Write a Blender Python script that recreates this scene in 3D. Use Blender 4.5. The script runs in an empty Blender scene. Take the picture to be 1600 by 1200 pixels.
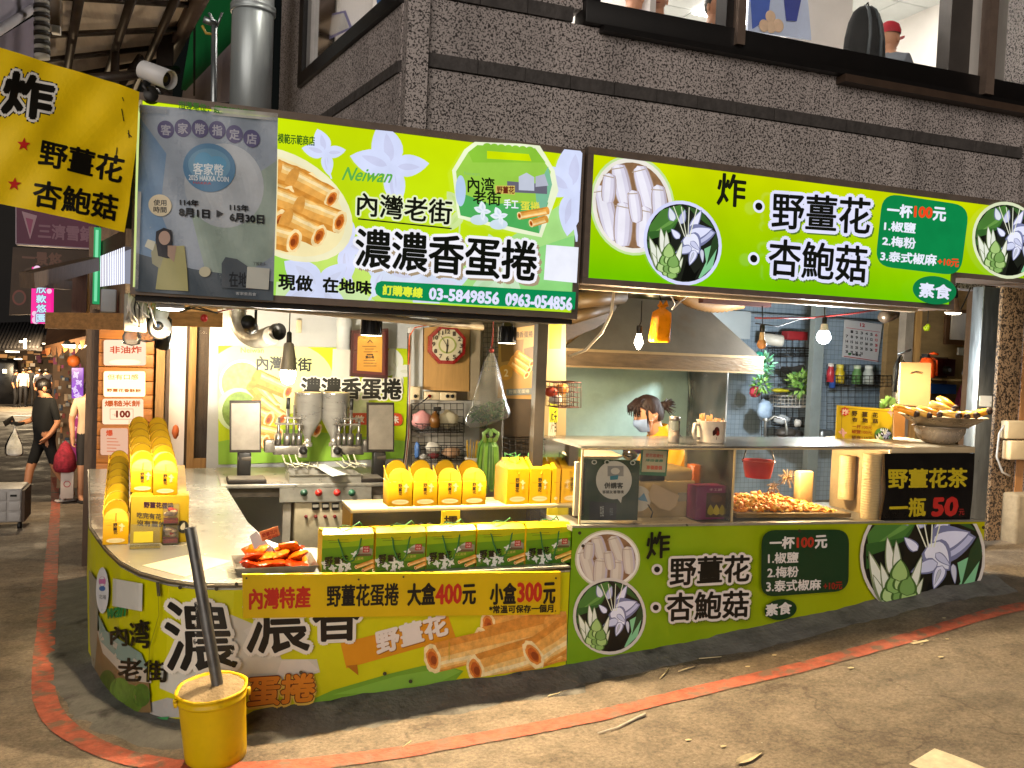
import bpy, bmesh, math, random
from math import sin, cos, tan, pi, radians, sqrt, atan2
from mathutils import Vector as V, Matrix, Euler
random.seed(7)
SC = bpy.context.scene
COL = SC.collection
# ------------------------------------------------------------------ camera
FPX, TH, PH, RO, CZ = 1400., radians(20.7), radians(2.25), radians(2.4), 1.7
FW = V((sin(TH)*cos(PH), cos(TH)*cos(PH), -sin(PH)))
R0 = V((cos(TH), -sin(TH), 0)); U0 = R0.cross(FW)
RT = R0*cos(RO)+U0*sin(RO); UP = U0*cos(RO)-R0*sin(RO)
EYE = V((0, 0, CZ))
cam = bpy.data.cameras.new('camera'); camo = bpy.data.objects.new('camera', cam); COL.objects.link(camo)
cam.sensor_width = 36; cam.lens = 36*FPX/1600; cam.clip_start = .05; cam.clip_end = 400
camo.matrix_world = Matrix(((RT.x, UP.x, -FW.x, 0), (RT.y, UP.y, -FW.y, 0), (RT.z, UP.z, -FW.z, CZ), (0, 0, 0, 1)))
SC.camera = camo
# ------------------------------------------------------------------ night sky and the soft glow of the street
wd = bpy.data.worlds.new('World'); SC.world = wd; wd.use_nodes = True
wn = wd.node_tree; bg = wn.nodes['Background']
sky = wn.nodes.new('ShaderNodeTexSky'); sky.sky_type = 'NISHITA'; sky.sun_disc = False
sky.sun_elevation = radians(1.0); sky.sun_rotation = radians(200)
wn.links.new(sky.outputs[0], bg.inputs[0]); bg.inputs[1].default_value = .004
sun = bpy.data.lights.new('street_glow', 'SUN'); sun.energy = 2.05; sun.angle = radians(50); sun.color = (1, .9, .81)
suno = bpy.data.objects.new('street_glow', sun); COL.objects.link(suno)
suno.rotation_euler = (V((.6, 1, -.32))).to_track_quat('-Z', 'Y').to_euler()
SC.view_settings.view_transform = 'Standard'; SC.view_settings.look = 'None'
SC.view_settings.exposure = 0.0; SC.view_settings.gamma = 1
try:
 SC.cycles.use_denoising = True; SC.cycles.max_bounces = 8; SC.cycles.transparent_max_bounces = 24
 SC.cycles.sample_clamp_indirect = 4; SC.cycles.caustics_reflective = False; SC.cycles.caustics_refractive = False
except Exception: pass
# ------------------------------------------------------------------ pixel -> point on a known surface
def ray(x, y): return FW+RT*((x-800)/FPX)+UP*((600-y)/FPX)
def PY(x, y, Y): d = ray(x, y); return EYE+d*(Y/d.y)
def PX(x, y, X): d = ray(x, y); return EYE+d*(X/d.x)
def PZ(x, y, z): d = ray(x, y); return EYE+d*((z-CZ)/d.z)
def sstep(a, b, x):
 t = min(1, max(0, (x-a)/(b-a))); return t*t*(3-2*t)
HX = [(-20, -.42), (-6, -.2), (-1, -.1), (.2, -.075), (.55, -.06), (1.27, -.02), (1.9, .005), (3.1, .12), (4.485, .3), (6.2, .375), (9, .6), (20, 1.3)]
def gz(x, y, pit=True):
 h = HX[-1][1]
 for (a, ha), (b, hb) in zip(HX, HX[1:]):
  if x < b:
   t = max(0, (x-a)/(b-a)); h = ha+(hb-ha)*t; break
 w = 1-sstep(0, 2.5, x)
 h -= .06*w*(max(0, min(y, 15)-4.2)+.5*max(0, y-15))+.03*w*max(0, min(y, 4.2)-4.2)
 if pit:
  m = sstep(.25, .6, x)*(1-sstep(4.5, 4.9, x))*sstep(4.3, 4.5, y)*(1-sstep(8.0, 8.4, y))
  h = h*(1-m)-.14*m
 return h
def G(x, y):
 d = ray(x, y); t = 3.
 if d.z > -.001: t = 30.
 for _ in range(40):
  p = EYE+d*t; t = t+((gz(p.x, p.y, False)-p.z)/d.z-0)*.7
 return EYE+d*t
def lerp(a, b, t): return a+(b-a)*t
# ------------------------------------------------------------------ materials
def lin(c):
 c /= 255.; return c/12.92 if c <= .04045 else ((c+.055)/1.055)**2.4
def C(h):
 h = h.lstrip('#'); return (lin(int(h[0:2], 16)), lin(int(h[2:4], 16)), lin(int(h[4:6], 16)), 1)
_m = {}
def mat(name, col, rough=.6, metal=0., var=.12, vs=6., bump=0., bs=40., emit=None, es=1., spec=.4, trans=0., stretch=None, dirt=None):
 """Principled surface whose colour is broken up by two noises; optional bump and grime."""
 if name in _m: return _m[name]
 m = bpy.data.materials.new(name); m.use_nodes = True; nt = m.node_tree; N = nt.nodes; L = nt.links
 p = N['Principled BSDF']; c = C(col) if isinstance(col, str) else (*col, 1)
 tc = N.new('ShaderNodeTexCoord'); src = tc.outputs['Object']
 if stretch:
  mp = N.new('ShaderNodeMapping'); mp.inputs['Scale'].default_value = stretch; L.new(src, mp.inputs[0]); src = mp.outputs[0]
 n1 = N.new('ShaderNodeTexNoise'); n1.inputs['Scale'].default_value = vs; n1.inputs['Detail'].default_value = 6; n1.inputs['Roughness'].default_value = .65; L.new(src, n1.inputs['Vector'])
 mr = N.new('ShaderNodeMapRange'); mr.inputs[1].default_value = .3; mr.inputs[2].default_value = .7; mr.inputs[3].default_value = 1-var; mr.inputs[4].default_value = 1+var
 L.new(n1.outputs[0], mr.inputs[0])
 mx = N.new('ShaderNodeMix'); mx.data_type = 'RGBA'; mx.blend_type = 'MULTIPLY'; mx.inputs[0].default_value = 1; mx.inputs[6].default_value = c
 L.new(mr.outputs[0], mx.inputs[7]); out = mx.outputs[2]
 if dirt:
  n2 = N.new('ShaderNodeTexNoise'); n2.inputs['Scale'].default_value = dirt[2]; n2.inputs['Detail'].default_value = 8; L.new(src, n2.inputs['Vector'])
  r2 = N.new('ShaderNodeMapRange'); r2.inputs[1].default_value = dirt[1]; r2.inputs[2].default_value = dirt[1]+.12; L.new(n2.outputs[0], r2.inputs[0])
  m2 = N.new('ShaderNodeMix'); m2.data_type = 'RGBA'; m2.inputs[7].default_value = C(dirt[0]); L.new(out, m2.inputs[6]); L.new(r2.outputs[0], m2.inputs[0]); out = m2.outputs[2]
 L.new(out, p.inputs['Base Color'])
 p.inputs['Roughness'].default_value = rough; p.inputs['Metallic'].default_value = metal
 p.inputs['Specular IOR Level'].default_value = spec
 if metal > .5 or rough < .4:
  r3 = N.new('ShaderNodeMapRange'); r3.inputs[1].default_value = .3; r3.inputs[2].default_value = .7; r3.inputs[3].default_value = rough*.75; r3.inputs[4].default_value = min(1, rough*1.35)
  L.new(n1.outputs[0], r3.inputs[0]); L.new(r3.outputs[0], p.inputs['Roughness'])
 if bump:
  nb = N.new('ShaderNodeTexNoise'); nb.inputs['Scale'].default_value = bs; nb.inputs['Detail'].default_value = 5; L.new(src, nb.inputs['Vector'])
  b = N.new('ShaderNodeBump'); b.inputs['Strength'].default_value = bump; b.inputs['Distance'].default_value = .01; L.new(nb.outputs[0], b.inputs['Height']); L.new(b.outputs[0], p.inputs['Normal'])
 if emit:
  p.inputs['Emission Color'].default_value = C(emit); p.inputs['Emission Strength'].default_value = es
 if trans: p.inputs['Transmission Weight'].default_value = trans
 _m[name] = m; return m
def em(h, k=1., noise=None):
 """Backlit print or a lamp: gives off its own light."""
 key = ('em', h, k, noise)
 if key in _m: return _m[key]
 m = bpy.data.materials.new('lit_'+h.strip('#')); m.use_nodes = True; nt = m.node_tree; N = nt.nodes; L = nt.links
 N.clear(); o = N.new('ShaderNodeOutputMaterial'); e = N.new('ShaderNodeEmission'); e.inputs[1].default_value = k; e.inputs[0].default_value = C(h)
 if noise or k == 1.:
  sc, am = noise or (9., .07)
  tc = N.new('ShaderNodeTexCoord'); n1 = N.new('ShaderNodeTexNoise'); n1.inputs['Scale'].default_value = sc; n1.inputs['Detail'].default_value = 5; L.new(tc.outputs['Object'], n1.inputs['Vector'])
  mr = N.new('ShaderNodeMapRange'); mr.inputs[1].default_value = .3; mr.inputs[2].default_value = .7; mr.inputs[3].default_value = k*(1-am); mr.inputs[4].default_value = k*(1+am); L.new(n1.outputs[0], mr.inputs[0]); L.new(mr.outputs[0], e.inputs[1])
 gl = N.new('ShaderNodeBsdfGlossy'); gl.inputs['Roughness'].default_value = .25; gl.inputs[0].default_value = (.03, .03, .03, 1)
 ad = N.new('ShaderNodeAddShader'); L.new(e.outputs[0], ad.inputs[0]); L.new(gl.outputs[0], ad.inputs[1]); L.new(ad.outputs[0], o.inputs[0])
 m.cycles.emission_sampling = 'NONE' if k == 1. else 'AUTO'
 _m[key] = m; return m
def pr(h):
 if h.endswith('~'): return mat('print_'+h[1:], h[:-1], .5, 0, .28, 26)
 return mat('print_'+h[1:], h, .42, 0, .06, 5)
def clear(name, tint='#ffffff', dirt=.06, rough=.08, var=0., ior=1.3):
 """Acrylic / glass / thin plastic film: see-through with a dusty film and a gloss."""
 if name in _m: return _m[name]
 m = bpy.data.materials.new(name); m.use_nodes = True; nt = m.node_tree; N = nt.nodes; L = nt.links; N.clear()
 o = N.new('ShaderNodeOutputMaterial'); t = N.new('ShaderNodeBsdfTransparent'); t.inputs[0].default_value = C(tint)
 d = N.new('ShaderNodeBsdfDiffuse'); d.inputs[0].default_value = (.75, .74, .7, 1)
 g = N.new('ShaderNodeBsdfGlossy'); g.inputs['Roughness'].default_value = rough
 m1 = N.new('ShaderNodeMixShader'); m2 = N.new('ShaderNodeMixShader'); fr = N.new('ShaderNodeFresnel'); fr.inputs[0].default_value = ior
 tc = N.new('ShaderNodeTexCoord'); n1 = N.new('ShaderNodeTexNoise'); n1.inputs['Scale'].default_value = 5; n1.inputs['Detail'].default_value = 7; L.new(tc.outputs['Object'], n1.inputs['Vector'])
 mr = N.new('ShaderNodeMapRange'); mr.inputs[1].default_value = .35; mr.inputs[2].default_value = .75; mr.inputs[3].default_value = dirt*.5; mr.inputs[4].default_value = dirt*1.8+var; L.new(n1.outputs[0], mr.inputs[0])
 L.new(mr.outputs[0], m1.inputs[0]); L.new(t.outputs[0], m1.inputs[1]); L.new(d.outputs[0], m1.inputs[2])
 L.new(fr.outputs[0], m2.inputs[0]); L.new(m1.outputs[0], m2.inputs[1]); L.new(g.outputs[0], m2.inputs[2]); L.new(m2.outputs[0], o.inputs[0])
 _m[name] = m; return m
def granite(name, light, dark, sc=46., th=.5, coord='Object'):
 if name in _m: return _m[name]
 m = bpy.data.materials.new(name); m.use_nodes = True; nt = m.node_tree; N = nt.nodes; L = nt.links; p = N['Principled BSDF']
 tc = N.new('ShaderNodeTexCoord'); n = N.new('ShaderNodeTexNoise'); n.inputs['Scale'].default_value = sc; n.inputs['Detail'].default_value = 1.5; n.inputs['Distortion'].default_value = .7; L.new(tc.outputs[coord], n.inputs['Vector'])
 cr = N.new('ShaderNodeValToRGB'); cr.color_ramp.elements[0].position = th-.05; cr.color_ramp.elements[0].color = C(dark); cr.color_ramp.elements[1].position = th+.02; cr.color_ramp.elements[1].color = C(light); L.new(n.outputs[0], cr.inputs[0])
 n2 = N.new('ShaderNodeTexNoise'); n2.inputs['Scale'].default_value = 1.3; n2.inputs['Detail'].default_value = 7; mp = N.new('ShaderNodeMapping'); mp.inputs['Scale'].default_value = (3.2, 3.2, .5); L.new(tc.outputs[coord], mp.inputs[0]); L.new(mp.outputs[0], n2.inputs['Vector'])
 mr = N.new('ShaderNodeMapRange'); mr.inputs[1].default_value = .3; mr.inputs[2].default_value = .7; mr.inputs[3].default_value = .76; mr.inputs[4].default_value = 1.14; L.new(n2.outputs[0], mr.inputs[0])
 mx = N.new('ShaderNodeMix'); mx.data_type = 'RGBA'; mx.blend_type = 'MULTIPLY'; mx.inputs[0].default_value = 1; L.new(cr.outputs[0], mx.inputs[6]); L.new(mr.outputs[0], mx.inputs[7])
 L.new(mx.outputs[2], p.inputs[0]); p.inputs['Roughness'].default_value = .55
 b = N.new('ShaderNodeBump'); b.inputs['Strength'].default_value = .25; b.inputs['Distance'].default_value = .004; L.new(n.outputs[0], b.inputs['Height']); L.new(b.outputs[0], p.inputs['Normal'])
 _m[name] = m; return m
# ------------------------------------------------------------------ mesh builder
class MB:
 def __init__(s): s.v = []; s.f = []; s.mi = []; s.ms = []; s.sm = []
 def mat(s, m):
  if m not in s.ms: s.ms.append(m)
  return s.ms.index(m)
 def add(s, vs, fs, m, smooth=False):
  o = len(s.v); s.v += [tuple(v) for v in vs]; k = s.mat(m)
  for f in fs: s.f.append(tuple(i+o for i in f)); s.mi.append(k); s.sm.append(smooth)
  return s
 def box(s, lo, hi, m, rot=None, bev=0.):
  lo, hi = V(lo), V(hi); c = (lo+hi)/2; h = (hi-lo)/2
  if bev:
   bm = bmesh.new(); bmesh.ops.create_cube(bm, size=2)
   for v in bm.verts: v.co = V((v.co.x*h.x, v.co.y*h.y, v.co.z*h.z))
   bmesh.ops.bevel(bm, geom=bm.edges[:], offset=min(bev, min(h)*.9), segments=2, affect='EDGES', profile=.5)
   vs = [v.co.copy() for v in bm.verts]; bm.verts.index_update(); fs = [[v.index for v in f.verts] for f in bm.faces]; bm.free()
  else:
   vs = [V((x*h.x, y*h.y, z*h.z)) for x in (-1, 1) for y in (-1, 1) for z in (-1, 1)]
   fs = [(0, 1, 3, 2), (4, 6, 7, 5), (0, 4, 5, 1), (2, 3, 7, 6), (0, 2, 6, 4), (1, 5, 7, 3)]
  if rot is not None: vs = [rot @ v for v in vs]
  return s.add([v+c for v in vs], fs, m, bool(bev))
 def quad(s, a, b, c, d, m): return s.add([a, b, c, d], [(0, 1, 2, 3)], m)
 def slab(s, pts, off, m):
  """closed prism: polygon pts pushed along off"""
  n = len(pts); off = V(off); vs = [V(p) for p in pts]+[V(p)+off for p in pts]
  fs = [tuple(range(n)), tuple(range(2*n-1, n-1, -1))]+[(i, i+n, (i+1) % n+n, (i+1) % n) for i in range(n)]
  return s.add(vs, fs, m)
 def tube(s, pts, r, m, n=8, cap=True):
  pts = [V(p) for p in pts]; rs = r if isinstance(r, (list, tuple)) else [r]*len(pts); vs = []; fs = []
  prev = None
  for i, p in enumerate(pts):
   a = pts[max(0, i-1)]; b = pts[min(len(pts)-1, i+1)]; d = (b-a).normalized()
   if prev is None:
    u = d.orthogonal().normalized()
   else:
    u = (prev-d*prev.dot(d)); u = u.normalized() if u.length > 1e-6 else d.orthogonal().normalized()
   prev = u; w = d.cross(u)
   vs += [p+(u*cos(2*pi*k/n)+w*sin(2*pi*k/n))*rs[i] for k in range(n)]
  for i in range(len(pts)-1):
   fs += [(i*n+k, i*n+(k+1) % n, (i+1)*n+(k+1) % n, (i+1)*n+k) for k in range(n)]
  if cap: fs += [tuple(range(n-1, -1, -1)), tuple(range((len(pts)-1)*n, len(pts)*n))]
  return s.add(vs, fs, m, True)
 def lathe(s, prof, c, m, n=24, axis=None, smooth=True):
  """prof: (r, h) list turned about an axis through c"""
  c = V(c); ax = V(axis).normalized() if axis is not None else V((0, 0, 1)); u = ax.orthogonal().normalized() if axis is not None else V((1, 0, 0)); w = ax.cross(u)
  vs = []; fs = []
  for r, h in prof: vs += [c+ax*h+(u*cos(2*pi*k/n)+w*sin(2*pi*k/n))*max(r, 1e-4) for k in range(n)]
  for i in range(len(prof)-1): fs += [(i*n+k, i*n+(k+1) % n, (i+1)*n+(k+1) % n, (i+1)*n+k) for k in range(n)]
  return s.add(vs, fs, m, smooth)
 def ball(s, c, r, m, nu=14, nv=10, rot=None):
  r = V(r) if not isinstance(r, (int, float)) else V((r, r, r)); c = V(c); vs = []; fs = []
  for j in range(nv+1):
   a = -pi/2+pi*j/nv
   for k in range(nu):
    v = V((cos(a)*cos(2*pi*k/nu)*r.x, cos(a)*sin(2*pi*k/nu)*r.y, sin(a)*r.z))
    if rot is not None: v = rot @ v
    vs.append(c+v)
  for j in range(nv): fs += [(j*nu+k, j*nu+(k+1) % nu, (j+1)*nu+(k+1) % nu, (j+1)*nu+k) for k in range(nu)]
  return s.add(vs, fs, m, True)
 def mesh(s, name):
  me = bpy.data.meshes.new(name); me.from_pydata(s.v, [], s.f)
  for m in s.ms: me.materials.append(m)
  me.polygons.foreach_set('material_index', s.mi); me.polygons.foreach_set('use_smooth', s.sm); me.update()
  return me
 def build(s, name, parent=None, label=None):
  me = s.mesh(name); o = bpy.data.objects.new(name, me); COL.objects.link(o)
  if parent is not None:
   o.parent = parent
   q = parent; off = V((0, 0, 0))
   while q is not None: off += q.location; q = q.parent
   o.location = -off if parent.get('world_parts', 1) else V((0, 0, 0))
  if label: o['label'] = label
  return o
 def thing(s, name, label, cat, group=None, kind=None):
  """one-mesh thing; its origin goes to the middle of its base"""
  if s.v:
   lo = [min(v[i] for v in s.v) for i in range(3)]; hi = [max(v[i] for v in s.v) for i in range(3)]
   c = V(((lo[0]+hi[0])/2, (lo[1]+hi[1])/2, lo[2])); s.v = [tuple(V(v)-c) for v in s.v]
  else: c = V((0, 0, 0))
  o = s.build(name); o.location = c; tag(o, label, cat, group, kind); return o
def tag(o, label=None, cat=None, group=None, kind=None):
 if label: o['label'] = label
 if cat: o['category'] = cat
 if group: o['group'] = group
 if kind: o['kind'] = kind
 return o
def thing(name, label, cat, loc=(0, 0, 0), group=None):
 o = bpy.data.objects.new(name, None); COL.objects.link(o); o.location = loc; o.empty_display_size = .1
 return tag(o, label, cat, group)
def kids(o): return [c for c in bpy.data.objects if c.parent == o]
def dup(o, loc=None, rz=None, label=None, parent=None, sc=None):
 c = o.copy(); COL.objects.link(c)
 if parent is not None: c.parent = parent
 if loc is not None: c.location = loc
 if rz is not None: c.rotation_euler = (0, 0, rz)
 if sc is not None: c.scale = (sc, sc, sc)
 if label: c['label'] = label
 for k in kids(o): dup(k, parent=c)
 return c
# ------------------------------------------------------------------ printing on surfaces
class Plane:
 """a flat or rippled sheet: pixel -> point on the sheet, lifted by off towards the viewer's side"""
 curved = False
 def __init__(s, p, n, wave=None): s.p = V(p); s.n = V(n).normalized(); s.wave = wave; s.curved = wave is not None; s.step = 14
 def at(s, x, y, off=0.):
  d = ray(x, y); t = (s.p-EYE).dot(s.n)/d.dot(s.n); q = EYE+d*t
  return q+s.n*(off+(s.wave(q) if s.wave else 0.))
class Wall:
 """an upright sheet that follows a plan polyline"""
 curved = True; step = 10
 def __init__(s, pl):
  s.pl = [V((a, b, 0)) for a, b in pl]; s.nm = []
  for a, b in zip(s.pl, s.pl[1:]):
   d = (b-a).normalized(); n = V((d.y, -d.x, 0)); s.nm.append(n if n.y < 0 or n.x < 0 else -n)
  s.vn = [s.nm[0]]+[(s.nm[i]+s.nm[i+1]).normalized() for i in range(len(s.nm)-1)]+[s.nm[-1]]
 def at(s, x, y, off=0.):
  d = ray(x, y); best = None
  for i, (a, b) in enumerate(zip(s.pl, s.pl[1:])):
   e = b-a; den = d.x*e.y-d.y*e.x
   if abs(den) < 1e-9: continue
   t = (a.x*e.y-a.y*e.x)/den; u = (a.x*d.y-a.y*d.x)/den
   lo = -9 if i == 0 else -1e-3; hi = 9 if i == len(s.pl)-2 else 1.001
   if t > 0 and lo <= u <= hi and (best is None or t < best[0]): best = (t, u, i)
  t, u, i = best; u = min(1, max(0, u)) if 0 < i < len(s.pl)-2 else u
  n = s.vn[i].lerp(s.vn[i+1], min(1, max(0, u))).normalized()
  return EYE+d*t+n*off
_g = {}
def glyphs(body):
 if body in _g: return _g[body]
 c = bpy.data.curves.new('lettering', 'FONT'); c.body = body; c.resolution_u = 2; c.fill_mode = 'FRONT'
 o = bpy.data.objects.new('lettering', c); me = o.to_mesh()
 vs = [(v.co.x, v.co.y) for v in me.vertices]; fs = [tuple(p.vertices) for p in me.polygons]; o.to_mesh_clear()
 bpy.data.objects.remove(o); bpy.data.curves.remove(c)
 x0, x1 = min(v[0] for v in vs), max(v[0] for v in vs); y0, y1 = min(v[1] for v in vs), max(v[1] for v in vs)
 r = ([((x-x0)/(x1-x0), (y-y0)/max(1e-6, y1-y0)) for x, y in vs], fs); _g[body] = r; return r
def clip_poly(pts, cl):
 """keep the part of a polygon inside the convex outline cl"""
 ar = sum(cl[i][0]*cl[(i+1) % len(cl)][1]-cl[(i+1) % len(cl)][0]*cl[i][1] for i in range(len(cl)))
 sg = 1 if ar > 0 else -1
 for i in range(len(cl)):
  (ax, ay), (bx, by) = cl[i], cl[(i+1) % len(cl)]; out = []
  f = lambda p: sg*((bx-ax)*(p[1]-ay)-(by-ay)*(p[0]-ax))
  for j in range(len(pts)):
   p, q = pts[j], pts[(j+1) % len(pts)]; fp, fq = f(p), f(q)
   if fp >= 0: out.append(p)
   if (fp >= 0) != (fq >= 0):
    t = fp/(fp-fq); out.append((p[0]+(q[0]-p[0])*t, p[1]+(q[1]-p[1])*t))
  pts = out
  if len(pts) < 3: return []
 return pts
class Draw:
 def __init__(s, surf, lit=False, clip=None, base=.0015, step=.0002): s.s = surf; s.lit = lit; s.clip = clip; s.o = base; s.st = step; s.mb = MB()
 def m(s, h):
  if not isinstance(h, str): return h
  if s.lit: return em(h[:-1], 1., (24., .22)) if h.endswith('~') else em(h)
  return pr(h)
 def _put(s, vs, fs, m, off):
  if s.s.curved:
   bm = bmesh.new(); bv = [bm.verts.new((x, y, 0)) for x, y in vs]
   for f in fs:
    try: bm.faces.new([bv[i] for i in f])
    except ValueError: pass
   bmesh.ops.triangulate(bm, faces=bm.faces[:])
   for _ in range(5):
    lg = [e for e in bm.edges if e.calc_length() > s.s.step]
    if not lg: break
    bmesh.ops.subdivide_edges(bm, edges=lg, cuts=1); bmesh.ops.triangulate(bm, faces=[f for f in bm.faces if len(f.verts) > 3])
   bm.verts.index_update(); vs = [(v.co.x, v.co.y) for v in bm.verts]; fs = [[v.index for v in f.verts] for f in bm.faces]; bm.free()
  s.mb.add([s.s.at(x, y, off) for x, y in vs], fs, m)
 def poly(s, pts, col):
  pts = list(pts)
  if s.clip: pts = clip_poly(pts, s.clip)
  if len(pts) < 3: return s
  s.o += s.st; s._put(pts, [tuple(range(len(pts)))], s.m(col), s.o); return s
 def ell(s, cx, cy, rx, ry, col, sh=0., n=36, rot=0.):
  P = []
  for k in range(n):
   a = 2*pi*k/n; x, y = rx*cos(a), ry*sin(a); x, y = x*cos(rot)-y*sin(rot), x*sin(rot)+y*cos(rot); P.append((cx+x, cy+y+sh*x))
  return s.poly(P, col)
 def line(s, a, b, w, col):
  dx, dy = b[0]-a[0], b[1]-a[1]; l = math.hypot(dx, dy) or 1; nx, ny = -dy/l*w/2, dx/l*w/2
  return s.poly([(a[0]+nx, a[1]+ny), (b[0]+nx, b[1]+ny), (b[0]-nx, b[1]-ny), (a[0]-nx, a[1]-ny)], col)
 def path(s, pts, w, col):
  for a, b in zip(pts, pts[1:]): s.line(a, b, w, col)
  return s
 def rrect(s, tl, tr, brr, bl, r, col):
  P = []; q = [tl, tr, brr, bl]
  for i in range(4):
   c = q[i]; a = q[i-1]; b = q[(i+1) % 4]
   da = math.hypot(a[0]-c[0], a[1]-c[1]); db = math.hypot(b[0]-c[0], b[1]-c[1]); ra = min(r, da/2)/da; rb = min(r, db/2)/db
   p0 = (c[0]+(a[0]-c[0])*ra, c[1]+(a[1]-c[1])*ra); p1 = (c[0]+(b[0]-c[0])*rb, c[1]+(b[1]-c[1])*rb)
   for k in range(7):
    t = k/6; P.append(((1-t)**2*p0[0]+2*t*(1-t)*c[0]+t*t*p1[0], (1-t)**2*p0[1]+2*t*(1-t)*c[1]+t*t*p1[1]))
  return s.poly(P, col)
 def text(s, body, tl, tr, brr, bl, col, bold=0., outline=None, shadow=None, slant=0.):
  vs, fs = glyphs(body)
  q = []
  for u, v in vs:
   u2 = u+slant*v; t = (tl[0]+(tr[0]-tl[0])*u2, tl[1]+(tr[1]-tl[1])*u2); b = (bl[0]+(brr[0]-bl[0])*u2, bl[1]+(brr[1]-bl[1])*u2)
   q.append((b[0]+(t[0]-b[0])*v, b[1]+(t[1]-b[1])*v))
  def lay(dx, dy, c): s.o += s.st*.12; s._put([(x+dx, y+dy) for x, y in q], fs, s.m(c), s.o)
  if shadow:
   c, dx, dy, w = shadow; s.o += s.st
   for k in range(8): lay(dx+w*cos(k*pi/4), dy+w*sin(k*pi/4), c)
  if outline:
   c, w = outline; s.o += s.st
   for k in range(12): lay(w*cos(k*pi/6), w*sin(k*pi/6), c)
   for k in range(6): lay(w*.5*cos(k*pi/3), w*.5*sin(k*pi/3), c)
  s.o += s.st
  if bold:
   for k in range(6): lay(bold*cos(k*pi/3), bold*sin(k*pi/3), col)
  lay(0, 0, col); return s
 def txt(s, body, x0, y0, x1, y1, col, sl=0., sl2=None, **k):
  """axis box with slopes sl (top) and sl2 (foot)"""
  sl2 = sl if sl2 is None else sl2; w = x1-x0
  return s.text(body, (x0, y0), (x1, y0+sl*w), (x1, y1+sl2*w), (x0, y1), col, **k)
 def petal(s, b, t, w, col, bulge=.6):
  dx, dy = t[0]-b[0], t[1]-b[1]; P = []
  for k in range(9):
   u = k/8; h = w*sin(pi*u**bulge)**.8 if 0 < u < 1 else 0; P.append((b[0]+dx*u-dy*h, b[1]+dy*u+dx*h))
  for k in range(8, 0, -1):
   u = k/8; h = w*sin(pi*u**bulge)**.8 if 0 < u < 1 else 0; P.append((b[0]+dx*u+dy*h, b[1]+dy*u-dx*h))
  return s.poly(P, col)
 def build(s, name, parent=None, label=None): return s.mb.build(name, parent, label)
def opetal(D, b, t, w, c, line):
 D.petal((b[0]-(t[0]-b[0])*.03, b[1]-(t[1]-b[1])*.03), (t[0]+(t[0]-b[0])*.06, t[1]+(t[1]-b[1])*.06), w*1.22, line); D.petal(b, t, w, c)
def flower_pic(D, cx, cy, rx, ry, sh=0., rim='#d9dcff', dk='#20231b', k=.92):
 def M(a, b):
  r = math.hypot(a, b)
  if r > k: a, b = a*k/r, b*k/r
  return (cx+rx*a, cy+ry*b+sh*rx*a)
 D.ell(cx, cy, rx, ry, rim, sh); D.ell(cx, cy, rx*k, ry*k, dk, sh)
 P = lambda pts, c: D.poly([M(*p) for p in pts], c)
 P([(-.9, -.35), (-.55, -.75), (-.05, -.9), (.1, -.75), (-.3, -.3), (-.85, -.05)], '#4a7a34'); P([(-.85, -.12), (-.3, -.42), (.1, -.75), (-.2, -.6)], '#6a9a48')
 P([(-.9, -.2), (-.3, -.3), (-.1, -.55), (-.2, -.35), (-.6, .1), (-.9, .2)], '#35602a')
 P([(.55, .1), (.95, -.1), (.9, .6), (.5, .9), (.4, .8), (.6, .4)], '#86c795')
 P([(.1, -.9), (.5, -.8), (.85, -.4), (.6, -.5), (.3, -.7)], '#3a5c2c')
 P([(.75, -.1), (.95, -.35), (.95, 0), (.6, .5)], '#2c4426'); P([(-.05, .9), (.1, .4), (.3, .7), (.45, .55), (.3, .9)], '#0e0f0b'); P([(-.9, .0), (-.6, -.1), (-.3, -.25), (-.3, .0), (-.7, .4)], '#12140e')
 for b, t, w, c in [((-.05, -.45), (.05, -.78), .22, '#c8cce8'), ((.2, -.3), (.5, -.85), .16, '#e9e9ff'), ((.12, -.15), (.8, -.3), .36, '#c4c8ea'), ((.15, -.18), (.72, -.38), .26, '#e4e6ff'),
                       ((.1, -.2), (.4, .2), .4, '#eceeff'), ((.2, -.05), (.42, .14), .2, '#cfd2ee'), ((.22, .1), (-.18, .24), .24, '#d4d8f4'), ((.3, .15), (.17, .5), .24, '#e6e8ff'), ((.27, .2), (.18, .44), .1, '#c8ccd8'), ((.47, .12), (.5, .42), .14, '#d2d4e4'),
                       ((-.1, -.1), (-.3, -.3), .25, '#e8eaff'), ((-.25, -.5), (-.35, -.8), .25, '#dfe6ee')]:
  opetal(D, M(*b), M(*t), w*.9, c, '#7c80a6')
 for a in (-.3, -.1, .1, .3): D.line(M(.1+a*.2, -.15), M(.05+a, -.85), max(.8, rx*.02), '#eef0d8')
 for a, t in ((-.6, (-.86, -.05)), (-.62, (-.8, .3)), (-.5, (-.68, .12))): opetal(D, M(a, .75), M(*t), .11, '#e8ecdc', '#7d8a62')
 opetal(D, M(-.5, .3), M(-.58, -.3), .11, '#f0f2e6', '#7d8a62'); opetal(D, M(-.42, .3), M(-.44, -.24), .11, '#e6eadc', '#7d8a62'); opetal(D, M(-.2, .55), M(-.04, .0), .1, '#eef0e0', '#7d8a62'); opetal(D, M(-.18, .75), M(-.02, .35), .1, '#e2e6d0', '#7d8a62')
 for i, (a, b) in enumerate([(-.45, .75), (-.32, .8), (-.55, .6), (-.38, .62), (-.25, .62), (-.48, .45), (-.36, .42), (-.28, .48), (-.4, .25)]):
  opetal(D, M(a, b+.13), M(a+.02, b-.2), .36, ['#a8c97a', '#8fb866', '#bcd890', '#7da558'][i % 4], '#4c6c30')
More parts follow.
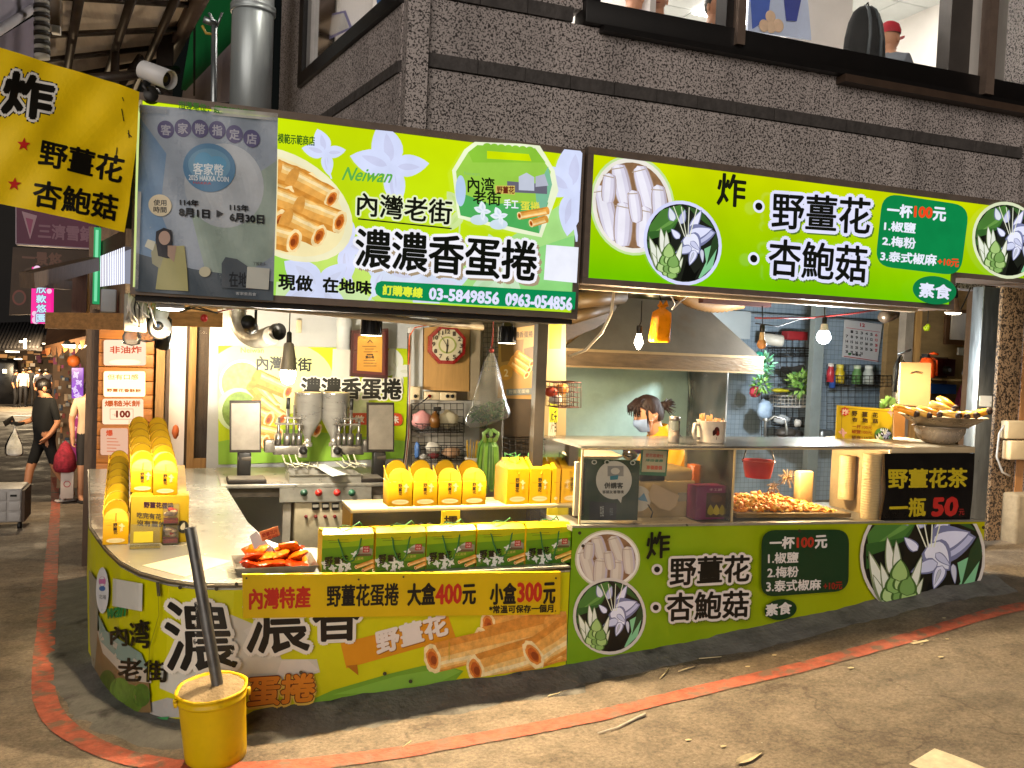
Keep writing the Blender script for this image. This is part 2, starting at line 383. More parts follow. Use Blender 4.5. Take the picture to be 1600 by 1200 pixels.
def mushroom_pic(D, cx, cy, rx, ry, sh=0., rim='#c9e6a0', body='#ded9ea'):
 M = lambda a, b: (cx+rx*a, cy+ry*b+sh*rx*a)
 D.ell(cx, cy, rx, ry, rim, sh); D.ell(cx, cy, rx*.95, ry*.95, '#efeadf', sh); D.ell(cx, cy, rx*.86, ry*.86, '#8d6a4a~', sh)
 for (x0, y0, x1, y1, w) in [(-.75, -.35, -.45, .75, .2), (-.35, -.8, -.15, .0, .2), (.15, -.8, .45, .1, .2), (-.2, -.05, -.25, .85, .21), (.3, .0, .25, .85, .2), (.6, -.45, .68, .5, .18), (0, -.3, .1, .35, .15), (-.55, -.6, -.6, .0, .16)]:
  dx, dy = x1-x0, y1-y0; l = math.hypot(dx, dy); nx, ny = -dy/l*w, dx/l*w
  def Q(g, c):
   P = []
   for k in range(14):
    a = 2*pi*k/14; u = .5+.5*cos(a); v = sin(a); e = abs(v)**.35*(1 if v > 0 else -1)
    q = (x0+dx*u+nx*e*g, y0+dy*u+ny*e*g); r = math.hypot(*q)
    if r > .88: q = (q[0]*.88/r, q[1]*.88/r)
    P.append(M(*q))
   D.poly(P, c)
  Q(1.1, '#a58a72'); Q(1, '#c0b6c4'); x0, x1 = x0-w*.12, x1-w*.12; Q(.82, body); x0, x1 = x0-w*.1, x1-w*.1; Q(.42, '#f0edf8' if body[1] == 'd' else '#dcd2c4')
  D.line(M(x0+dx*.12-nx*.8, y0+dy*.12-ny*.8), M(x0+dx*.1+nx*.8, y0+dy*.1+ny*.8), max(.8, rx*.025), '#b7a493')
def egg_roll(D, x0, y0, x1, y1, r0, r1, seed=0):
 """a wafer roll lying from (x0,y0) to its open end (x1,y1)"""
 rr = random.Random(seed+int(x0)); dx, dy = x1-x0, y1-y0; l = math.hypot(dx, dy); ux, uy = dx/l, dy/l; nx, ny = -uy, ux
 def band(a, b, c):
  A = []; B = []
  for k in range(9):
   t = k/8; r = r0+(r1-r0)*t; j = rr.uniform(-.05, .05)*r
   A.append((x0+dx*t+nx*(a*r+j), y0+dy*t+ny*(a*r+j))); B.append((x0+dx*t+nx*(b*r+j*.5), y0+dy*t+ny*(b*r+j*.5)))
  D.poly(A+B[::-1], c)
 band(-1, 1, '#d08a34~'); band(-.85, .55, '#e6a64e~'); band(-.75, -.05, '#f1c476~'); band(-.6, -.35, '#f8dca2~')
 th = atan2(uy, ux); e = []
 D.ell(x0, y0, r0*.45, r0, '#dc9a44~', rot=th, n=18)
 def ring(s, c):
  P = []
  for k in range(22):
   a = 2*pi*k/22; j = 1+rr.uniform(-.07, .07); x, y = r1*.55*s*cos(a)*j, r1*s*sin(a)*j; P.append((x1+x*ux-y*uy, y1+x*uy+y*ux))
  D.poly(P, c)
 ring(1.03, '#f7dba0~'); ring(.72, '#e08a36~'); ring(.52, '#b85a1c~'); D.ell(x1-ux*r1*.1, y1-uy*r1*.1+r1*.12, r1*.2, r1*.3, '#8e3f12', rot=th, n=14)
def lily(D, cx, cy, s, rot=0., cols=('#d6defc', '#ccd0ee')):
 """stylised white ginger lily"""
 for a, ln, w in [(-2.0, 1., .34), (-.25, .8, .3), (3.25, .95, .3), (1.3, .9, .26)]:
  a += rot; t = (cx+s*ln*cos(a), cy+s*ln*sin(a)); D.petal((cx, cy), t, w, cols[0], .75); D.petal((cx+s*.12*cos(a), cy+s*.12*sin(a)), (cx+s*ln*.75*cos(a+.1), cy+s*ln*.75*sin(a+.1)), w*.5, cols[1], .8)
 D.path([(cx, cy), (cx+s*.2*cos(1.2+rot), cy+s*.45), (cx+s*.5*cos(1.0+rot), cy+s*1.0)], max(1, s*.06), cols[0])
# ================================================================== THE GROUND
def ground_mat():
 m = bpy.data.materials.new('street_surface'); m.use_nodes = True; nt = m.node_tree; N = nt.nodes; L = nt.links; p = N['Principled BSDF']
 tc = N.new('ShaderNodeTexCoord'); O = tc.outputs['Object']
 def noise(sc, det=6, rg=.6):
  n = N.new('ShaderNodeTexNoise'); n.inputs['Scale'].default_value = sc; n.inputs['Detail'].default_value = det; n.inputs['Roughness'].default_value = rg; L.new(O, n.inputs['Vector']); return n.outputs[0]
 def ramp(src, a, ca, b, cb):
  r = N.new('ShaderNodeValToRGB'); r.color_ramp.elements[0].position = a; r.color_ramp.elements[0].color = (*ca, 1); r.color_ramp.elements[1].position = b; r.color_ramp.elements[1].color = (*cb, 1); L.new(src, r.inputs[0]); return r.outputs[0]
 def mul(a, b, mode='MULTIPLY', f=1.):
  x = N.new('ShaderNodeMix'); x.data_type = 'RGBA'; x.blend_type = mode; x.inputs[0].default_value = f; L.new(a, x.inputs[6]); L.new(b, x.inputs[7]); return x.outputs[2]
 base = ramp(noise(.9), .3, (.18, .15, .118), .72, (.28, .234, .182))
 fine = ramp(noise(55, 8, .75), .28, (.38, .38, .38), .75, (1.5, 1.46, 1.38)); c = mul(base, fine)
 c = mul(c, ramp(noise(4.2, 9, .72), .38, (.62, .6, .58), .56, (1.05, 1.03, 1.)))
 ck = N.new('ShaderNodeTexVoronoi'); ck.feature = 'DISTANCE_TO_EDGE'; ck.inputs['Scale'].default_value = .55; L.new(O, ck.inputs['Vector']); wv = N.new('ShaderNodeTexNoise'); wv.inputs['Scale'].default_value = 2.5; wv.inputs['Detail'].default_value = 7; L.new(O, wv.inputs['Vector']); vm = N.new('ShaderNodeVectorMath'); vm.operation = 'MULTIPLY_ADD'; L.new(wv.outputs['Color'], vm.inputs[0]); vm.inputs[1].default_value = (.9, .9, .9); L.new(O, vm.inputs[2]); L.new(vm.outputs[0], ck.inputs['Vector']); c = mul(c, ramp(ck.outputs['Distance'], .002, (.66, .64, .62), .008, (1, 1, 1)))
 vo = N.new('ShaderNodeTexVoronoi'); vo.inputs['Scale'].default_value = 26; vo.inputs['Randomness'].default_value = 1; L.new(O, vo.inputs['Vector'])
 sp = ramp(vo.outputs['Distance'], .04, (1, 1, 1), .1, (0, 0, 0))
 msk = ramp(noise(3.1, 4), .6, (0, 0, 0), .66, (1, 1, 1)); k = mul(sp, msk)
 x = N.new('ShaderNodeMix'); x.data_type = 'RGBA'; L.new(c, x.inputs[6]); x.inputs[7].default_value = (.5, .46, .38, 1); L.new(k, x.inputs[0]); c = x.outputs[2]
 L.new(c, p.inputs[0])
 rr = N.new('ShaderNodeMapRange'); rr.inputs[1].default_value = .35; rr.inputs[2].default_value = .6; rr.inputs[3].default_value = .5; rr.inputs[4].default_value = .85; L.new(noise(1.4), rr.inputs[0]); L.new(rr.outputs[0], p.inputs['Roughness'])
 p.inputs['Specular IOR Level'].default_value = .35
 b = N.new('ShaderNodeBump'); b.inputs['Strength'].default_value = .7; b.inputs['Distance'].default_value = .012
 ad = N.new('ShaderNodeMath'); ad.operation = 'ADD'; L.new(noise(70, 6, .7), ad.inputs[0]); L.new(noise(9, 5), ad.inputs[1]); L.new(ad.outputs[0], b.inputs['Height']); L.new(b.outputs[0], p.inputs['Normal'])
 return m
xs = [-16+.8*i for i in range(17)]+[-2.9+.15*i for i in range(74)]+[8.5, 9.5, 11, 13, 16]
ys = [-5, -3.5, -2, -1]+[.0+.2*i for i in range(48)]+[9.8+.7*i for i in range(20)]+[25+3*i for i in range(16)]
mb = MB(); gm = ground_mat()
mb.add([(x, y, gz(x, y)) for y in ys for x in xs], [(j*len(xs)+i, j*len(xs)+i+1, (j+1)*len(xs)+i+1, (j+1)*len(xs)+i) for j in range(len(ys)-1) for i in range(len(xs)-1)], gm, True)
tag(mb.build('street'), kind='structure')
# painted red kerb line
red = mat('red_road_paint', '#aa5842', .75, 0, .35, 18, .6, 60, dirt=('#7a6050', .5, 14.))
def strip(name, px, w, m, lift=.004):
 P = [G(*p) for p in px]; Q = []
 for a, b in zip(P, P[1:]):
  n = max(2, int((b-a).length/.08)); Q += [a.lerp(b, i/n) for i in range(n)]
 Q.append(P[-1])
 for _ in range(6): Q = [Q[0]]+[(Q[i-1]+Q[i]*2+Q[i+1])/4 for i in range(1, len(Q)-1)]+[Q[-1]]
 mb = MB(); vs = []; rr = random.Random(3)
 for i, q in enumerate(Q):
  d = (Q[min(i+1, len(Q)-1)]-Q[max(i-1, 0)]); d.z = 0; d.normalize(); n = V((-d.y, d.x, 0))
  for s in (-1, -.5, 0, .5, 1):
   r = q+n*(s*w/2*(1+(rr.uniform(-.06, .06) if abs(s) == 1 else 0))); vs.append((r.x, r.y, gz(r.x, r.y)+lift))
 mb.add(vs, [(i*5+k, i*5+k+1, (i+1)*5+k+1, (i+1)*5+k) for i in range(len(Q)-1) for k in range(4)], m, True)
 return tag(mb.build(name), kind='structure')
strip('road_line', [(1760, 910), (1600, 948), (1400, 1003), (1200, 1055), (1000, 1102), (800, 1146), (600, 1182), (400, 1203), (260, 1200), (160, 1178), (95, 1140), (70, 1100), (66, 1060), (72, 980), (79, 900), (87, 790), (84, 720), (82, 690)], .108, red)
strip('road_marking', [(1440, 1183), (1530, 1215), (1620, 1255)], .2, mat('pale_road_paint', '#cfc4a8', .7, 0, .2, 20), .004)
# rough cement footing along the counter
PLAN = [(1.952, 4.2), (.28, 4.2), (.13, 4.235), (0, 4.33), (-.12, 4.49), (-.22, 4.72), (-.3, 5.02), (-.36, 5.3), (-.42, 5.6), (-.62, 7.95)]
cem = mat('rough_cement', '#6a6862', .9, 0, .3, 7, .8, 40, dirt=('#3c3a37', .58, 5.))
def footing():
 mb = MB(); path = [V((4.95, 4.2, 0))]+[V((a, b, 0)) for a, b in PLAN]; Q = []
 for a, b in zip(path, path[1:]):
  n = max(1, int((b-a).length/.05)); Q += [a.lerp(b, i/n) for i in range(n)]
 Q.append(path[-1]); rr = random.Random(5); vs = []; prof = [(-.02, .075), (.012, .062), (.05, .042), (.1, .022), (.15, .006), (.19, -.02)]
 wob = [rr.uniform(.8, 1.2) for _ in Q]; wob = [(wob[i-1]+wob[i]+wob[(i+1) % len(wob)])/3 for i in range(len(wob))]
 for i, q in enumerate(Q):
  d = Q[min(i+1, len(Q)-1)]-Q[max(i-1, 0)]; d.normalize(); n = V((-d.y, d.x, 0)); n = -n if n.y > .2 or (abs(n.y) <= .2 and n.x > 0) else n
  k = wob[i]*(1.5 if 0 < q.x < 2 and q.y < 4.3 else 1.35 if q.x <= 0 else .95)
  for o, h in prof:
   r = q+n*(o*k); vs.append((r.x+rr.uniform(-.004, .004), r.y+rr.uniform(-.004, .004), gz(r.x, r.y, False)+max(-.03, h*wob[i]*(.4 if q.x < .35 else .8))+rr.uniform(-.003, .003)))
 n = len(prof); mb.add(vs, [(i*n+k, (i+1)*n+k, (i+1)*n+k+1, i*n+k+1) for i in range(len(Q)-1) for k in range(n-1)], cem, True)
 return mb.thing('cement_footing', 'rough grey cement footing smeared along the foot of the two counters', 'footing')
footing()
# ================================================================== THE GRANITE BUILDING
WY = 5.2
gran = granite('speckled_granite', '#a59c98', '#2a2423', 80, .475)
gran2 = granite('speckled_granite_side', '#a59c98', '#2a2423', 88, .475)
gcol = granite('warm_speckled_column', '#a08260', '#33261a', 60)
band = mat('dark_slate_band', '#403c3a', .6, 0, .3, 14, .9, 16)
blk = mat('black_window_frame', '#0e0b0a', .45, 0, .3, 8); brn = mat('brown_ledge', '#3c2e24', .5, 0, .2, 8)
white_room = mat('white_room_wall', '#dcd8d2', .8, 0, .04, 3); tile = mat('ceiling_tile', '#c9cfce', .8, 0, .05, 5)
def sheer(name, col):
 m = mat(name, col, .8, 0, .08, 3, .6, 6, stretch=(9, 9, .6)); nt = m.node_tree; N = nt.nodes; L = nt.links; t = N.new('ShaderNodeBsdfTranslucent'); t.inputs[0].default_value = C(col); x = N.new('ShaderNodeMixShader'); L.new(N['Principled BSDF'].outputs[0], x.inputs[1]); L.new(t.outputs[0], x.inputs[2]); x.inputs[0].default_value = .6
 L.new(x.outputs[0], [n for n in N if n.type == 'OUTPUT_MATERIAL'][0].inputs[0]); return m
b = thing('granite_building', 'dark speckled granite building with lit windows above the stall', 'building', (3.6, 5.2, .4))
LD = V((-.166, 1.13, 0)).normalized(); CR = V((1.21, WY, 0)); LN = V((-LD.y, LD.x, 0)); LN = LN if LN.x < 0 else -LN
def LW(s, z, o=0.): p = CR+LD*s+LN*o; return V((p.x, p.y, z))
RX = 6.1
# front wall: below and beside the windows (window opening X 2.42-6.05, z>3.78)
w = MB()
w.box((CR.x+.14, WY, 2.3), (RX, WY+.15, 3.33), gran); w.box((CR.x+.14, WY, 3.42), (RX, WY+.15, 3.74), gran); w.box((CR.x+.14, WY, 3.834), (2.33, WY+.15, 6.2), gran)
w.box((CR.x, WY-.05, 2.3), (CR.x+.13, WY+.1, 6.2), gran); w.box((RX+.002, WY-.06, .2), (RX+.36, WY+.2, 6.2), gran)
w.build('wall', b)
w = MB(); w.slab([LW(.06, 2.3), LW(2.9, 2.3), LW(2.9, 3.3), LW(.06, 3.3)], -LN*.15, gran2); w.slab([LW(.06, 3.37), LW(2.9, 3.37), LW(2.9, 3.7), LW(.06, 3.7)], -LN*.15, gran2); w.slab([LW(2.22, 3.703), LW(2.9, 3.703), LW(2.9, 6.2), LW(2.22, 6.2)], -LN*.15, gran2); w.build('side_wall', b)
w = MB(); rr = random.Random(2)
x = CR.x+.142
while x < RX-.02:
 x2 = min(RX-.004, x+.305)
 w.box((x, WY-.012-rr.uniform(0, .008), 3.335), (x2-.004, WY+.12, 3.416), band)
 x += .305
w.build('stone_band', b); w = MB(); [w.box((CR.x+.142+.305*i, WY-.016, 3.745), (CR.x+.142+.305*i+.3, WY+.12, 3.83), band) for i in range(3)]; w.build('stone_band', b); w = MB(); s = .07
while s < 2.85:
 w.slab([LW(s, 3.303, .012), LW(min(2.88, s+.296), 3.303, .012), LW(min(2.88, s+.296), 3.367, .012), LW(s, 3.367, .012)], -LN*.12, band); s += .3
w.build('stone_band', b)
# big front window
fr = MB()
fr.box((2.334, WY-.05, 3.745), (6.095, WY+.12, 3.885), blk, None, .004); fr.box((2.334, WY-.03, 3.887), (2.44, WY+.12, 6.0), blk); fr.box((3.36, WY-.03, 3.887), (3.44, WY+.1, 6.0), blk); fr.box((5.3, WY-.02, 3.887), (5.5, WY+.1, 6.), mat('dull_frame', '#4a4541', .4, .3))
fr.box((2.45, WY-.075, 3.705), (RX, WY-.004, 3.742), blk); fr.box((4.3, WY-.1, 3.65), (RX-.004, WY-.006, 3.702), brn)
wf = fr.build('window', b)
m = MB(); alu = mat('bronze_mullion', '#7d6c60', .4, .5, .15, 9)
m.box((3.415, WY-.09, 3.77), (3.475, WY-.032, 6.), alu); m.build('mullion', wf); m = MB(); m.box((5.58, WY-.11, 3.74), (5.66, WY-.03, 6.), alu); m.build('mullion', wf)
g = MB(); gl = clear('window_glass', '#ffffff', .03); g.quad((2.44, WY+.02, 3.88), (6.05, WY+.02, 3.88), (6.05, WY+.02, 6.), (2.44, WY+.02, 6.), gl); g.build('pane', wf)
fr = MB(); fr.slab([LW(.06, 3.703, .03), LW(2.215, 3.703, .03), LW(2.215, 3.8, .03), LW(.06, 3.8, .03)], -LN*.14, blk); fr.slab([LW(2.1, 3.803, .03), LW(2.215, 3.803, .03), LW(2.215, 6, .03), LW(2.1, 6, .03)], -LN*.14, blk)
fr.slab([LW(1.98, 3.803, .0), LW(2.08, 3.803, .0), LW(2.08, 6, .0), LW(1.98, 6, .0)], -LN*.06, mat('grey_sash', '#8c8a88', .4, .3)); wf2 = fr.build('window', b)
g = MB(); g.quad(LW(.06, 3.8, -.03), LW(2.1, 3.8, -.03), LW(2.1, 6, -.03), LW(.06, 6, -.03), clear('side_glass', '#ffffff', .03, .08, 0., 1.04)); q = LW(1.2, 5.3, -.16); SIDE = q; g.build('pane', wf2)
# lit room behind the windows
r = MB(); r.box((1.5, 9.6, 3.3), (7.6, 9.7, 5.9), white_room); r.box((1.5, 5.5, 3.3), (7.6, 9.6, 3.36), white_room); r.box((7.6, 5.3, 3.3), (7.7, 9.7, 5.9), white_room); r.box((6.25, 5.9, 3.36), (7.5, 6.05, 5.72), white_room); r.box((4.9, 6.6, 3.362), (5.6, 6.68, 5.55), white_room)
r.build('room_wall', b)
r = MB()
for i in range(12):
 for j in range(8): r.box((1.2+.6*i, 5.36+.6*j, 5.6+(.0 if (i+j) % 2 else .002)), (1.2+.6*i+.585, 5.36+.6*j+.585, 5.66), tile)
r.box((.6, 5.36, 5.68), (8.4, 10.2, 5.76), mat('ceiling_grid', '#9aa2a3', .7)); r.build('ceiling', b)
r = MB(); lp = em('#fff8f0', 18.)
for x, y in ((1.2, 5.7), (1.2, 6.9), (2.4, 6.6), (4.2, 6.6), (6.3, 6.6), (3., 8.4), (5.4, 8.4)): r = MB(); r.box((x, y, 5.575), (x+1.2, y+.6, 5.597), lp); r.build('ceiling_lamp', b)
# papers, boxes and curtain in the side window
r = MB(); r.slab([LW(.3, 3.82, -.35), LW(1.0, 3.82, -.35), LW(1.0, 5.4, -.35), LW(.3, 5.4, -.35)], -LN*.02, sheer('pale_curtain', '#dedad6')); r.slab([LW(1.15, 3.82, -.2), LW(1.95, 3.82, -.2), LW(1.95, 5.6, -.2), LW(1.15, 5.6, -.2)], -LN*.02, sheer('white_blind', '#e4e1de')); r.build('curtain', b)
r = MB(); r.slab([LW(.2, 3.3, -1.9), LW(2.9, 3.3, -1.9), LW(2.9, 5.6, -1.9), LW(.2, 5.6, -1.9)], -LN*.05, white_room); r.build('room_wall', b)
pp = MB()
for (x0, y0, x1, y1) in ((506, 17, 540, 66),):
 def L3(px, py, o):
  d = ray(px, py); n = LN; t = (LW(0, 0, o)-EYE).dot(n)/d.dot(n); return EYE+d*t
 pp.add([L3(503, 25, -.05), L3(540, 16, -.05), L3(551, 44, -.05), L3(514, 62, -.05)], [(0, 1, 2, 3)], mat('purple_border', '#8b86c0', .6)); pp.add([L3(507, 27, -.048), L3(537, 20, -.048), L3(546, 43, -.048), L3(516, 56, -.048)], [(0, 1, 2, 3)], mat('paper_white', '#e6e2dd', .8))
 pp.add([L3(588, 0, -.05), L3(602, -8, -.05), L3(602, 4, -.05), L3(590, 9, -.05)], [(0, 1, 2, 3)], mat('blue_card', '#2f6fb8', .5))
pp.build('window_notice', wf2)
# printed panel with a blue cup inside the shop upstairs
pb = MB(); bluep = mat('blue_poster', '#4a69c4', .5, 0, .1, 4); pal = mat('pale_poster', '#c3d2ee', .5, 0, .1, 4)
A = [PY(1172, -20, 6.3), PY(1262, -5, 6.3), PY(1268, 62, 6.3), PY(1168, 48, 6.3)]; pb.slab(A, (0, .02, 0), pal)
pb.slab([PY(1172, -20, 6.29), PY(1205, -12, 6.29), PY(1200, 30, 6.29), PY(1176, 45, 6.29)], (0, .005, 0), bluep)
pb.slab([PY(1225, -4, 6.288), PY(1252, -1, 6.288), PY(1245, 33, 6.288), PY(1229, 32, 6.288)], (0, .005, 0), mat('cup_blue', '#39479b', .5));
for px, py, r_ in ((1204, 26, .05), (1216, 40, .055), (1205, 42, .05), (1194, 40, .05)): pb.ball(PY(px, py, 6.287), (r_, .006, r_), mat('bun_cream', '#e2c3a4', .6))
pb.thing('shop_poster', 'pale blue food poster with a blue cup inside the upstairs shop', 'poster')
# right column foot, jamb and wood trim belong to the building
cl = MB(); X0 = PY(1555, 640, 5.14).x; X1 = PY(1592, 640, 5.14).x
cl.box((X0, 5.14, .25), (X1, 5.34, 2.4), gcol, None, .006); cl.build('column', b)
cl = MB(); tm = mat('wood_trim', '#a5764a', .5, 0, .2, 5, stretch=(8, 8, .6)); cl.box((X1+.003, 5.13, .3), (X1+.08, 5.3, 2.4), tm); cl.box((X1+.085, 5.15, .3), (X1+.11, 5.3, 2.4), mat('dark_trim', '#5f452e', .5)); cl.build('door_trim', b)
cl = MB(); cl.box((X1+.115, 5.3, .7), (X1+1.6, 5.4, 2.4), mat('green_wall_paint', '#5b6d2c', .6, 0, .1)); cl.build('green_wall', b)
cl = MB(); cl.box((X0-.115, 5.2, .3), (X0-.004, 5.36, 2.4), mat('brown_steel_jamb', '#54402f', .35, .4, .25, 4)); cl.box((X0-.075, 5.185, 1.3), (X0-.035, 5.198, 1.5), mat('steel_plate', '#a79c8c', .35, .8)); cl.build('door_jamb', b)
# metal post beside the counter
pm = MB(); st = mat('galvanised_steel', '#9aa0a2', .35, .85, .15, 7, stretch=(5, 5, .8)); p0 = PY(1531, 560, 4.95).x; p1 = PY(1556, 560, 4.95).x
pm.box((p0, 4.95, .2), (p1, 5.05, 2.3), st, None, .004); pm.box((p0+.02, 4.945, 1.42), (p1-.02, 4.949, 1.5), mat('steel_label', '#dfe3e4', .3, .3)); pm.thing('steel_post', 'bare galvanised steel post at the right end of the snack counter', 'post')
# pale meter box and stone step on the right edge
mb = MB(); cr_ = mat('cream_plastic', '#cdb994', .5, 0, .1); q0, q1 = PY(1572, 657, 5.08), PY(1608, 718, 5.08)
mb.box((q0.x, 5.06, q1.z+.16), (q1.x+.1, 5.13, q0.z), cr_, None, .012); mb.box((q0.x+.03, 5.05, q1.z), (q1.x+.1, 5.13, q1.z+.15), cr_, None, .012)
mb.tube([(q0.x+.02, 5.1, q0.z-.02), (q0.x-.04, 5.1, q0.z-.1), (q0.x-.05, 5.1, q1.z+.02), (q0.x+.02, 5.1, q1.z-.1), (q0.x+.1, 5.1, q1.z-.13)], .008, mat('white_cable', '#d8d2c6', .5)); mb.thing('meter_box', 'cream plastic switch box on the wood trim at the far right', 'switch box')
mb = MB(); q = PY(1574, 770, 5.1); mb.box((q.x, 5.0, .25), (q.x+1.4, 5.6, q.z), mat('old_stone', '#8d8069', .85, 0, .3, 7, .8, 18), None, .02); mb.thing('stone_step', 'worn pale stone step beside the speckled column', 'step')
# ================================================================== THE STALL SHELL
white_wall = mat('white_painted_wall', '#b9bab8', .7, 0, .07, 3, .15, 30, dirt=('#a09888', .68, 3.))
dkwood = mat('dark_wood', '#4b3a2c', .6, 0, .3, 6, .3, 20, stretch=(7, 7, .8)); wood = mat('plank_wood', '#96703f', .6, 0, .3, 5, .3, 20, stretch=(8, 8, .7)); woodh = mat('beam_wood', '#8a6338', .6, 0, .35, 5, .3, 20, stretch=(.8, 8, 8))
grime = mat('grimy_metal', '#4c453c', .5, .6, .35, 6, .2, 30)
sh = thing('snack_stall', 'open fronted snack stall with white back wall under the light box signs', 'stall', (2.2, 6.2, 0))
m = MB(); m.box((.28, 8.05, -.2), (2.2, 8.13, 2.7), white_wall); m.box((2.2, 7.85, -.2), (3.0, 7.93, 2.7), mat('beige_wall', '#a89880', .7, 0, .1, 4)); m.box((2.13, 7.8, -.2), (2.2, 8.05, 2.7), white_wall); m.build('back_wall', sh)
m = MB(); m.box((-.1, 4.46, 2.62), (1.18, 8.1, 2.68), mat('stall_ceiling', '#6d6254', .8, 0, .2, 4)); m.box((1.18, 4.46, 2.62), (6.1, 8.1, 2.68), mat('stall_ceiling', '#6d6254')); m.build('ceiling', sh)
m = MB(); m.box((.3, 4.62, -.138), (2.4, 8.04, -.1), mat('stall_floor', '#5a544c', .6, 0, .2, 5)); m.box((2.4, 4.62, -.138), (4.75, 7.2, -.1), mat('stall_floor', '#5a544c')); m.build('floor', sh)
tilew = bpy.data.materials.new('grey_blue_tiles'); tilew.use_nodes = True
def tiles(m, c1, c2, g, sc, off=.0):
 nt = m.node_tree; N = nt.nodes; L = nt.links; p = N['Principled BSDF']; tc = N.new('ShaderNodeTexCoord'); mp = N.new('ShaderNodeMapping'); mp.inputs['Rotation'].default_value = (radians(90), 0, 0); L.new(tc.outputs['Object'], mp.inputs[0])
 bt = N.new('ShaderNodeTexBrick'); bt.offset = off; bt.inputs['Color1'].default_value = C(c1); bt.inputs['Color2'].default_value = C(c2); bt.inputs['Mortar'].default_value = C(g); bt.inputs['Scale'].default_value = sc; bt.inputs['Mortar Size'].default_value = .02; bt.inputs['Row Height'].default_value = .5; bt.inputs['Brick Width'].default_value = .5; L.new(mp.outputs[0], bt.inputs[0]); L.new(bt.outputs[0], p.inputs[0]); p.inputs['Roughness'].default_value = .3
tiles(tilew, '#8795a0', '#7d8c98', '#5d6a73', 11)
XG0, XG1 = PY(1165, 600, 7.0).x, PY(1420, 600, 7.0).x
m = MB(); m.box((XG0-.3, 7.0, -.2), (XG1, 7.08, 2.65), tilew); m.build('tiled_wall', sh)
m = MB(); XH0, XH1 = PY(1385, 560, 6.7).x, PY(1560, 560, 6.7).x
m.box((XH0, 6.7, .2), (XH1+.3, 6.76, 2.62), mat('tan_plywood', '#8a7048', .65, 0, .25, 3, stretch=(1, 1, 3))); m.build('side_panel', sh)
m = MB(); xm = PY(1276, 610, 6.2).x; m.box((xm-.055, 6.2, -.1), (xm-.005, 6.26, 2.6), mat('grey_mullion', '#77807f', .4, .5)); m.box((xm+.0, 6.21, -.1), (xm+.06, 6.25, 2.6), mat('grey_mullion', '#77807f')); m.build('mullion', sh)
# posts
m = MB(); xp = PY(843, 600, 4.62).x; m.box((xp-.03, 4.6, .5), (xp+.03, 4.66, 2.6), mat('dark_steel_post', '#3b3630', .5, .5, .3, 5)); m.thing('divider_post', 'dark steel post between the egg roll stall and the fry stall', 'post')
m = MB(); xp = PY(1420, 560, 5.9).x; m.box((xp-.05, 5.9, 0), (xp+.035, 5.98, 2.6), mat('grey_weathered_post', '#7b6f60', .6, .2, .25, 6)); m.box((xp+.04, 5.91, 0), (xp+.13, 5.99, 2.6), wood); m.thing('wooden_post', 'weathered grey and tan wooden post at the back right of the fry stall', 'post')
# beige conduit and rail under the signs
m = MB(); wc = mat('cream_conduit', '#c4b596', .5, 0, .15, 6); a, b_ = PY(402, 479, 4.45), PY(755, 512, 4.45); m.tube([a, b_], .016, wc); m.tube([a+V((-.3, .02, .0)), a], .016, wc); a2, b2 = PY(405, 474, 4.5), PY(640, 494, 4.5); m.tube([a2, b2], .012, wc); m.thing('cable_conduit', 'cream cable conduit running under the left light box sign', 'conduit')
m = MB(); a, b_ = PY(905, 446, 4.32), PY(1220, 474, 4.32); m.box((a.x, 4.3, 2.03), (b_.x+1.0, 4.36, 2.055), wc); m.tube([PY(960, 450, 4.34), PY(955, 490, 4.36), PY(940, 520, 4.4), PY(915, 547, 4.45), PY(890, 557, 4.5)], .008, wc); m.tube([PY(1045, 455, 4.34), PY(1055, 475, 4.36), PY(1050, 484, 4.36), PY(1065, 470, 4.4), PY(1080, 458, 4.4)], .004, mat('white_cable', '#d8d2c6', .5)); m.thing('cable_rail', 'thin cream cable rail and looped wires under the right light box sign', 'conduit')
# ================================================================== LIGHT BOX SIGNS
SY = 4.2; sp = Plane((0, SY, 0), (0, -1, 0))
frm = mat('brown_sign_frame', '#6b5e54', .5, .3, .2, 7); under = mat('underside_shade', '#15120f', .6)  # near-black underside: the shade below the sign put into the colour
def panel_mat(name, top, bot, z0, z1, side=None, k=1.0):
 m = bpy.data.materials.new(name); m.use_nodes = True; nt = m.node_tree; N = nt.nodes; L = nt.links; N.clear(); o = N.new('ShaderNodeOutputMaterial'); e = N.new('ShaderNodeEmission')
 tc = N.new('ShaderNodeTexCoord'); s = N.new('ShaderNodeSeparateXYZ'); L.new(tc.outputs['Object'], s.inputs[0]); mr = N.new('ShaderNodeMapRange'); mr.inputs[1].default_value = z0; mr.inputs[2].default_value = z1; L.new(s.outputs[2], mr.inputs[0])
 r = N.new('ShaderNodeValToRGB'); r.color_ramp.elements[0].color = C(bot); r.color_ramp.elements[1].color = C(top); L.new(mr.outputs[0], r.inputs[0])
 n = N.new('ShaderNodeTexNoise'); n.inputs['Scale'].default_value = 2.2; n.inputs['Detail'].default_value = 4; L.new(tc.outputs['Object'], n.inputs['Vector']); m2 = N.new('ShaderNodeMapRange'); m2.inputs[1].default_value = .3; m2.inputs[2].default_value = .7; m2.inputs[3].default_value = k*.88; m2.inputs[4].default_value = k*1.06; L.new(n.outputs[0], m2.inputs[0])
 L.new(r.outputs[0], e.inputs[0]); L.new(m2.outputs[0], e.inputs[1])
 g = N.new('ShaderNodeBsdfGlossy'); g.inputs[0].default_value = (.03, .03, .03, 1); g.inputs['Roughness'].default_value = .2; ad = N.new('ShaderNodeAddShader'); L.new(e.outputs[0], ad.inputs[0]); L.new(g.outputs[0], ad.inputs[1]); L.new(ad.outputs[0], o.inputs[0]); return m
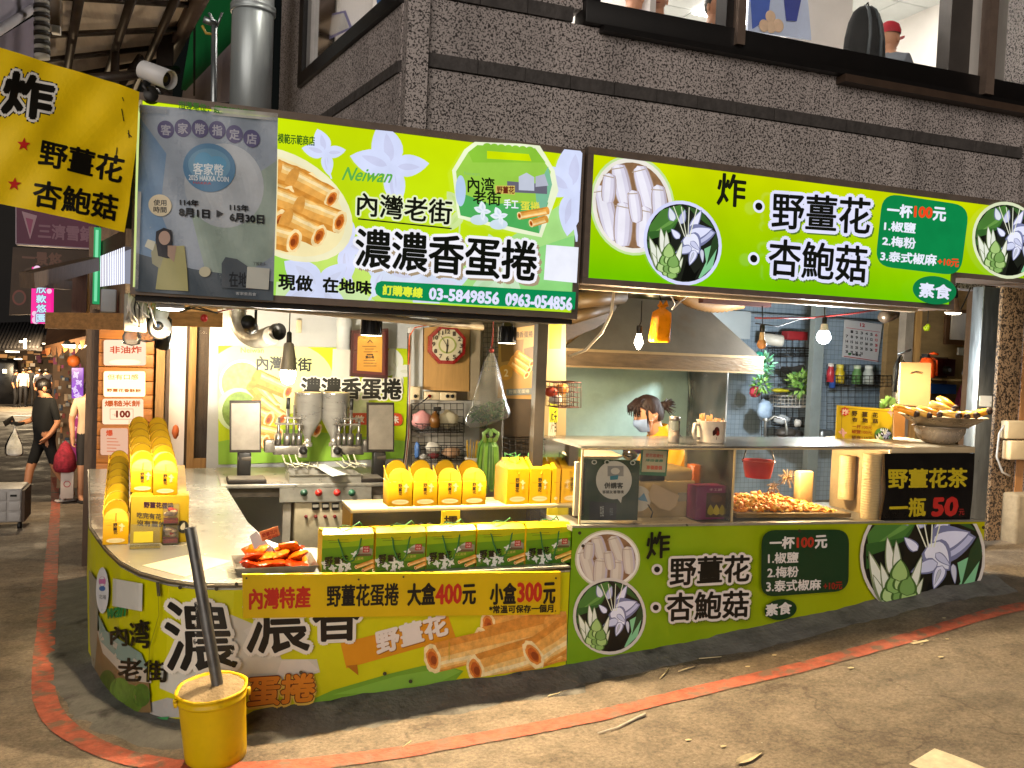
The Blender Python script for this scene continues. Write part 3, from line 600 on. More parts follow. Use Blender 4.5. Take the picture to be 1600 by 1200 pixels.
# ---- left sign
LX0, LX1, LZ0, LZ1 = -.185, 1.925, 1.865, 2.725
s1 = thing('lightbox_sign', 'large lit yellow green sign with egg roll lettering and a phone number', 'sign', (.87, 4.3, LZ0))
m = MB(); m.box((LX0+.03, SY, LZ0+.03), (LX1-.03, SY+.02, LZ1-.03), panel_mat('lit_panel_lime', '#d0e800', '#bce41e', 1.87, 2.72)); m.build('panel', s1)
m = MB(); y0, y1 = SY-.012, SY+.26
m.box((LX0, y0, LZ1-.032), (LX1, y1, LZ1), frm); m.box((LX0, y0, LZ0), (LX1, y1, LZ0+.032), frm); m.box((LX1-.032, y0, LZ0+.033), (LX1, y1, LZ1-.033), frm); m.box((LX0, y0, LZ0+.033), (LX0+.01, y0+.03, LZ1-.033), frm)
m.box((LX0+.02, SY+.03, LZ0-.025), (LX1-.01, y1-.005, LZ0-.002), under); m.build('frame', s1)
m = MB(); m.box((LX0, SY+.03, LZ0+.035), (LX0+.012, y1, LZ1-.035), em('#cfe08a'));
for z0, z1, c in ((2.0, 2.16, '#c9d2f2'), (2.2, 2.42, '#e8a05a'), (2.25, 2.36, '#e0602c')): m.box((LX0-.002-.001*(c == '#e0602c'), SY+.08, z0), (LX0-.0005, y1-.03, z1), em(c))
m.build('side_panel', s1)
D = Draw(sp, True)
cl = [(219, 166), (908, 237), (894, 484), (212, 453)]; D.clip = cl
# soft printed leaves and flowers at the foot
D.poly([(430, 380), (520, 372), (640, 400), (780, 395), (905, 330), (895, 484), (430, 462)], '#c4e46a'); D.poly([(640, 470), (720, 420), (830, 350), (905, 300), (895, 484)], '#a8dd84'); D.poly([(700, 475), (800, 400), (905, 365), (895, 484)], '#8fd57c')
D.poly([(428, 400), (460, 390), (500, 430), (480, 470), (425, 465)], '#9fd84e'); D.poly([(432, 440), (560, 452), (600, 480), (430, 470)], '#cfe8a8')
lily(D, 540, 385, 62, .2, ('#d9defb', '#d2d3ea')); lily(D, 500, 450, 70, -.5, ('#d5dcf8', '#cfd4ec')); lily(D, 660, 445, 90, .1, ('#d2dcf0', '#d8d6ea')); lily(D, 600, 420, 60, 2.2, ('#d9e2f6', '#d3d6ee')); lily(D, 780, 430, 70, 1.2, ('#c9e6c0', '#bfe0b2'))
lily(D, 508, 240, 40, .1); lily(D, 612, 262, 72, .15); lily(D, 893, 300, 78, .4); lily(D, 720, 330, 40, .8, ('#cfe59a', '#c4df86'))
# egg rolls
D.ell(440, 320, 110, 84, '#f2ecc2', .3); D.ell(440, 322, 98, 74, '#f7e8b0', .3)
D.clip = [(434, 245), (545, 245), (545, 395), (430, 395)]
for i, a in enumerate([(380, 250, 452, 276, 19, 17), (430, 268, 482, 288, 19, 17), (455, 280, 517, 312, 19, 17), (385, 285, 446, 310, 20, 19), (420, 308, 480, 330, 20, 18), (465, 325, 529, 348, 19, 18), (380, 330, 436, 348, 20, 19), (445, 345, 497, 370, 20, 18), (395, 360, 458, 378, 21, 19)]): egg_roll(D, *a, seed=i)
D.clip = cl
D.txt('Neiwan', 532, 263, 606, 283, '#5fae4a', .06, slant=.12, bold=.5)
D.txt('指導單位：經濟部商業司', 279, 160, 398, 172, '#2c5c14', .13, .13, bold=.3); D.txt('模範示範商店', 433, 211, 490, 226, '#2c5c14', .08, .08, bold=.3)
D.poly([(240, 153), (270, 149), (252, 158), (246, 165), (240, 164)], '#1e3a9a'); D.poly([(256, 160), (271, 156), (263, 166)], '#d8322a')
# printed gift carton
D.poly([(703, 268), (722, 236), (738, 224), (838, 228), (862, 268), (868, 300), (842, 372), (800, 364), (712, 342)], '#eef6d0')
D.poly([(709, 270), (728, 240), (742, 229), (832, 234), (856, 270), (838, 366), (716, 338)], '#9ccf4a'); D.poly([(728, 240), (742, 229), (832, 234), (848, 256), (735, 256)], '#8cc63a'); D.poly([(757, 238), (822, 243), (826, 254), (757, 250)], '#cfe600')
D.poly([(709, 300), (760, 320), (852, 318), (838, 366), (716, 338)], '#4fae5a'); D.poly([(852, 262), (858, 290), (842, 352), (838, 366), (832, 300)], '#7fbf9a'); D.ell(716, 300, 8, 24, '#b9d0ee'); D.ell(745, 345, 14, 8, '#cfe0ea'); D.ell(775, 352, 14, 8, '#d2e2ee')
for k in range(7): D.ell(757+k*11, 231+k*.9, 6.5, 5, '#8cc63a')
D.poly([(788, 285), (850, 290), (850, 305), (788, 302)], '#6c6a78'); D.poly([(770, 292), (800, 292), (800, 306), (770, 304)], '#d9c060'); D.poly([(806, 278), (818, 272), (830, 279), (830, 300), (806, 299)], '#c8cede'); D.poly([(832, 278), (846, 274), (852, 292), (832, 294)], '#b9bccb')
D.txt('內湾', 727, 278, 768, 302, '#18220e', .05, bold=.5); D.txt('老街', 735, 300, 778, 321, '#18220e', .05, bold=.5); D.txt('野薑花', 772, 293, 799, 304, '#6b2c18', .02, bold=.3); D.txt('手工', 783, 313, 805, 327, '#f2f4ff', .06, bold=.4); D.txt('蛋捲', 809, 316, 838, 330, '#e6e24a', .06, bold=.4); D.txt('Neiwan', 721, 270, 745, 276, '#8fbf6a', .05)
lily(D, 750, 332, 16, .3, ('#e6eef6', '#cfdcea')); lily(D, 776, 340, 16, .0, ('#e6eef6', '#cfdcea')); egg_roll(D, 850, 331, 806, 339, 6, 6); egg_roll(D, 848, 344, 824, 351, 6, 6)
# main lettering
D.text('內灣老街', (556, 303), (702, 316), (700, 353), (555, 338), '#12140c', bold=.8, outline=('#e9f2c8', 3.4)); D.line((556, 344), (701, 359), 2.2, '#12140c')
D.text('濃濃香蛋捲', (554, 359), (833, 380), (831, 441), (552, 417), '#0f110b', bold=1.5, outline=('#f4f3fb', 6.0), shadow=('#a89478', 5, 5, 4.5))
D.text('現做', (434, 429), (486, 433), (485, 456), (433, 453), '#12140c', bold=1.); D.text('在地味', (502, 434), (577, 441), (576, 461), (502, 457), '#12140c', bold=1.)
D.poly([(592, 440), (700, 446), (893, 457), (891, 487), (700, 474), (592, 466), (584, 460), (582, 452), (585, 443)], '#0b8a50')
D.text('訂購專線', (595, 446), (656, 451), (655, 466), (594, 461), '#e2ee3c', bold=.7); D.text('03-5849856', (667, 451), (774, 458), (773, 476), (666, 468), '#e2e4ff', bold=1.1); D.text('0963-054856', (785, 459), (887, 466), (886, 485), (784, 477), '#e2e4ff', bold=1.1)
D.poly([(847, 384), (897, 388), (894, 443), (843, 438)], '#eef0fb')
D.build('lettering', s1)
# ---- right sign
RZ0, RZ1, RX0, RX1 = 2.05, 2.745, 1.945, 5.35
xs_ = PY(1490, 450, SY).x; zs_ = PY(1500, 434, SY).z
s2 = thing('lightbox_sign', 'long lit green sign with fried ginger lily lettering and round food pictures', 'sign', (3.6, 4.3, RZ0))
m = MB(); pmat = panel_mat('lit_panel_green', '#d2e000', '#78c800', 2.1, 2.72)
m.slab([V((RX0+.03, SY, RZ0+.03)), V((xs_-.03, SY, RZ0+.03)), V((xs_-.03, SY, zs_+.03)), V((RX1, SY, zs_+.03)), V((RX1, SY, RZ1-.035)), V((RX0+.03, SY, RZ1-.035))], (0, .02, 0), pmat); m.build('panel', s2)
m = MB(); m.box((RX0, y0, RZ1-.036), (RX1, y1, RZ1), frm); m.box((RX0, y0, RZ0), (xs_, y1, RZ0+.03), frm); m.box((RX0, y0, RZ0+.031), (RX0+.032, y1, RZ1-.037), frm); m.box((xs_-.03, y0, RZ0+.031), (xs_, y1, zs_+.03), frm); m.box((xs_+.001, y0, zs_), (RX1, y1, zs_+.03), frm); m.build('frame', s2)
D = Draw(sp, True); D.clip = [(924, 240), (1640, 328), (1640, 440), (912, 434)]
mushroom_pic(D, 988, 321, 66, 78, .08); D.clip = None; flower_pic(D, 1065, 380, 61, 66, .08); flower_pic(D, 1568, 376, 54, 60, .08, '#dfe6c0')
D.text('炸', (1117, 272), (1159, 277), (1157, 326), (1114, 321), '#1b1c10', bold=1.2)
for x, y in ((1179, 324), (1171, 405)): D.ell(x, y, 9, 10, '#e8eaff', .08); D.ell(x, y, 5.6, 6, '#14150c', .08)
D.text('野薑花', (1201, 302), (1353, 312), (1350, 367), (1199, 357), '#14150f', bold=1.05, outline=('#e3e4ff', 6.2), shadow=('#5c7a2a', 2.5, 3, 5.6)); D.text('杏鮑菇', (1196, 374), (1347, 387), (1344, 442), (1193, 430), '#14150f', bold=1.05, outline=('#e3e4ff', 6.2), shadow=('#5c7a2a', 2.5, 3, 5.6))
D.rrect((1371, 303), (1506, 323), (1492, 432), (1359, 416), 26, '#0d8446')
D.text('一杯', (1379, 319), (1417, 323), (1416, 342), (1378, 339), '#eef0ff', bold=.9); D.text('100', (1421, 324), (1448, 326), (1447, 342), (1420, 340), '#f0481e', bold=1.1); D.text('元', (1450, 325), (1469, 327), (1468, 347), (1449, 345), '#eef0ff', bold=.9)
D.text('1.椒鹽', (1374, 347), (1422, 350), (1421, 366), (1373, 361), '#eef0ff', bold=.6); D.text('2.梅粉', (1371, 370), (1422, 373), (1421, 390), (1370, 384), '#eef0ff', bold=.6); D.text('3.泰式椒麻', (1368, 393), (1455, 399), (1453, 416), (1367, 408), '#eef0ff', bold=.6); D.text('+10元', (1457, 404), (1489, 406), (1488, 418), (1456, 415), '#f0481e', bold=.6)
D.ell(1451, 454, 34, 22, '#107a46', .07); D.text('素食', (1428, 442), (1477, 447), (1475, 468), (1427, 464), '#e8eaff', bold=.9)
D.build('lettering', s2)
# ---- grey poster taped over the left sign
wv = lambda q: .006*sin(q.x*9+q.z*3)*sin(q.z*7)+.003*sin(q.x*31+q.z*17)
ps = Plane((0, SY-.026, 0), (0, -1, 0), wv); ps.step = 11
po = thing('taped_poster', 'wrinkled grey blue poster with round title letters taped over the lime sign', 'poster', (.13, SY-.03, 1.9))
D = Draw(ps, False, base=0.); film = mat('grey_plastic_sheet', '#97a3b2', .28, 0, .22, 3.5, .35, 7)
D.poly([(219, 163), (434, 184), (432, 300), (427, 470), (211, 455), (215, 300)], film); D.clip = [(219, 163), (434, 184), (427, 470), (211, 455)]
D.poly([(216, 180), (260, 240), (250, 330), (300, 455), (211, 455)], mat('sheet_blue', '#7390b0', .3, 0, .2, 4, .3, 7)); D.poly([(300, 340), (434, 250), (427, 400), (330, 460)], mat('sheet_green_grey', '#93a49c', .3, 0, .2, 4, .3, 7)); D.poly([(212, 395), (300, 420), (427, 440), (427, 470), (211, 455)], mat('sheet_dark', '#4d5862', .3, 0, .2, 4))
D.ell(350, 290, 62, 66, mat('sheet_pale', '#aab2ba', .3, 0, .2, 4), .05)
for i, ch in enumerate('客家幣指定店'):
 x = 259+i*26.8; y = (202, 200, 201, 203, 210, 217)[i]; D.ell(x, y, 13.2, 14, '#59567c', .08); D.txt(ch, x-7.5, y-8, x+7.5, y+8, '#a4a6b4', .08, bold=.5)
D.ell(327, 262, 41, 38, '#5580a4', .05); D.ell(327, 258, 33, 26, '#6a96b4', .05); D.ell(318, 252, 14, 14, '#5e9ac0'); D.ell(338, 256, 16, 12, '#5e9ac0'); D.txt('客家幣', 302, 254, 349, 272, '#d5dee4', .07, bold=.4); D.txt('2025 HAKKA COIN', 295, 273, 357, 281, '#d5dee4', .06, bold=.2); D.txt('HAKKA', 302, 283, 330, 287, '#b8474a', .06)
D.ell(250, 321, 18, 17, '#d8cdb0', .05); D.txt('使用', 240, 312, 260, 321, '#3a3a38', .03, bold=.2); D.txt('時間', 240, 323, 260, 332, '#3a3a38', .03, bold=.2)
D.txt('114年', 281, 311, 310, 321, '#16181c', .07, bold=.4); D.txt('8月1日', 280, 325, 327, 338, '#16181c', .07, bold=.7); D.txt('115年', 359, 319, 388, 329, '#16181c', .07, bold=.4); D.txt('6月30日', 359, 333, 412, 346, '#16181c', .07, bold=.7); D.poly([(338, 328), (349, 334), (338, 340)], '#16181c')
# printed girl holding up a card
D.poly([(243, 452), (250, 400), (268, 385), (288, 384), (292, 420), (294, 455)], '#a8a572'); D.poly([(236, 395), (240, 382), (252, 378), (256, 400), (250, 420), (238, 412)], '#9b9a80'); D.poly([(243, 375), (244, 362), (256, 356), (268, 360), (269, 380), (266, 404), (261, 404), (260, 380), (247, 400)], '#2c2c33'); D.ell(257, 372, 9, 11, '#b49a8c'); D.poly([(226, 385), (231, 374), (243, 378), (239, 392)], '#c9cbbb'); D.poly([(262, 384), (276, 384), (272, 410), (262, 400)], '#a9907f')
D.poly([(346, 412), (352, 402), (370, 405), (392, 420), (388, 452), (346, 450)], '#4c545c'); D.txt('在地', 358, 425, 386, 448, '#22262c', .05, bold=.5); D.ell(320, 425, 9, 8, '#b7b49a'); D.poly([(386, 417), (421, 420), (419, 453), (384, 450)], '#b9bcb4'); D.txt('了解更多', 395, 409, 415, 415, '#30343a', .05); D.txt('客家委員會', 368, 456, 400, 461, '#c0c4c8', .05)
D.build('sheet', po)
m = MB(); tp = clear('clear_tape', '#e8ecf0', .35, .1, .2)
for a in ([(330, 168), (434, 178), (434, 190), (330, 180)], [(216, 300), (221, 300), (216, 452), (210, 452)], [(214, 166), (262, 168), (262, 178), (218, 178)]): m = MB(); m.add([ps.at(x, y, .012) for x, y in a], [(0, 1, 2, 3)], tp); m.build('tape', po)
# ---- yellow cloth banner
ban = thing('cloth_banner', 'hanging yellow cloth banner with black lettering and two red stars', 'banner', (-.9, 3.7, 1.9))
P1, P2, P3 = PY(219, 143, 4.1), PY(-60, 60, 3.9), PY(196, 364, 4.1)
nrm = (P2-P1).cross(P3-P1); nrm = nrm if nrm.y < 0 else -nrm
bw = lambda q: .012*sin(q.x*8+q.z*2.5)+.008*sin(q.z*9+q.x*14)+.004*sin(q.x*33-q.z*20)
bs = Plane(P1, nrm, bw); bs.step = 12
D = Draw(bs, False, base=0.); yc = mat('yellow_cloth', '#f4d000', .55, 0, .1, 4, .3, 9)
D.poly([(-90, 50), (0, 75), (110, 108), (180, 129), (219, 143), (214, 220), (204, 320), (195, 363), (100, 340), (0, 318), (-90, 300)], yc)
D.text('炸', (9, 112), (85, 126), (76, 190), (2, 176), '#14110a', bold=3.4, outline=('#e8e6e0', 7.5), shadow=('#14110a', 0, 0, 9.5), slant=.0)
D.text('野薑花', (64, 218), (196, 246), (190, 286), (58, 258), '#14110a', bold=1.1); D.text('杏鮑菇', (53, 281), (187, 307), (181, 345), (49, 321), '#14110a', bold=1.1)
for x, y in ((35, 227), (22, 288)): D.poly([(x+(11 if k % 2 == 0 else 4.6)*sin(pi*k/5+.1), y-(11 if k % 2 == 0 else 4.6)*cos(pi*k/5+.1)) for k in range(10)], '#c8281e')
for p, q in (((191, 152), (193, 158)), ((190, 170), (194, 189)), ((200, 208), (206, 214)), ((201, 203), (202, 215)), ((184, 230), (182, 244))): D.line(p, q, 1.5, '#2a2416')
D.build('cloth', ban)
# ================================================================== COUNTERS
cw = Wall(PLAN); CT = .585
lc = thing('display_counter', 'long left counter with rounded corner, steel top and yellow green egg roll graphics', 'counter', (.8, 4.5, 0))
steel = mat('brushed_steel', '#b4b3a8', .24, .5, .07, 3, .03, 40, ); steel2 = mat('worn_steel', '#a5a196', .33, .6, .2, 8, .06, 50)
inner = [(.52, 5.05), (.45, 5.4), (.34, 7.95)]
m = MB(); top = [V((a, b, CT-.03)) for a, b in PLAN]+[V((.34, 7.95, CT-.03)), V((.44, 5.6, CT-.03)), V((.5, 5.1, CT-.03)), V((.6, 4.85, CT-.03)), V((1.952, 4.8, CT-.03))]; m.slab(top, (0, 0, .03), steel); m.build('countertop', lc)
m = MB(); Q = []; PL3 = [V((a, b, 0)) for a, b in PLAN]
vs = []
for i, p in enumerate(PL3):
 n = cw.vn[i]; zb = gz(p.x, p.y, False)+(.02 if p.x > 1 else .03); vs += [p+V((0, 0, zb)), p+V((0, 0, CT-.032))]
ylp = mat('printed_yellow_vinyl', '#c3c000', .38, 0, .1, 3, .1, 25, dirt=('#8f8a20', .7, 5.))
m.add(vs, [(2*i, 2*i+1, 2*i+3, 2*i+2) for i in range(len(PL3)-1)], ylp, False); m.build('front_panel', lc)
m = MB(); m.tube([V((a, b, CT-.012))+cw.vn[i]*.006 for i, (a, b) in enumerate(PLAN)], .008, mat('dark_edging', '#5b5344', .4, .5)); m.build('edging', lc)
D = Draw(cw, False)
FP = [(137, 735), (150, 862), (200, 893), (300, 909), (885, 897), (885, 1038), (700, 1068), (500, 1094), (330, 1122), (230, 1128), (180, 1112), (152, 1080), (143, 1000)]
D.clip = None
D.poly([(330, 1000), (360, 960), (420, 985), (440, 1030), (495, 1030), (500, 1050), (420, 1075), (330, 1070)], '#c9c3b4'); D.poly([(380, 985), (430, 960), (455, 1000), (420, 1030)], '#d0cabd'); D.poly([(440, 1032), (480, 1030), (498, 1046), (470, 1060), (430, 1060)], '#d6ccc0')
D.poly([(252, 1040), (300, 1010), (345, 1040), (350, 1085), (290, 1092), (250, 1075)], '#c8c6ba'); D.poly([(235, 1098), (262, 1090), (290, 1096), (288, 1120), (235, 1122)], '#a9a7a3')
D.poly([(460, 1105), (520, 1078), (610, 1052), (660, 1040), (690, 1038), (724, 1048), (712, 1062), (690, 1070), (560, 1086)], '#6f9c2c'); D.poly([(520, 1085), (620, 1056), (700, 1042), (720, 1049), (690, 1064), (580, 1082)], '#7fae3c')
D.poly([(532, 1005), (700, 962), (712, 996), (541, 1044)], '#cf8a12'); D.poly([(541, 1040), (558, 1038), (560, 1055)], '#a8660e')
D.text('野薑花', (586, 987), (694, 958), (700, 990), (590, 1022), '#e2d6cc', bold=1.6, shadow=('#8a5a18', 1.5, 1.5, 1.5))
# three big rolls
D.clip = [(640, 955), (884, 955), (884, 1038), (640, 1072)]
for i, a in enumerate([(900, 960, 762, 976, 25, 21), (870, 975, 752, 1000, 24, 20), (860, 985, 675, 1028, 24, 23), (880, 1005, 742, 1045, 26, 23), (905, 975, 832, 1022, 26, 24)]): egg_roll(D, *a, seed=20+i)
D.clip = None
# picture of the village lane wrapped round the corner
D.poly([(146, 985), (160, 985), (200, 1030), (236, 1060), (240, 1112), (180, 1112), (153, 1080)], '#7c6440'); D.poly([(143, 890), (158, 910), (156, 1000), (150, 1060), (144, 1000)], '#8a8470'); D.poly([(156, 985), (170, 990), (215, 1040), (240, 1050), (240, 1066), (205, 1062), (165, 1020)], '#b9ae9c'); D.poly([(158, 960), (170, 985), (225, 1020), (235, 1045), (190, 1030), (160, 1000)], '#7f9488')
for x, y, a, b_, c in ((172, 1072, 14, 26, '#4e5c1c~'), (205, 1092, 24, 24, '#587424~'), (192, 1078, 16, 20, '#668030~'), (225, 1085, 14, 18, '#4a6620~')): D.ell(x, y, a, b_, c)
D.poly([(148, 1085), (165, 1095), (195, 1118), (196, 1126), (165, 1112), (150, 1095)], '#c0bc10'); D.poly([(188, 1114), (240, 1120), (268, 1118), (260, 1130), (200, 1132)], '#3d8a50')
D.text('wan', (170, 951), (199, 947), (200, 962), (170, 966), '#1f7a3a', bold=.8, slant=.1)
D.text('內湾', (177, 980), (236, 965), (238, 1012), (178, 1006), '#191608', bold=1.); D.text('老街', (190, 1026), (268, 1033), (266, 1064), (190, 1063), '#191608', bold=1.)
D.ell(165, 922, 10, 36, '#d9d9da'); D.ell(165, 908, 5.5, 8, '#c06aa0'); D.ell(165, 919, 5, 4, '#3c6aa8'); D.text('北埔', (160, 928), (171, 929), (171, 936), (160, 935), '#4a4a52'); D.poly([(182, 903), (228, 911), (227, 954), (181, 946)], '#c6c4ba')
D.text('濃', (262, 938), (352, 942), (372, 1040), (264, 1048), '#131009', bold=1.8, outline=('#ddd6c8', 8)); D.text('濃', (388, 905), (462, 905), (484, 1014), (384, 1020), '#131009', bold=1.8, outline=('#ddd6c8', 8)); D.text('香', (488, 920), (562, 915), (560, 997), (490, 1000), '#131009', bold=1.8, outline=('#ddd6c8', 7))
D.text('蛋捲', (388, 1056), (492, 1050), (490, 1092), (386, 1102), '#c9791a', bold=1.8, outline=('#5a2408', 3.2), shadow=('#cfae4a', 0, 2, 5))
D.line((252, 908), (254, 930), 5, '#4c4a3c'); D.path([(253, 925), (254, 960), (240, 1010), (238, 1060)], 1.0, '#8a8618'); D.line((700, 1000), (700, 1030), .8, '#a8a010')
for x, y in ((286, 916), (370, 911), (870, 907), (340, 918), (470, 1048), (600, 1050), (640, 1062), (810, 1052)): D.ell(x, y, 3, 3, '#3f3b2a')
D.build('lettering', lc)
# price board screwed on the front
pb = thing('price_board', 'long yellow price board with red and black prices on the left counter front', 'sign', (1.1, 4.18, .4))
bp = Plane((0, 4.16, 0), (0, -1, 0)); m = MB(); ybd = mat('yellow_board', '#d0ae00', .45, 0, .07, 4)
m.slab([bp.at(379, 898), bp.at(876, 894), bp.at(875, 960), bp.at(380, 966)], (0, .025, 0), ybd); m.build('board', pb)
D = Draw(bp, False)
R_, K_ = '#b32a18', '#16120a'
D.text('內灣特產', (390, 920), (485, 916), (484, 949), (390, 952), R_, bold=1.2); D.text('野薑花蛋捲', (511, 915), (623, 911), (622, 946), (511, 948), K_, bold=.8); D.text('大盒', (637, 912), (680, 911), (679, 944), (637, 946), K_, bold=1.2); D.text('400', (681, 914), (721, 912), (720, 942), (681, 944), R_, bold=1.2); D.text('元', (723, 914), (743, 913), (742, 943), (723, 944), K_, bold=1.2)
D.text('小盒', (766, 912), (806, 911), (805, 943), (766, 944), K_, bold=1.2); D.poly([(807, 908), (847, 907), (847, 942), (807, 943)], '#cfa400'); D.text('300', (809, 911), (846, 910), (845, 939), (809, 940), R_, bold=1.4); D.text('元', (849, 911), (867, 910), (866, 942), (849, 943), K_, bold=1.2); D.text('*常溫可保存一個月.', (764, 946), (868, 944), (868, 956), (764, 958), K_, bold=.4)
for x, y in ((385, 903), (868, 903), (560, 905), (630, 901)): D.ell(x, y, 1.6, 1.6, '#3b3426')
D.build('lettering', pb)
# ---- right counter
rc = thing('fry_counter', 'right counter with green fried ginger lily graphics under the glass case', 'counter', (3.4, 4.4, 0))
RT0 = .79
m = MB()
n = 24; X0, X1 = 1.956, 4.82; vs = []
for i in range(n+1):
 x = X0+(X1-X0)*i/n; vs += [(x, 4.2, gz(x, 4.2, False)+.035), (x, 4.2, RT0-.05*i/n)]
def lr_mat():
 m = mat('printed_green_vinyl', '#83a80c', .38, 0, .07, 4); nt = m.node_tree; N = nt.nodes; L = nt.links
 tc = N.new('ShaderNodeTexCoord'); s = N.new('ShaderNodeSeparateXYZ'); L.new(tc.outputs['Object'], s.inputs[0]); mr = N.new('ShaderNodeMapRange'); mr.inputs[1].default_value = 2.0; mr.inputs[2].default_value = 4.8; L.new(s.outputs[0], mr.inputs[0])
 r = N.new('ShaderNodeValToRGB'); r.color_ramp.elements[0].color = C('#6f9a10'); r.color_ramp.elements[1].color = C('#b4b000'); L.new(mr.outputs[0], r.inputs[0])
 for nd in N:
  if nd.type == 'MIX' and nd.blend_type == 'MULTIPLY': L.new(r.outputs[0], nd.inputs[6])
 return m
m.add(vs, [(2*i, 2*i+2, 2*i+3, 2*i+1) for i in range(n)], lr_mat()); m.build('front_panel', rc)
m = MB(); m.slab([V((X0, 4.205, RT0-.024)), V((X1, 4.205, RT0-.074)), V((X1, 4.9, RT0-.074)), V((X0, 4.9, RT0-.024))], (0, 0, .02), steel2); m.slab([V((X1-.02, 4.204, .25)), V((X1-.02, 4.9, .25)), V((X1-.02, 4.9, RT0-.08)), V((X1-.02, 4.204, RT0-.08))], (.018, 0, 0), steel2)
m.slab([V((X0-.004, 4.19, RT0-.004)), V((X1+.004, 4.19, RT0-.054)), V((X1+.004, 4.22, RT0-.054)), V((X0-.004, 4.22, RT0-.004))], (0, 0, .012), steel2)
m.build('countertop', rc)
D = Draw(sp, False); cl = [(889, 824), (1534, 817), (1534, 904), (889, 1042)]
D.clip = cl; mushroom_pic(D, 949, 874, 51, 46, 0, '#cfc8a8', '#cfc2b4'); flower_pic(D, 951, 962, 57, 60, 0, '#d8d0c8', '#1c1a12'); flower_pic(D, 1437, 868, 98, 98, 0, '#d8d0c8', '#1c1a12', .95); D.clip = None
D.text('炸', (1006, 830), (1041, 828), (1040, 868), (1005, 871), '#12120a', bold=1.)
for x, y in ((1021, 887), (1019, 946)): D.ell(x, y, 8.5, 8.5, '#d8cfc8'); D.ell(x, y, 4.6, 4.6, '#12110b')
D.text('野薑花', (1042, 869), (1165, 865), (1163, 905), (1041, 912), '#12110b', bold=1.1, outline=('#d8cfc8', 5), shadow=('#5a6a10', 2, 2.5, 4.6)); D.text('杏鮑菇', (1037, 924), (1163, 920), (1161, 960), (1036, 967), '#12110b', bold=1.1, outline=('#d8cfc8', 5), shadow=('#5a6a10', 2, 2.5, 4.6))
D.rrect((1183, 826), (1319, 825), (1318, 920), (1182, 930), 22, '#17371c')
W_ = '#d8d2cc'; D.text('一杯', (1196, 837), (1234, 836), (1233, 854), (1196, 855), W_, bold=.8); D.text('100', (1238, 838), (1264, 837), (1263, 852), (1238, 853), '#a8301c', bold=.9); D.text('元', (1266, 835), (1284, 834), (1284, 853), (1266, 854), W_, bold=.8)
D.text('1.椒鹽', (1193, 861), (1240, 860), (1239, 876), (1193, 878), W_, bold=.5); D.text('2.梅粉', (1192, 883), (1240, 882), (1239, 898), (1192, 900), W_, bold=.5); D.text('3.泰式椒麻', (1190, 904), (1275, 902), (1274, 918), (1190, 922), W_, bold=.5); D.text('+10元', (1279, 907), (1308, 906), (1307, 917), (1279, 919), '#8a2416', bold=.5)
D.ell(1212, 949, 25, 16, '#17371c', -.08); D.text('素食', (1189, 941), (1229, 937), (1228, 955), (1189, 959), W_, bold=.7)
for x, y in ((900, 830), (1241, 827), (1527, 822), (905, 850)): D.ell(x, y, 2.6, 2.6, '#3a3222')
D.build('lettering', rc)
# ================================================================== LAMPS (each builder carries its own light)
bulbw = em('#fff4dc', 22.); bulbd = em('#f4faff', 26.); ledw = em('#fff0cf', 14.); blackp = mat('black_lamp_body', '#1b1917', .45, .2, .2, 9); wire = mat('black_wire', '#191716', .6)
def lamp_light(name, kind, loc, W, col, rad=.03, to=None, ang=100, blend=.6):
 l = bpy.data.lights.new(name, kind); l.energy = W*1.2; l.color = col; l.shadow_soft_size = rad
 o = bpy.data.objects.new(name, l); COL.objects.link(o); o.location = loc
 if kind == 'SPOT':
  l.spot_size = radians(ang); l.spot_blend = blend; o.rotation_euler = (V(to)-V(loc)).to_track_quat('-Z', 'Y').to_euler()
 return o
WARM, WHITE, COOL = (1, .76, .46), (1, .9, .74), (.9, .96, 1)
def can_lamp(px, py, Y, s, label, W, to, ang=120, col=WARM):
 """ribbed black can with a lit front, hung on two wires"""
 c = PY(px, py, Y); t = thing('hanging_spotlight', label, 'lamp', c, 'black spotlights hung under the left sign')
 m = MB(); m.lathe([(.01, .1*s), (.04*s, .1*s), (.046*s, .06*s), (.056*s, .0)], c, blackp, 20)
 for k in range(14):
  a = 2*pi*k/14; m.box(c+V((cos(a)*.05*s-.004, sin(a)*.05*s-.004, .012*s)), c+V((cos(a)*.05*s+.004, sin(a)*.05*s+.004, .095*s)), blackp)
 m.build('lamp_body', t)
 m = MB(); m.lathe([(.0, -.004), (.05*s, -.002), (.055*s, .004*s)], c, ledw, 20); m.build('lens', t)
 m = MB(); z = 1.86
 for dx in (-.02, .02): m.tube([c+V((dx*s*2, 0, .09*s)), c+V((dx, .01, .13*s)), V((c.x+dx*.3, c.y+.02, z))], .0035, wire)
 m.build('cord', t); L = lamp_light('lamp_light', 'SPOT', c+V((0, -.0, -.012)), W, col, .03, to, ang); L.parent = t; L.location = (0, 0, -.05); return t
can_lamp(580, 524, 4.5, 1.0, 'ribbed black spotlight hanging in front of the framed certificate', 250, (1.05, 3.3, -.2), 125)
can_lamp(792, 536, 4.5, .9, 'ribbed black spotlight hanging beside the dark divider post', 250, (2.2, 3.3, -.1), 125)
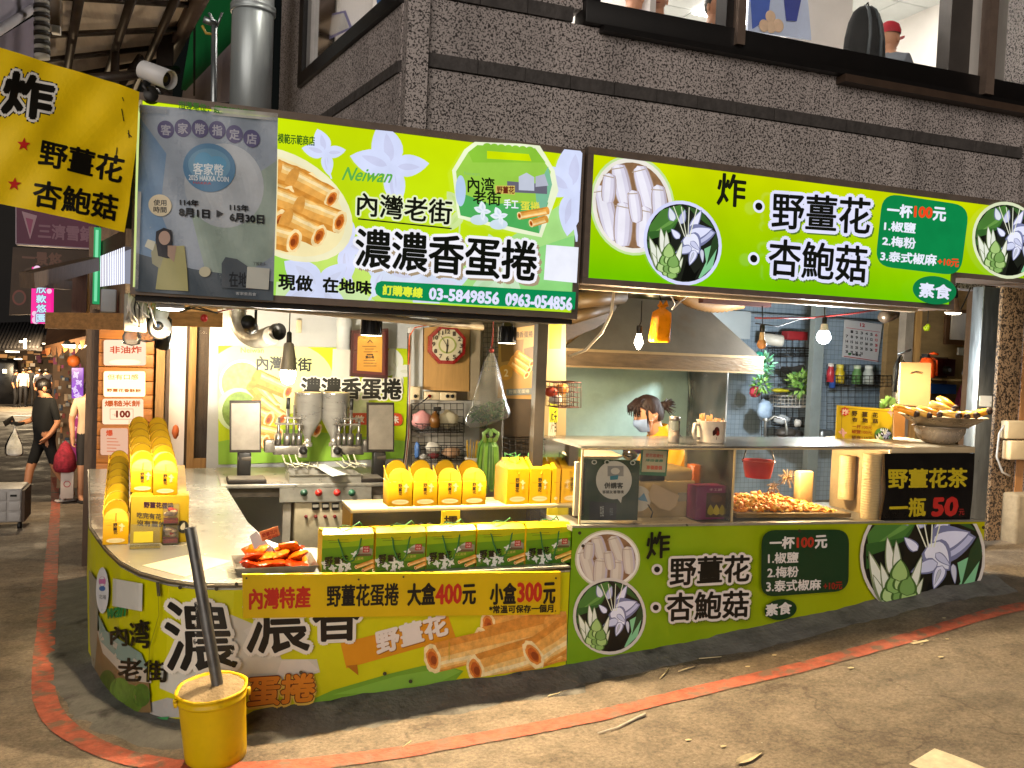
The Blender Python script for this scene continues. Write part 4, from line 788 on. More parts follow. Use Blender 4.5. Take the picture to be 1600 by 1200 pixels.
def bulb_lamp(px, py, Y, label, W, col, kind='round', cord=None, lit=True, r=.032, group='bulbs hanging in the stall'):
 c = PY(px, py, Y); t = thing('light_bulb', label, 'bulb', c, group); em_ = bulbw if col != COOL else bulbd
 m = MB()
 if kind == 'round': m.lathe([(0, -r), (r*.6, -r*.8), (r*.95, -r*.3), (r, .0), (r*.85, r*.5), (r*.62, r*.9)], c, em_ if lit else mat('amber_glass', '#a8764a', .2, 0, .1), 18)
 else: m.lathe([(0, -r*1.5), (r*.3, -r*1.35), (r*.85, -r*.3), (r*.8, .1*r), (r*.5, r*1.1), (r*.4, r*1.5)], c, em_, 18)
 m.build('globe', t)
 m = MB(); k = r*.9 if kind == 'round' else r*1.5
 if kind == 'round': m.lathe([(r*.62, k), (r*.5, k+.035), (r*.45, k+.05)], c, mat('bulb_neck', '#d8d4cc', .4) if lit else mat('bulb_neck_tan', '#a58a62', .4), 16); k += .05
 m.lathe([(.014, k), (.017, k+.01), (.017, k+.045), (.006, k+.05)], c, blackp, 14); m.build('socket', t)
 m = MB(); top = PY(*cord, Y) if cord else c+V((0, 0, .4)); m.tube([c+V((0, 0, k+.045)), c.lerp(top, .5)+V((.006, 0, 0)), top], .0035, wire); m.build('cord', t)
 if lit: L = lamp_light('bulb_light', 'POINT', c, W, col, r*1.15); L.parent = t; L.location = (0, 0, -r*2.3)
 return t
bulb_lamp(998, 534, 4.5, 'small bare filament bulb hanging beside the orange plastic bag', 62, WARM, 'drop', (1003, 470), r=.03)
bulb_lamp(1287, 527, 5.2, 'bright white bulb hanging in front of the wall calendar', 130, COOL, 'round', (1288, 470), r=.05)
bulb_lamp(1190, 538, 4.9, 'unlit amber bulb hanging over the mug', 0, WARM, 'round', (1191, 478), lit=False, r=.032)
# big bulb under a white shade over the machine
c = PY(450, 585, 6.6); t = thing('pendant_lamp', 'blazing bulb under a pale shade hanging before the egg roll poster', 'lamp', c)
m = MB(); m.lathe([(.02, .2), (.035, .19), (.05, .1), (.06, .0)], c+V((0, 0, .03)), mat('pale_shade', '#8c867a', .5, .2), 20); m.build('lamp_shade', t)
m = MB(); m.lathe([(0, -.075), (.04, -.06), (.058, -.0), (.05, .03)], c, em('#fff6e0', 90.), 18); m.build('globe', t)
m = MB(); m.lathe([(.016, .22), (.02, .23), (.018, .3), (.005, .31)], c, blackp, 12); m.tube([c+V((0, 0, .3)), c+V((0, 0, .62))], .004, wire); m.build('cord', t)
L = lamp_light('pendant_light', 'POINT', c, 110, WHITE, .07); L.parent = t; L.location = (0, 0, -.13)
# round lit disc lamp and small lamps below the left end of the sign
c = PY(266, 482, 4.5); t = thing('disc_lamp', 'round flat white lamp under the left corner of the grey poster', 'lamp', c)
m = MB(); m.lathe([(.05, .03), (.062, .02), (.064, .0)], c, mat('white_lamp_body', '#d8d4cc', .4), 24); m.build('lamp_body', t); m = MB(); m.lathe([(0, -.012), (.04, -.009), (.062, .0)], c, em('#fffaf0', 16.), 24); m.build('lens', t)
L = lamp_light('disc_light', 'SPOT', c, 105, WARM, .03, c+V((-.45, .1, -1)), 140); L.parent = t; L.location = (0, 0, -.06)
def track(px, py, Y, aim, label, W, s=1.):
 c = PY(px, py, Y); d = (V(aim)-c).normalized(); t = thing('track_spotlight', label, 'lamp', c, 'black cylinder spotlights under the left sign')
 m = MB(); m.lathe([(.0, -.1*s), (.034*s, -.1*s), (.036*s, .0), (.03*s, .002), (.028*s, -.02)], c, blackp, 20, d); m.build('lamp_body', t)
 m = MB(); m.lathe([(.0, -.012), (.028*s, -.012)], c, ledw, 16, d); m.build('lens', t); m = MB(); a = c-d*.06*s; m.tube([a+V((.03*s, 0, 0)), a+V((.03*s, 0, .09*s)), a+V((0, 0, .12*s)), a+V((0, 0, .2*s))], .007*s, blackp); m.build('bracket', t)
 if W: L = lamp_light('track_light', 'SPOT', c+d*.01, W, WARM, .03, aim, 42, .7); L.parent = t; L.location = d*.04
track(254, 543, 5.0, PZ(228, 735, .95), 'black cylinder spotlight aimed at the stacked yellow boxes on the left', 105)
track(392, 512, 4.6, (1.0, 7.5, .9), 'black cylinder spotlight beside the silver hose', 60)
track(438, 478, 4.5, (.2, 3.4, -.1), 'small black spotlight tucked right under the left sign', 0, .7)
# clamp lamp at the right end over the wok
c = PY(1489, 489, 4.55); t = thing('clamp_lamp', 'warm lit reflector lamp clamped at the right end above the wok', 'lamp', c)
m = MB(); m.lathe([(.02, .1), (.03, .09), (.035, .05), (.05, .01), (.056, .0)], c, mat('brown_reflector', '#6e5842', .4, .4), 22); m.build('lamp_shade', t); m = MB(); m.lathe([(0, -.012), (.04, -.008), (.053, .004)], c, em('#fff3d8', 20.), 20); m.build('lens', t)
m = MB(); m.lathe([(.022, .1), (.026, .11), (.02, .16), (.01, .17)], c, blackp, 12); m.tube([c+V((0, 0, .16)), c+V((.01, -.02, .22)), c+V((.03, -.05, .25))], .008, blackp); m.tube([c+V((.06, .02, .06)), c+V((.1, .05, .0)), c+V((.2, .1, .08)), c+V((.36, .2, .2))], .004, wire); m.build('bracket', t)
L = lamp_light('clamp_light', 'SPOT', c, 150, WARM, .03, c+V((.1, -.15, -1)), 150); L.parent = t; L.location = (0, 0, -.06)
# ================================================================== GOODS ON THE LEFT COUNTER
yb = mat('yellow_carton', '#d8a400', .5, 0, .06, 6); yb_shade = mat('shaded_yellow_carton', '#c8a418', .5, 0, .06, 6); ybi = mat('yellow_inside', '#e0b428', .6); ink = mat('dark_ink', '#2a1d10', .6); oval = mat('pale_oval', '#dcc98a', .6)  # second carton yellow is dulled so back flaps carry their shade in colour
flap_shade = mat('flap_shadow_line', '#a08210', .7)  # darker arches behind the flaps draw their edge shadow
class LP:
 """local print surface: x right, y down from top-left of a small upright face"""
 curved = False
 def __init__(s, o, u, v, n): s.o, s.u, s.v, s.n = V(o), V(u), V(v), V(n)
 def at(s, x, y, off=0.): return s.o+s.u*x+s.v*y+s.n*off
def small_print(D, w, h):
 """brush name, flower and oval on the face of a small carton (1 unit = 1 mm)"""
 D.line((w*.12, h*.14), (w*.34, h*.14), 1., ink)
 D.text('野', (w*.4, h*.06), (w*.56, h*.06), (w*.56, h*.22), (w*.4, h*.22), ink, bold=.6); D.text('薑', (w*.4, h*.24), (w*.56, h*.24), (w*.56, h*.38), (w*.4, h*.38), ink, bold=.6); D.text('花', (w*.42, h*.4), (w*.57, h*.4), (w*.57, h*.54), (w*.42, h*.54), ink, bold=.6)
 lily(D, w*.74, h*.2, w*.15, .3, ('#e8d9a0', '#dcc880')); lily(D, w*.72, h*.36, w*.1, .9, ('#e8d9a0', '#dcc880')); D.ell(w*.5, h*.82, w*.36, h*.1, '#dccc98'); D.line((w*.25, h*.8), (w*.75, h*.8), 1.2, '#8a6a20'); D.line((w*.25, h*.85), (w*.75, h*.85), 1.2, '#8a6a20')
def arch(m, x0, x1, y, z, h, mt, lean=0., th=.0025, n=14):
 P = [V((x0, y, z)), V((x1, y, z))]; c = (x0+x1)/2; r = (x1-x0)/2
 for k in range(n+1):
  a = pi*k/n; P.append(V((c+r*cos(a), y+lean*sin(a), z+h*(sin(a)**.8))))
 m.slab([P[0]]+[P[1]]+P[3:-1], (0, th, 0), mt)
def make_open_carton(W=.122, Dp=.13, H=.128):
 t = thing('yellow_carton', 'x', 'box'); t['world_parts'] = 0
 m = MB(); m.box((-W/2, 0, 0), (W/2, Dp, H), yb, None, .0015); m.build('body', t)
 m = MB(); arch(m, -W/2+.002, W/2-.002, .004, H+.0005, .066, yb, .03); arch(m, -W/2-.001, W/2+.001, .0085, H+.0005, .0695, flap_shade, .03, .001); m.box((-.0015, .0, H+.002), (.0015, .003, H+.05), mat('slit', '#6a4a08', .6)); m.build('front_flap', t)
 m = MB(); arch(m, -W/2+.002, W/2-.002, Dp-.006, H+.0005, .1, yb_shade, -.012); arch(m, -W/2-.001, W/2+.001, Dp-.0025, H+.0005, .1035, flap_shade, -.012, .001); m.build('back_flap', t)
 m = MB(); m.slab([V((-W/2+.001, .006, H)), V((-W/2+.001, Dp-.006, H)), V((-W/2-.004, Dp-.012, H+.075)), V((-W/2-.004, .05, H+.03))], (.002, 0, 0), ybi); m.build('side_flap', t)
 D = Draw(LP((-W/2, 0, H), (.001, 0, 0), (0, 0, -.001), (0, -1, 0)), False, base=.0008, step=.0001); small_print(D, W*1000, H*1000); D.build('print', t)
 return t
def make_tall_carton(W=.112, Dp=.16, H=.19):
 t = thing('tall_carton', 'x', 'box'); t['world_parts'] = 0
 m = MB(); m.add([(-W/2, 0, 0), (W/2, 0, 0), (W/2, Dp, 0), (-W/2, Dp, 0), (-W/2, 0, H), (W/2, 0, H), (W/2, Dp, H), (-W/2, Dp, H), (-W/2+.004, Dp*.46, H+.045), (W/2-.004, Dp*.46, H+.045), (-W/2+.004, Dp*.54, H+.045), (W/2-.004, Dp*.54, H+.045)],
          [(0, 1, 5, 4), (1, 2, 6, 5), (2, 3, 7, 6), (3, 0, 4, 7), (4, 5, 9, 8), (6, 7, 10, 11), (5, 6, 11, 9), (7, 4, 8, 10), (8, 9, 11, 10), (3, 2, 1, 0)], yb); m.build('body', t)
 m = MB(); m.slab([V((-.012, .002, H-.002)), V((0, -.002, H-.03)), V((.012, .002, H-.002)), V((.01, Dp*.4, H+.038)), V((-.01, Dp*.4, H+.038))], (0, -.001, .002), yb_shade); m.slab([V((-W/2, Dp*.46, H+.04)), V((W/2, Dp*.46, H+.04)), V((W/2, Dp*.5, H+.052)), V((-W/2, Dp*.5, H+.052))], (0, .01, 0), yb_shade); m.build('lid', t)
 g = mat('green_cord', '#2c6a34', .6); m = MB()
 for yy, s in ((Dp*.4, -1), (Dp*.6, 1)): m.tube([V((-.03, yy, H+.035)), V((-.026, yy+.02*s, H+.07)), V((0, yy+.03*s, H+.06)), V((.026, yy+.015*s, H+.075)), V((.03, yy, H+.035))], .003, g, 6)
 m.build('handle', t)
 D = Draw(LP((-W/2, 0, H), (.001, 0, 0), (0, 0, -.001), (0, -1, 0)), False, base=.0008, step=.0001)
 w, h = W*1000, H*1000
 for i, ch in enumerate('野薑花'): D.text(ch, (w*.38, h*(.26+.14*i)), (w*.56, h*(.26+.14*i)), (w*.56, h*(.38+.14*i)), (w*.38, h*(.38+.14*i)), ink, bold=.7)
 lily(D, w*.72, h*.4, w*.15, .3, ('#e8d9a0', '#dcc880')); lily(D, w*.72, h*.54, w*.1, .9, ('#e8d9a0', '#dcc880')); D.ell(w*.48, h*.86, w*.36, h*.075, '#dccc98'); D.line((w*.2, h*.85), (w*.75, h*.85), 1.2, '#8a6a20'); D.line((w*.1, h*.4), (w*.32, h*.4), 1., ink); D.build('print', t)
 return t
def make_gift_box(W=.236, Dp=.15, H=.19):
 t = thing('gift_box', 'x', 'gift box'); t['world_parts'] = 0
 gb = mat('green_gift_card', '#5f8a14', .4, 0, .1, 7); gy = mat('yellow_gift_card', '#c9a800', .4, 0, .08, 7)
 m = MB(); m.add([(-W/2, 0, 0), (W/2, 0, 0), (W/2, Dp, 0), (-W/2, Dp, 0), (-W/2, 0, H), (W/2, 0, H), (W/2, Dp, H), (-W/2, Dp, H)], [(0, 1, 5, 4)], gb); m.add([(-W/2, 0, 0), (W/2, 0, 0), (W/2, Dp, 0), (-W/2, Dp, 0), (-W/2, 0, H), (W/2, 0, H), (W/2, Dp, H), (-W/2, Dp, H)], [(1, 2, 6, 5), (2, 3, 7, 6), (3, 0, 4, 7), (4, 5, 6, 7), (3, 2, 1, 0)], gy); m.build('body', t)
 m = MB(); m.slab([V((-W/2-.001, -.002, H)), V((W/2+.001, -.002, H)), V((W/2-.004, .03, H+.022)), V((-W/2+.004, .03, H+.022))], (0, .004, -.003), gy); m.slab([V((-W/2+.004, .034, H+.019)), V((W/2-.004, .034, H+.019)), V((W/2, Dp, H+.004)), V((-W/2, Dp, H+.004))], (0, 0, -.003), gy); m.build('lid', t)
 w, h = W*1000, H*1000; D = Draw(LP((-W/2, 0, H), (.001, 0, 0), (0, 0, -.001), (0, -1, 0)), False, base=.001, step=.00012)
 D.poly([(0, 0), (w, 0), (w, h*.12), (w*.5, h*.2), (0, h*.12)], '#b4b006'); D.poly([(0, h*.12), (w*.5, h*.2), (w, h*.12), (w, h*.3), (0, h*.34)], '#8aa80e'); D.poly([(0, h*.8), (w*.4, h*.72), (w, h*.78), (w, h), (0, h)], '#3f6a14')
 for i in range(2): D.line((w*.1+6*i, h*(.14+.06*i)), (w*.5+6*i, h*(.14+.06*i)), 1.5, '#1c2a0c')
 D.poly([(w*.66, h*.42), (w*.9, h*.36), (w*.98, h*.4), (w*.98, h*.55), (w*.7, h*.56)], '#8a8272'); D.poly([(w*.68, h*.4), (w*.78, h*.33), (w*.86, h*.4)], '#b9b6ac'); D.poly([(w*.6, h*.5), (w*.96, h*.52), (w*.96, h*.58), (w*.6, h*.57)], '#5c4a34'); D.rrect((w*.79, h*.32), (w*.92, h*.32), (w*.92, h*.48), (w*.79, h*.48), 3, '#a8221c'); D.text('內灣', (w*.81, h*.34), (w*.9, h*.34), (w*.9, h*.39), (w*.81, h*.39), '#e6d8c8'); D.text('特產', (w*.81, h*.41), (w*.9, h*.41), (w*.9, h*.46), (w*.81, h*.46), '#e6d8c8')
 for x, y, s, r in ((.07, .75, .11, .5), (.22, .86, .1, 0), (.36, .76, .13, .2), (.5, .84, .11, .8), (.36, .93, .1, 1.2), (.62, .5, .08, 2)): lily(D, w*x, h*y, w*s, r, ('#e6e6dc', '#d2d0c4'))
 egg_roll(D, w*1.0, h*.7, w*.66, h*.84, 10, 9); egg_roll(D, w*1.0, h*.82, w*.8, h*.93, 10, 9)
 D.text('野', (w*.05, h*.56), (w*.2, h*.54), (w*.2, h*.78), (w*.06, h*.79), '#16120a', bold=1.5); D.text('薑', (w*.23, h*.56), (w*.35, h*.56), (w*.35, h*.73), (w*.23, h*.73), '#16120a', bold=1.2); D.text('花', (w*.37, h*.52), (w*.5, h*.52), (w*.5, h*.7), (w*.37, h*.7), '#16120a', bold=1.2); D.text('手工蛋捲', (w*.55, h*.6), (w*.8, h*.58), (w*.8, h*.65), (w*.55, h*.67), '#c9b45a')
 D.build('print', t)
 return t
def add_cords(t, seed, W=.236, H=.19):
 rr = random.Random(seed); g = mat('green_cord', '#2c6a34', .6); m = MB(); a, b_ = rr.uniform(-.05, -.035), rr.uniform(.035, .06); dp = rr.uniform(.1, .15)
 P = []
 for k in range(13):
  u = k/12; P.append(V((a+(b_-a)*u+rr.uniform(-.004, .004), -.006-.012*sin(pi*u), H-.03-dp*sin(pi*u)**.7)))
 m.tube([V((a-.004, .002, H-.02))]+P+[V((b_+.004, .002, H-.02))], .0032, g, 6)
 m.tube([V((-.05, .04, H+.02)), V((-.02, .02, H+.04)), V((.02, .03, H+.028)), V((.06, .06, H+.045)), V((.08, .08, H+.02))], .003, g, 6); m.build('handle', t)
gb0 = make_gift_box(); wd_ = ['cream tissue on its lid, leftmost of five', 'second from the left, its cord looped short', 'in the middle of the five', 'just left of the last one', 'nearest the green fry counter']
for i, (xl, xr) in enumerate(((502, 582), (586, 663), (665, 741), (744, 817), (820, 890))):
 a, c2 = PY(xl, 896, 4.27), PY(xr, 895, 4.27); t = gb0 if i == 0 else dup(gb0)
 t.location = ((a.x+c2.x)/2, 4.27, CT+.001); t['label'] = 'green egg roll gift box on the counter, '+wd_[i]; t['group'] = 'green gift boxes along the counter edge'; t.rotation_euler = (0, 0, random.uniform(-.03, .03))
 k = (c2.x-a.x)/.236; t.scale = (k, 1, 1)
for i, t in enumerate([o for o in bpy.data.objects if o.name.startswith('gift_box') and o.parent is None]): add_cords(t, 40+i)
# low glass fronted shelf behind them
gs = thing('glass_shelf', 'low glass fronted shelf behind the green gift boxes', 'shelf', (1.4, 4.7, CT)); a, b_ = PY(548, 800, 4.56), PY(893, 802, 4.56); zt = .845
m = MB(); m.box((a.x, 4.55, zt-.022), (b_.x, 4.82, zt), mat('pale_shelf_board', '#c8b888', .3, 0, .1, 5), None, .003); m.build('shelf_board', gs)
m = MB(); gc = clear('clear_acrylic', '#f4f6f0', .07); m.quad((a.x+.01, 4.556, CT), (b_.x-.01, 4.556, CT), (b_.x-.01, 4.556, zt-.024), (a.x+.01, 4.556, zt-.024), gc); m.build('pane', gs)
m = MB(); m.box((a.x, 4.56, CT), (a.x+.012, 4.8, zt-.024), mat('yellow_brass', '#b08a2a', .35, .6)); m.box((b_.x-.012, 4.56, CT), (b_.x, 4.8, zt-.024), mat('yellow_brass', '#b08a2a')); m.box((a.x+.02, 4.8, CT), (b_.x-.02, 4.81, zt-.03), mat('olive_back', '#6a6430', .6)); m.build('side_frame', gs)
bgp = mat('clear_bag_film', '#c8cdb4', .25, 0, .3, 20, .5, 14)
for i, (x0, x1, ch) in enumerate(((690, 718, '擂'), (855, 878, '野'))):
 q0, q1 = PY(x0, 803, 4.54), PY(x1, 822, 4.54); m = MB(); m.box((q0.x, 4.54, CT+.06), (q1.x, 4.547, zt-.02), mat('yellow_card', '#d0bc20', .5)); o = m.thing('name_card', f'yellow card with one black character inside the shelf, '+('in the middle' if i == 0 else 'at the right end'), 'card')
 D = Draw(Plane((0, 4.54, 0), (0, -1, 0)), False); D.text(ch, (x0+4, 806), (x1-4, 806), (x1-4, 822), (x0+4, 822), ink, bold=.6); e = D.build('lettering', o)
for i, (x0, x1) in enumerate(((648, 682), (825, 858))):
 m = MB(); q0, q1 = PY(x0, 815, 4.65), PY(x1, 815, 4.65)
 for k in range(5): m.ball((lerp(q0.x, q1.x, (k+.5)/5), 4.65, CT+.07+.02*(k % 2)), (.03, .04, .07), bgp if i == 0 else mat('yellow_wrap', '#c8b02a', .35, 0, .2, 15), 8, 6)
 m.thing('wrapped_snacks', 'clear wrapped snacks behind the shelf glass' if i == 0 else 'yellow wrapped snacks behind the shelf glass', 'snack')
oc0 = make_open_carton(); oc0['group'] = 'open yellow cartons'
for i, (xl, xr) in enumerate(((606, 643), (645, 682), (684, 720), (722, 758))):
 a, c2 = PY(xl, 800, 4.59), PY(xr, 800, 4.59); t = oc0 if i == 0 else dup(oc0); t.location = ((a.x+c2.x)/2, 4.59, zt+.001); t.scale = ((c2.x-a.x)/.122, 1, 1)
 t['label'] = 'open yellow carton on the glass shelf, '+('left end of its row of four', 'second in its row of four', 'third in its row of four', 'right end of its row of four')[i]
tc0 = make_tall_carton(); tc0['group'] = 'tall yellow cartons on the glass shelf'
for i, (xl, xr) in enumerate(((790, 825), (826, 859), (860, 893))):
 a, c2 = PY(xl, 801, 4.58), PY(xr, 801, 4.58); t = tc0 if i == 0 else dup(tc0); t.location = ((a.x+c2.x)/2, 4.58, zt+.001); t.scale = ((c2.x-a.x)/.114, 1.1, 1.02); t.rotation_euler = (0, 0, (.06, 0, -.03)[i])
 t['label'] = 'tall folded yellow carton with a green cord, '+('left of the three', 'middle of the three', 'right of the three')[i]
# left group on the long arm of the counter
disp = thing('cardboard_display', 'yellow cardboard display box carrying the stacked cartons on the left counter', 'box', (-.1, 5.2, CT)); a, b_ = PZ(203, 850, CT), PZ(294, 850, CT); ya = a.y
dh = .3*0+PY(205, 776, ya).z-CT
m = MB(); ydk = mat('yellow_cardboard', '#b09410', .6, 0, .1, 5); m.box((a.x, ya, CT+.001), (b_.x, ya+.14, CT+dh), ydk, None, .002); m.build('front_box', disp)
m = MB(); cb = mat('plain_cardboard', '#9a7a3c', .7, 0, .15, 6)
m.box((a.x+.01, ya+.141, CT+.001), (b_.x-.01, ya+1.35, CT+dh-.02), cb); m.slab([V((a.x-.012, ya+.02, CT+.05)), V((a.x-.012, ya+1.4, CT+.05)), V((a.x-.012, ya+1.4, CT+dh+.14)), V((a.x-.012, ya+.3, CT+dh+.1)), V((a.x-.012, ya+.02, CT+.16))], (.008, 0, 0), cb); m.build('tray', disp)
D = Draw(Plane((0, ya, 0), (0, -1, 0)), False); D.text('野薑花蛋捲', (225, 784), (271, 786), (271, 795), (225, 793), '#3a1c2c', bold=.5); D.text('吃完有花', (214, 800), (252, 803), (252, 812), (214, 809), '#4a4030', bold=.3); D.text('沒有薑的', (214, 812), (258, 815), (258, 824), (214, 821), '#4a4030', bold=.3); D.ell(286, 823, 9, 10, '#1c1a14'); D.petal((284, 828), (288, 816), .3, '#c8c0a8'); D.build('lettering', disp)
n = 0
def put(x, y, z, lab, s=1., rz=0.):
 t = dup(oc0, (x, y, z), rz); t.scale = (s, 1, s*.92); t['label'] = lab; t['group'] = 'open yellow cartons'
ORD = ['front', 'second', 'third', 'fourth', 'fifth', 'sixth', 'seventh', 'rearmost']
a, b_ = PZ(160, 852, CT), PZ(200, 852, CT)
for k in range(8): put((a.x+b_.x)/2-.01*k, a.y+.215*k, CT+.002+.012*k, f'open yellow carton, {ORD[k]} of the low file along the outer edge of the left counter', (b_.x-a.x)/.122, .03)
L1 = ORD[:5]+['rearmost']
for c_, (xl, xr, yb_) in enumerate(((204, 241, 760), (239, 277, 772))):
 q = PY(xl, yb_, ya+.03+.1*(1-c_)); q2 = PY(xr, yb_, ya+.03+.1*(1-c_)); w_ = q2.x-q.x
 for k in range(6): put((q.x+q2.x)/2-.012*k, q.y+.22*k, CT+dh+.002+.02*k, f'open yellow carton, {L1[k]} of the raised file '+('on the left of the cardboard display' if c_ == 0 else 'on the right of the cardboard display'), w_/.122, .03)
# acrylic card holder and the little clear tower of sweets
q = PZ(204, 853, CT); q1 = PZ(250, 853, CT); yc_ = q.y-.06
m = MB(); m.box((q.x, yc_-.03, CT+.001), (q1.x, yc_+.03, CT+.012), gc); m.slab([V((q.x, yc_, CT+.01)), V((q1.x, yc_, CT+.01)), V((q1.x, yc_+.02, CT+.12)), V((q.x, yc_+.02, CT+.12))], (0, .004, 0), gc); m.slab([V((q.x+.015, yc_-.004, CT+.03)), V((q1.x-.035, yc_-.004, CT+.03)), V((q1.x-.035, yc_+.006, CT+.085)), V((q.x+.015, yc_+.006, CT+.085))], (0, .002, 0), mat('card_yellow', '#c8b420', .5)); m.thing('card_holder', 'small clear acrylic holder with a yellow card before the cardboard display', 'card holder')
q = PZ(253, 851, CT); q1 = PZ(279, 851, CT); w_ = q1.x-q.x; rd = mat('red_sweet_wrap', '#b02818', .4, 0, .4, 30); cr2 = mat('cream_sweets', '#c8a884', .5, 0, .4, 30)
tw = thing('sweet_tower', 'clear plastic tower of red and cream sweets beside the cardboard display', 'sweets', (q.x+w_/2, q.y, CT))
m = MB(); m.box((q.x, q.y-.02, CT+.001), (q1.x, q.y+.06, CT+.105), gc, None, .004); m.box((q.x, q.y-.02, CT+.108), (q1.x, q.y+.06, CT+.21), gc, None, .004); m.build('case', tw)
m = MB(); rr = random.Random(3)
for lv in (.01, .115):
 m.box((q.x+.006, q.y-.012, CT+lv), (q1.x-.006, q.y+.05, CT+lv+.02), rd)
 for k in range(9): m.ball((q.x+.02+rr.random()*(w_-.04), q.y-.005+rr.random()*.04, CT+lv+.035+rr.random()*.035), (.018, .014, .012), rr.choice([rd, cr2, cr2]), 8, 6)
m.build('sweets', tw)
# tray of orange packets with price tag
tr = thing('steel_tray', 'shallow steel tray holding the orange packets at the counter corner', 'tray', PZ(430, 895, CT)); q = PZ(368, 893, CT); q1 = PZ(497, 893, CT); y_ = 4.3
x0, x1 = PY(366, 890, y_).x, PY(497, 890, y_).x
m = MB(); m.box((x0+.02, y_+.01, CT+.001), (x1-.02, y_+.24, CT+.006), steel2)
for A in ([(x0+.02, y_+.01, CT+.004), (x1-.02, y_+.01, CT+.004), (x1, y_-.01, CT+.04), (x0, y_-.01, CT+.04)], [(x1-.02, y_+.01, CT+.004), (x1-.02, y_+.24, CT+.004), (x1, y_+.26, CT+.04), (x1, y_-.01, CT+.04)], [(x0+.02, y_+.01, CT+.004), (x0, y_-.01, CT+.04), (x0, y_+.26, CT+.04), (x0+.02, y_+.24, CT+.004)], [(x0+.02, y_+.24, CT+.004), (x0, y_+.26, CT+.04), (x1, y_+.26, CT+.04), (x1-.02, y_+.24, CT+.004)]): m.slab(A, (0, 0, .003), steel2)
m.build('pan', tr)
orn = [mat('orange_film', '#e03c04', .2, 0, .35, 25, .4, 30, emit=None), mat('bright_orange_film', '#f06a10', .2, 0, .35, 25, .4, 30), mat('deep_orange_film', '#b82e04', .2, 0, .3, 25, .4, 30)]
rr = random.Random(9)
def packet(c, rx, ry, rz, s, mt):
 m = MB(); vs = []; R = Euler((rx, ry, rz)).to_matrix(); n = 9
 for side in (1, -1):
  for j in range(n):
   for i in range(n):
    u, v = i/(n-1)*2-1, j/(n-1)*2-1; e = (1-u**4)*(1-v**2)
    vs.append(c+R @ V((u*s*(1-.1*v*v), v*s*.75, side*(e**.5)*s*.33+(rr.uniform(-.003, .003)+.003*side*sin(u*9+v*5))*(.3 if e <= 0 else 1))))
 fs = []
 for k in (0, 1):
  for j in range(n-1):
   for i in range(n-1): o = k*n*n; fs.append((o+j*n+i, o+j*n+i+1, o+(j+1)*n+i+1, o+(j+1)*n+i) if k == 0 else (o+j*n+i, o+(j+1)*n+i, o+(j+1)*n+i+1, o+j*n+i+1))
 m.add(vs, fs, mt, True); return m
k = 0
for lvl, (nx, ny) in enumerate(((5, 3), (4, 2), (2, 1))):
 for i in range(nx):
  for j in range(ny):
   c = V((lerp(x0+.06, x1-.06, (i+.5)/nx)+rr.uniform(-.012, .012), y_+.03+(.2*(j+.5)/ny)+(.03 if lvl else 0), CT+.03+.032*lvl+rr.uniform(0, .012)))
   packet(c, rr.uniform(-.6, .6), rr.uniform(-.5, .5), rr.uniform(0, 6.3), .052, rr.choice(orn)).thing('orange_packet', 'shiny orange snack packet in the steel tray', 'packet', 'orange packets heaped in the tray'); k += 1
tg = thing('price_tag', 'handwritten orange price tag standing in the orange packets', 'price tag', PY(420, 870, 4.42)); tp_ = Plane((0, 4.42, 0), (0, -1, 0)); m = MB(); m.slab([tp_.at(405, 832), tp_.at(434, 822), tp_.at(438, 836), tp_.at(410, 846)], (0, .003, 0), mat('orange_card', '#e0844a', .6)); m.build('card', tg)
D = Draw(tp_, False); D.text('野薑花片', (409, 834), (433, 826), (434, 832), (410, 840), '#a02810', bold=.2); D.text('一包50元', (413, 840), (434, 833), (435, 838), (414, 845), '#a02810', bold=.2); D.build('lettering', tg); m = MB(); m.tube([tp_.at(424, 842, -.004), tp_.at(430, 872, -.004)], .003, wire); m.build('stick', tg)
m = MB(); tp2 = Plane((0, 4.44, 0), (0, -1, 0)); m.slab([tp2.at(390, 838), tp2.at(400, 830), tp2.at(432, 862), tp2.at(398, 862)], (0, .003, 0), mat('white_card', '#d8d6d0', .6)); m.thing('blank_card', 'blank white card leaning behind the orange packets', 'card')
# taped price list lying on the steel
m = MB(); A = [PZ(222, 884, CT), PZ(300, 866, CT), PZ(362, 877, CT), PZ(290, 902, CT)]; m.slab([v+V((0, 0, .0012)) for v in A], (0, 0, .0006), mat('faded_paper', '#c8bc9c', .6, 0, .1, 9)); o = m.thing('taped_list', 'faded paper list taped flat on the corner of the steel counter', 'paper')
# ================================================================== INSIDE THE EGG ROLL STALL
# printed poster on the back wall
WYB = 8.04; wp = Plane((0, WYB, 0), (0, -1, 0))
po = thing('wall_poster', 'printed yellow green egg roll poster on the back wall behind the machine', 'poster', (1.2, WYB, .6))
D = Draw(wp, False, base=.004); cl = [(341, 540), (640, 545), (640, 716), (341, 726)]
D.poly(cl, '#b8cc10'); D.clip = cl; D.poly([(341, 690), (450, 670), (640, 690), (640, 716), (341, 726)], '#8cb83c'); D.ell(420, 590, 100, 60, '#e0e49a'); lily(D, 620, 580, 40, .2, ('#dfe2da', '#d2d6c4')); lily(D, 560, 640, 40, .6, ('#d8e2b8', '#cfdca8')); D.poly([(520, 545), (550, 546), (545, 640), (515, 650)], '#cfcabc')
D.ell(378, 598, 36, 36, '#e8ecd8'); D.ell(378, 598, 32, 32, '#a9b878~'); D.ell(372, 640, 34, 34, '#cfe0b0', 0); D.ell(375, 642, 28, 30, '#7f9a48~')
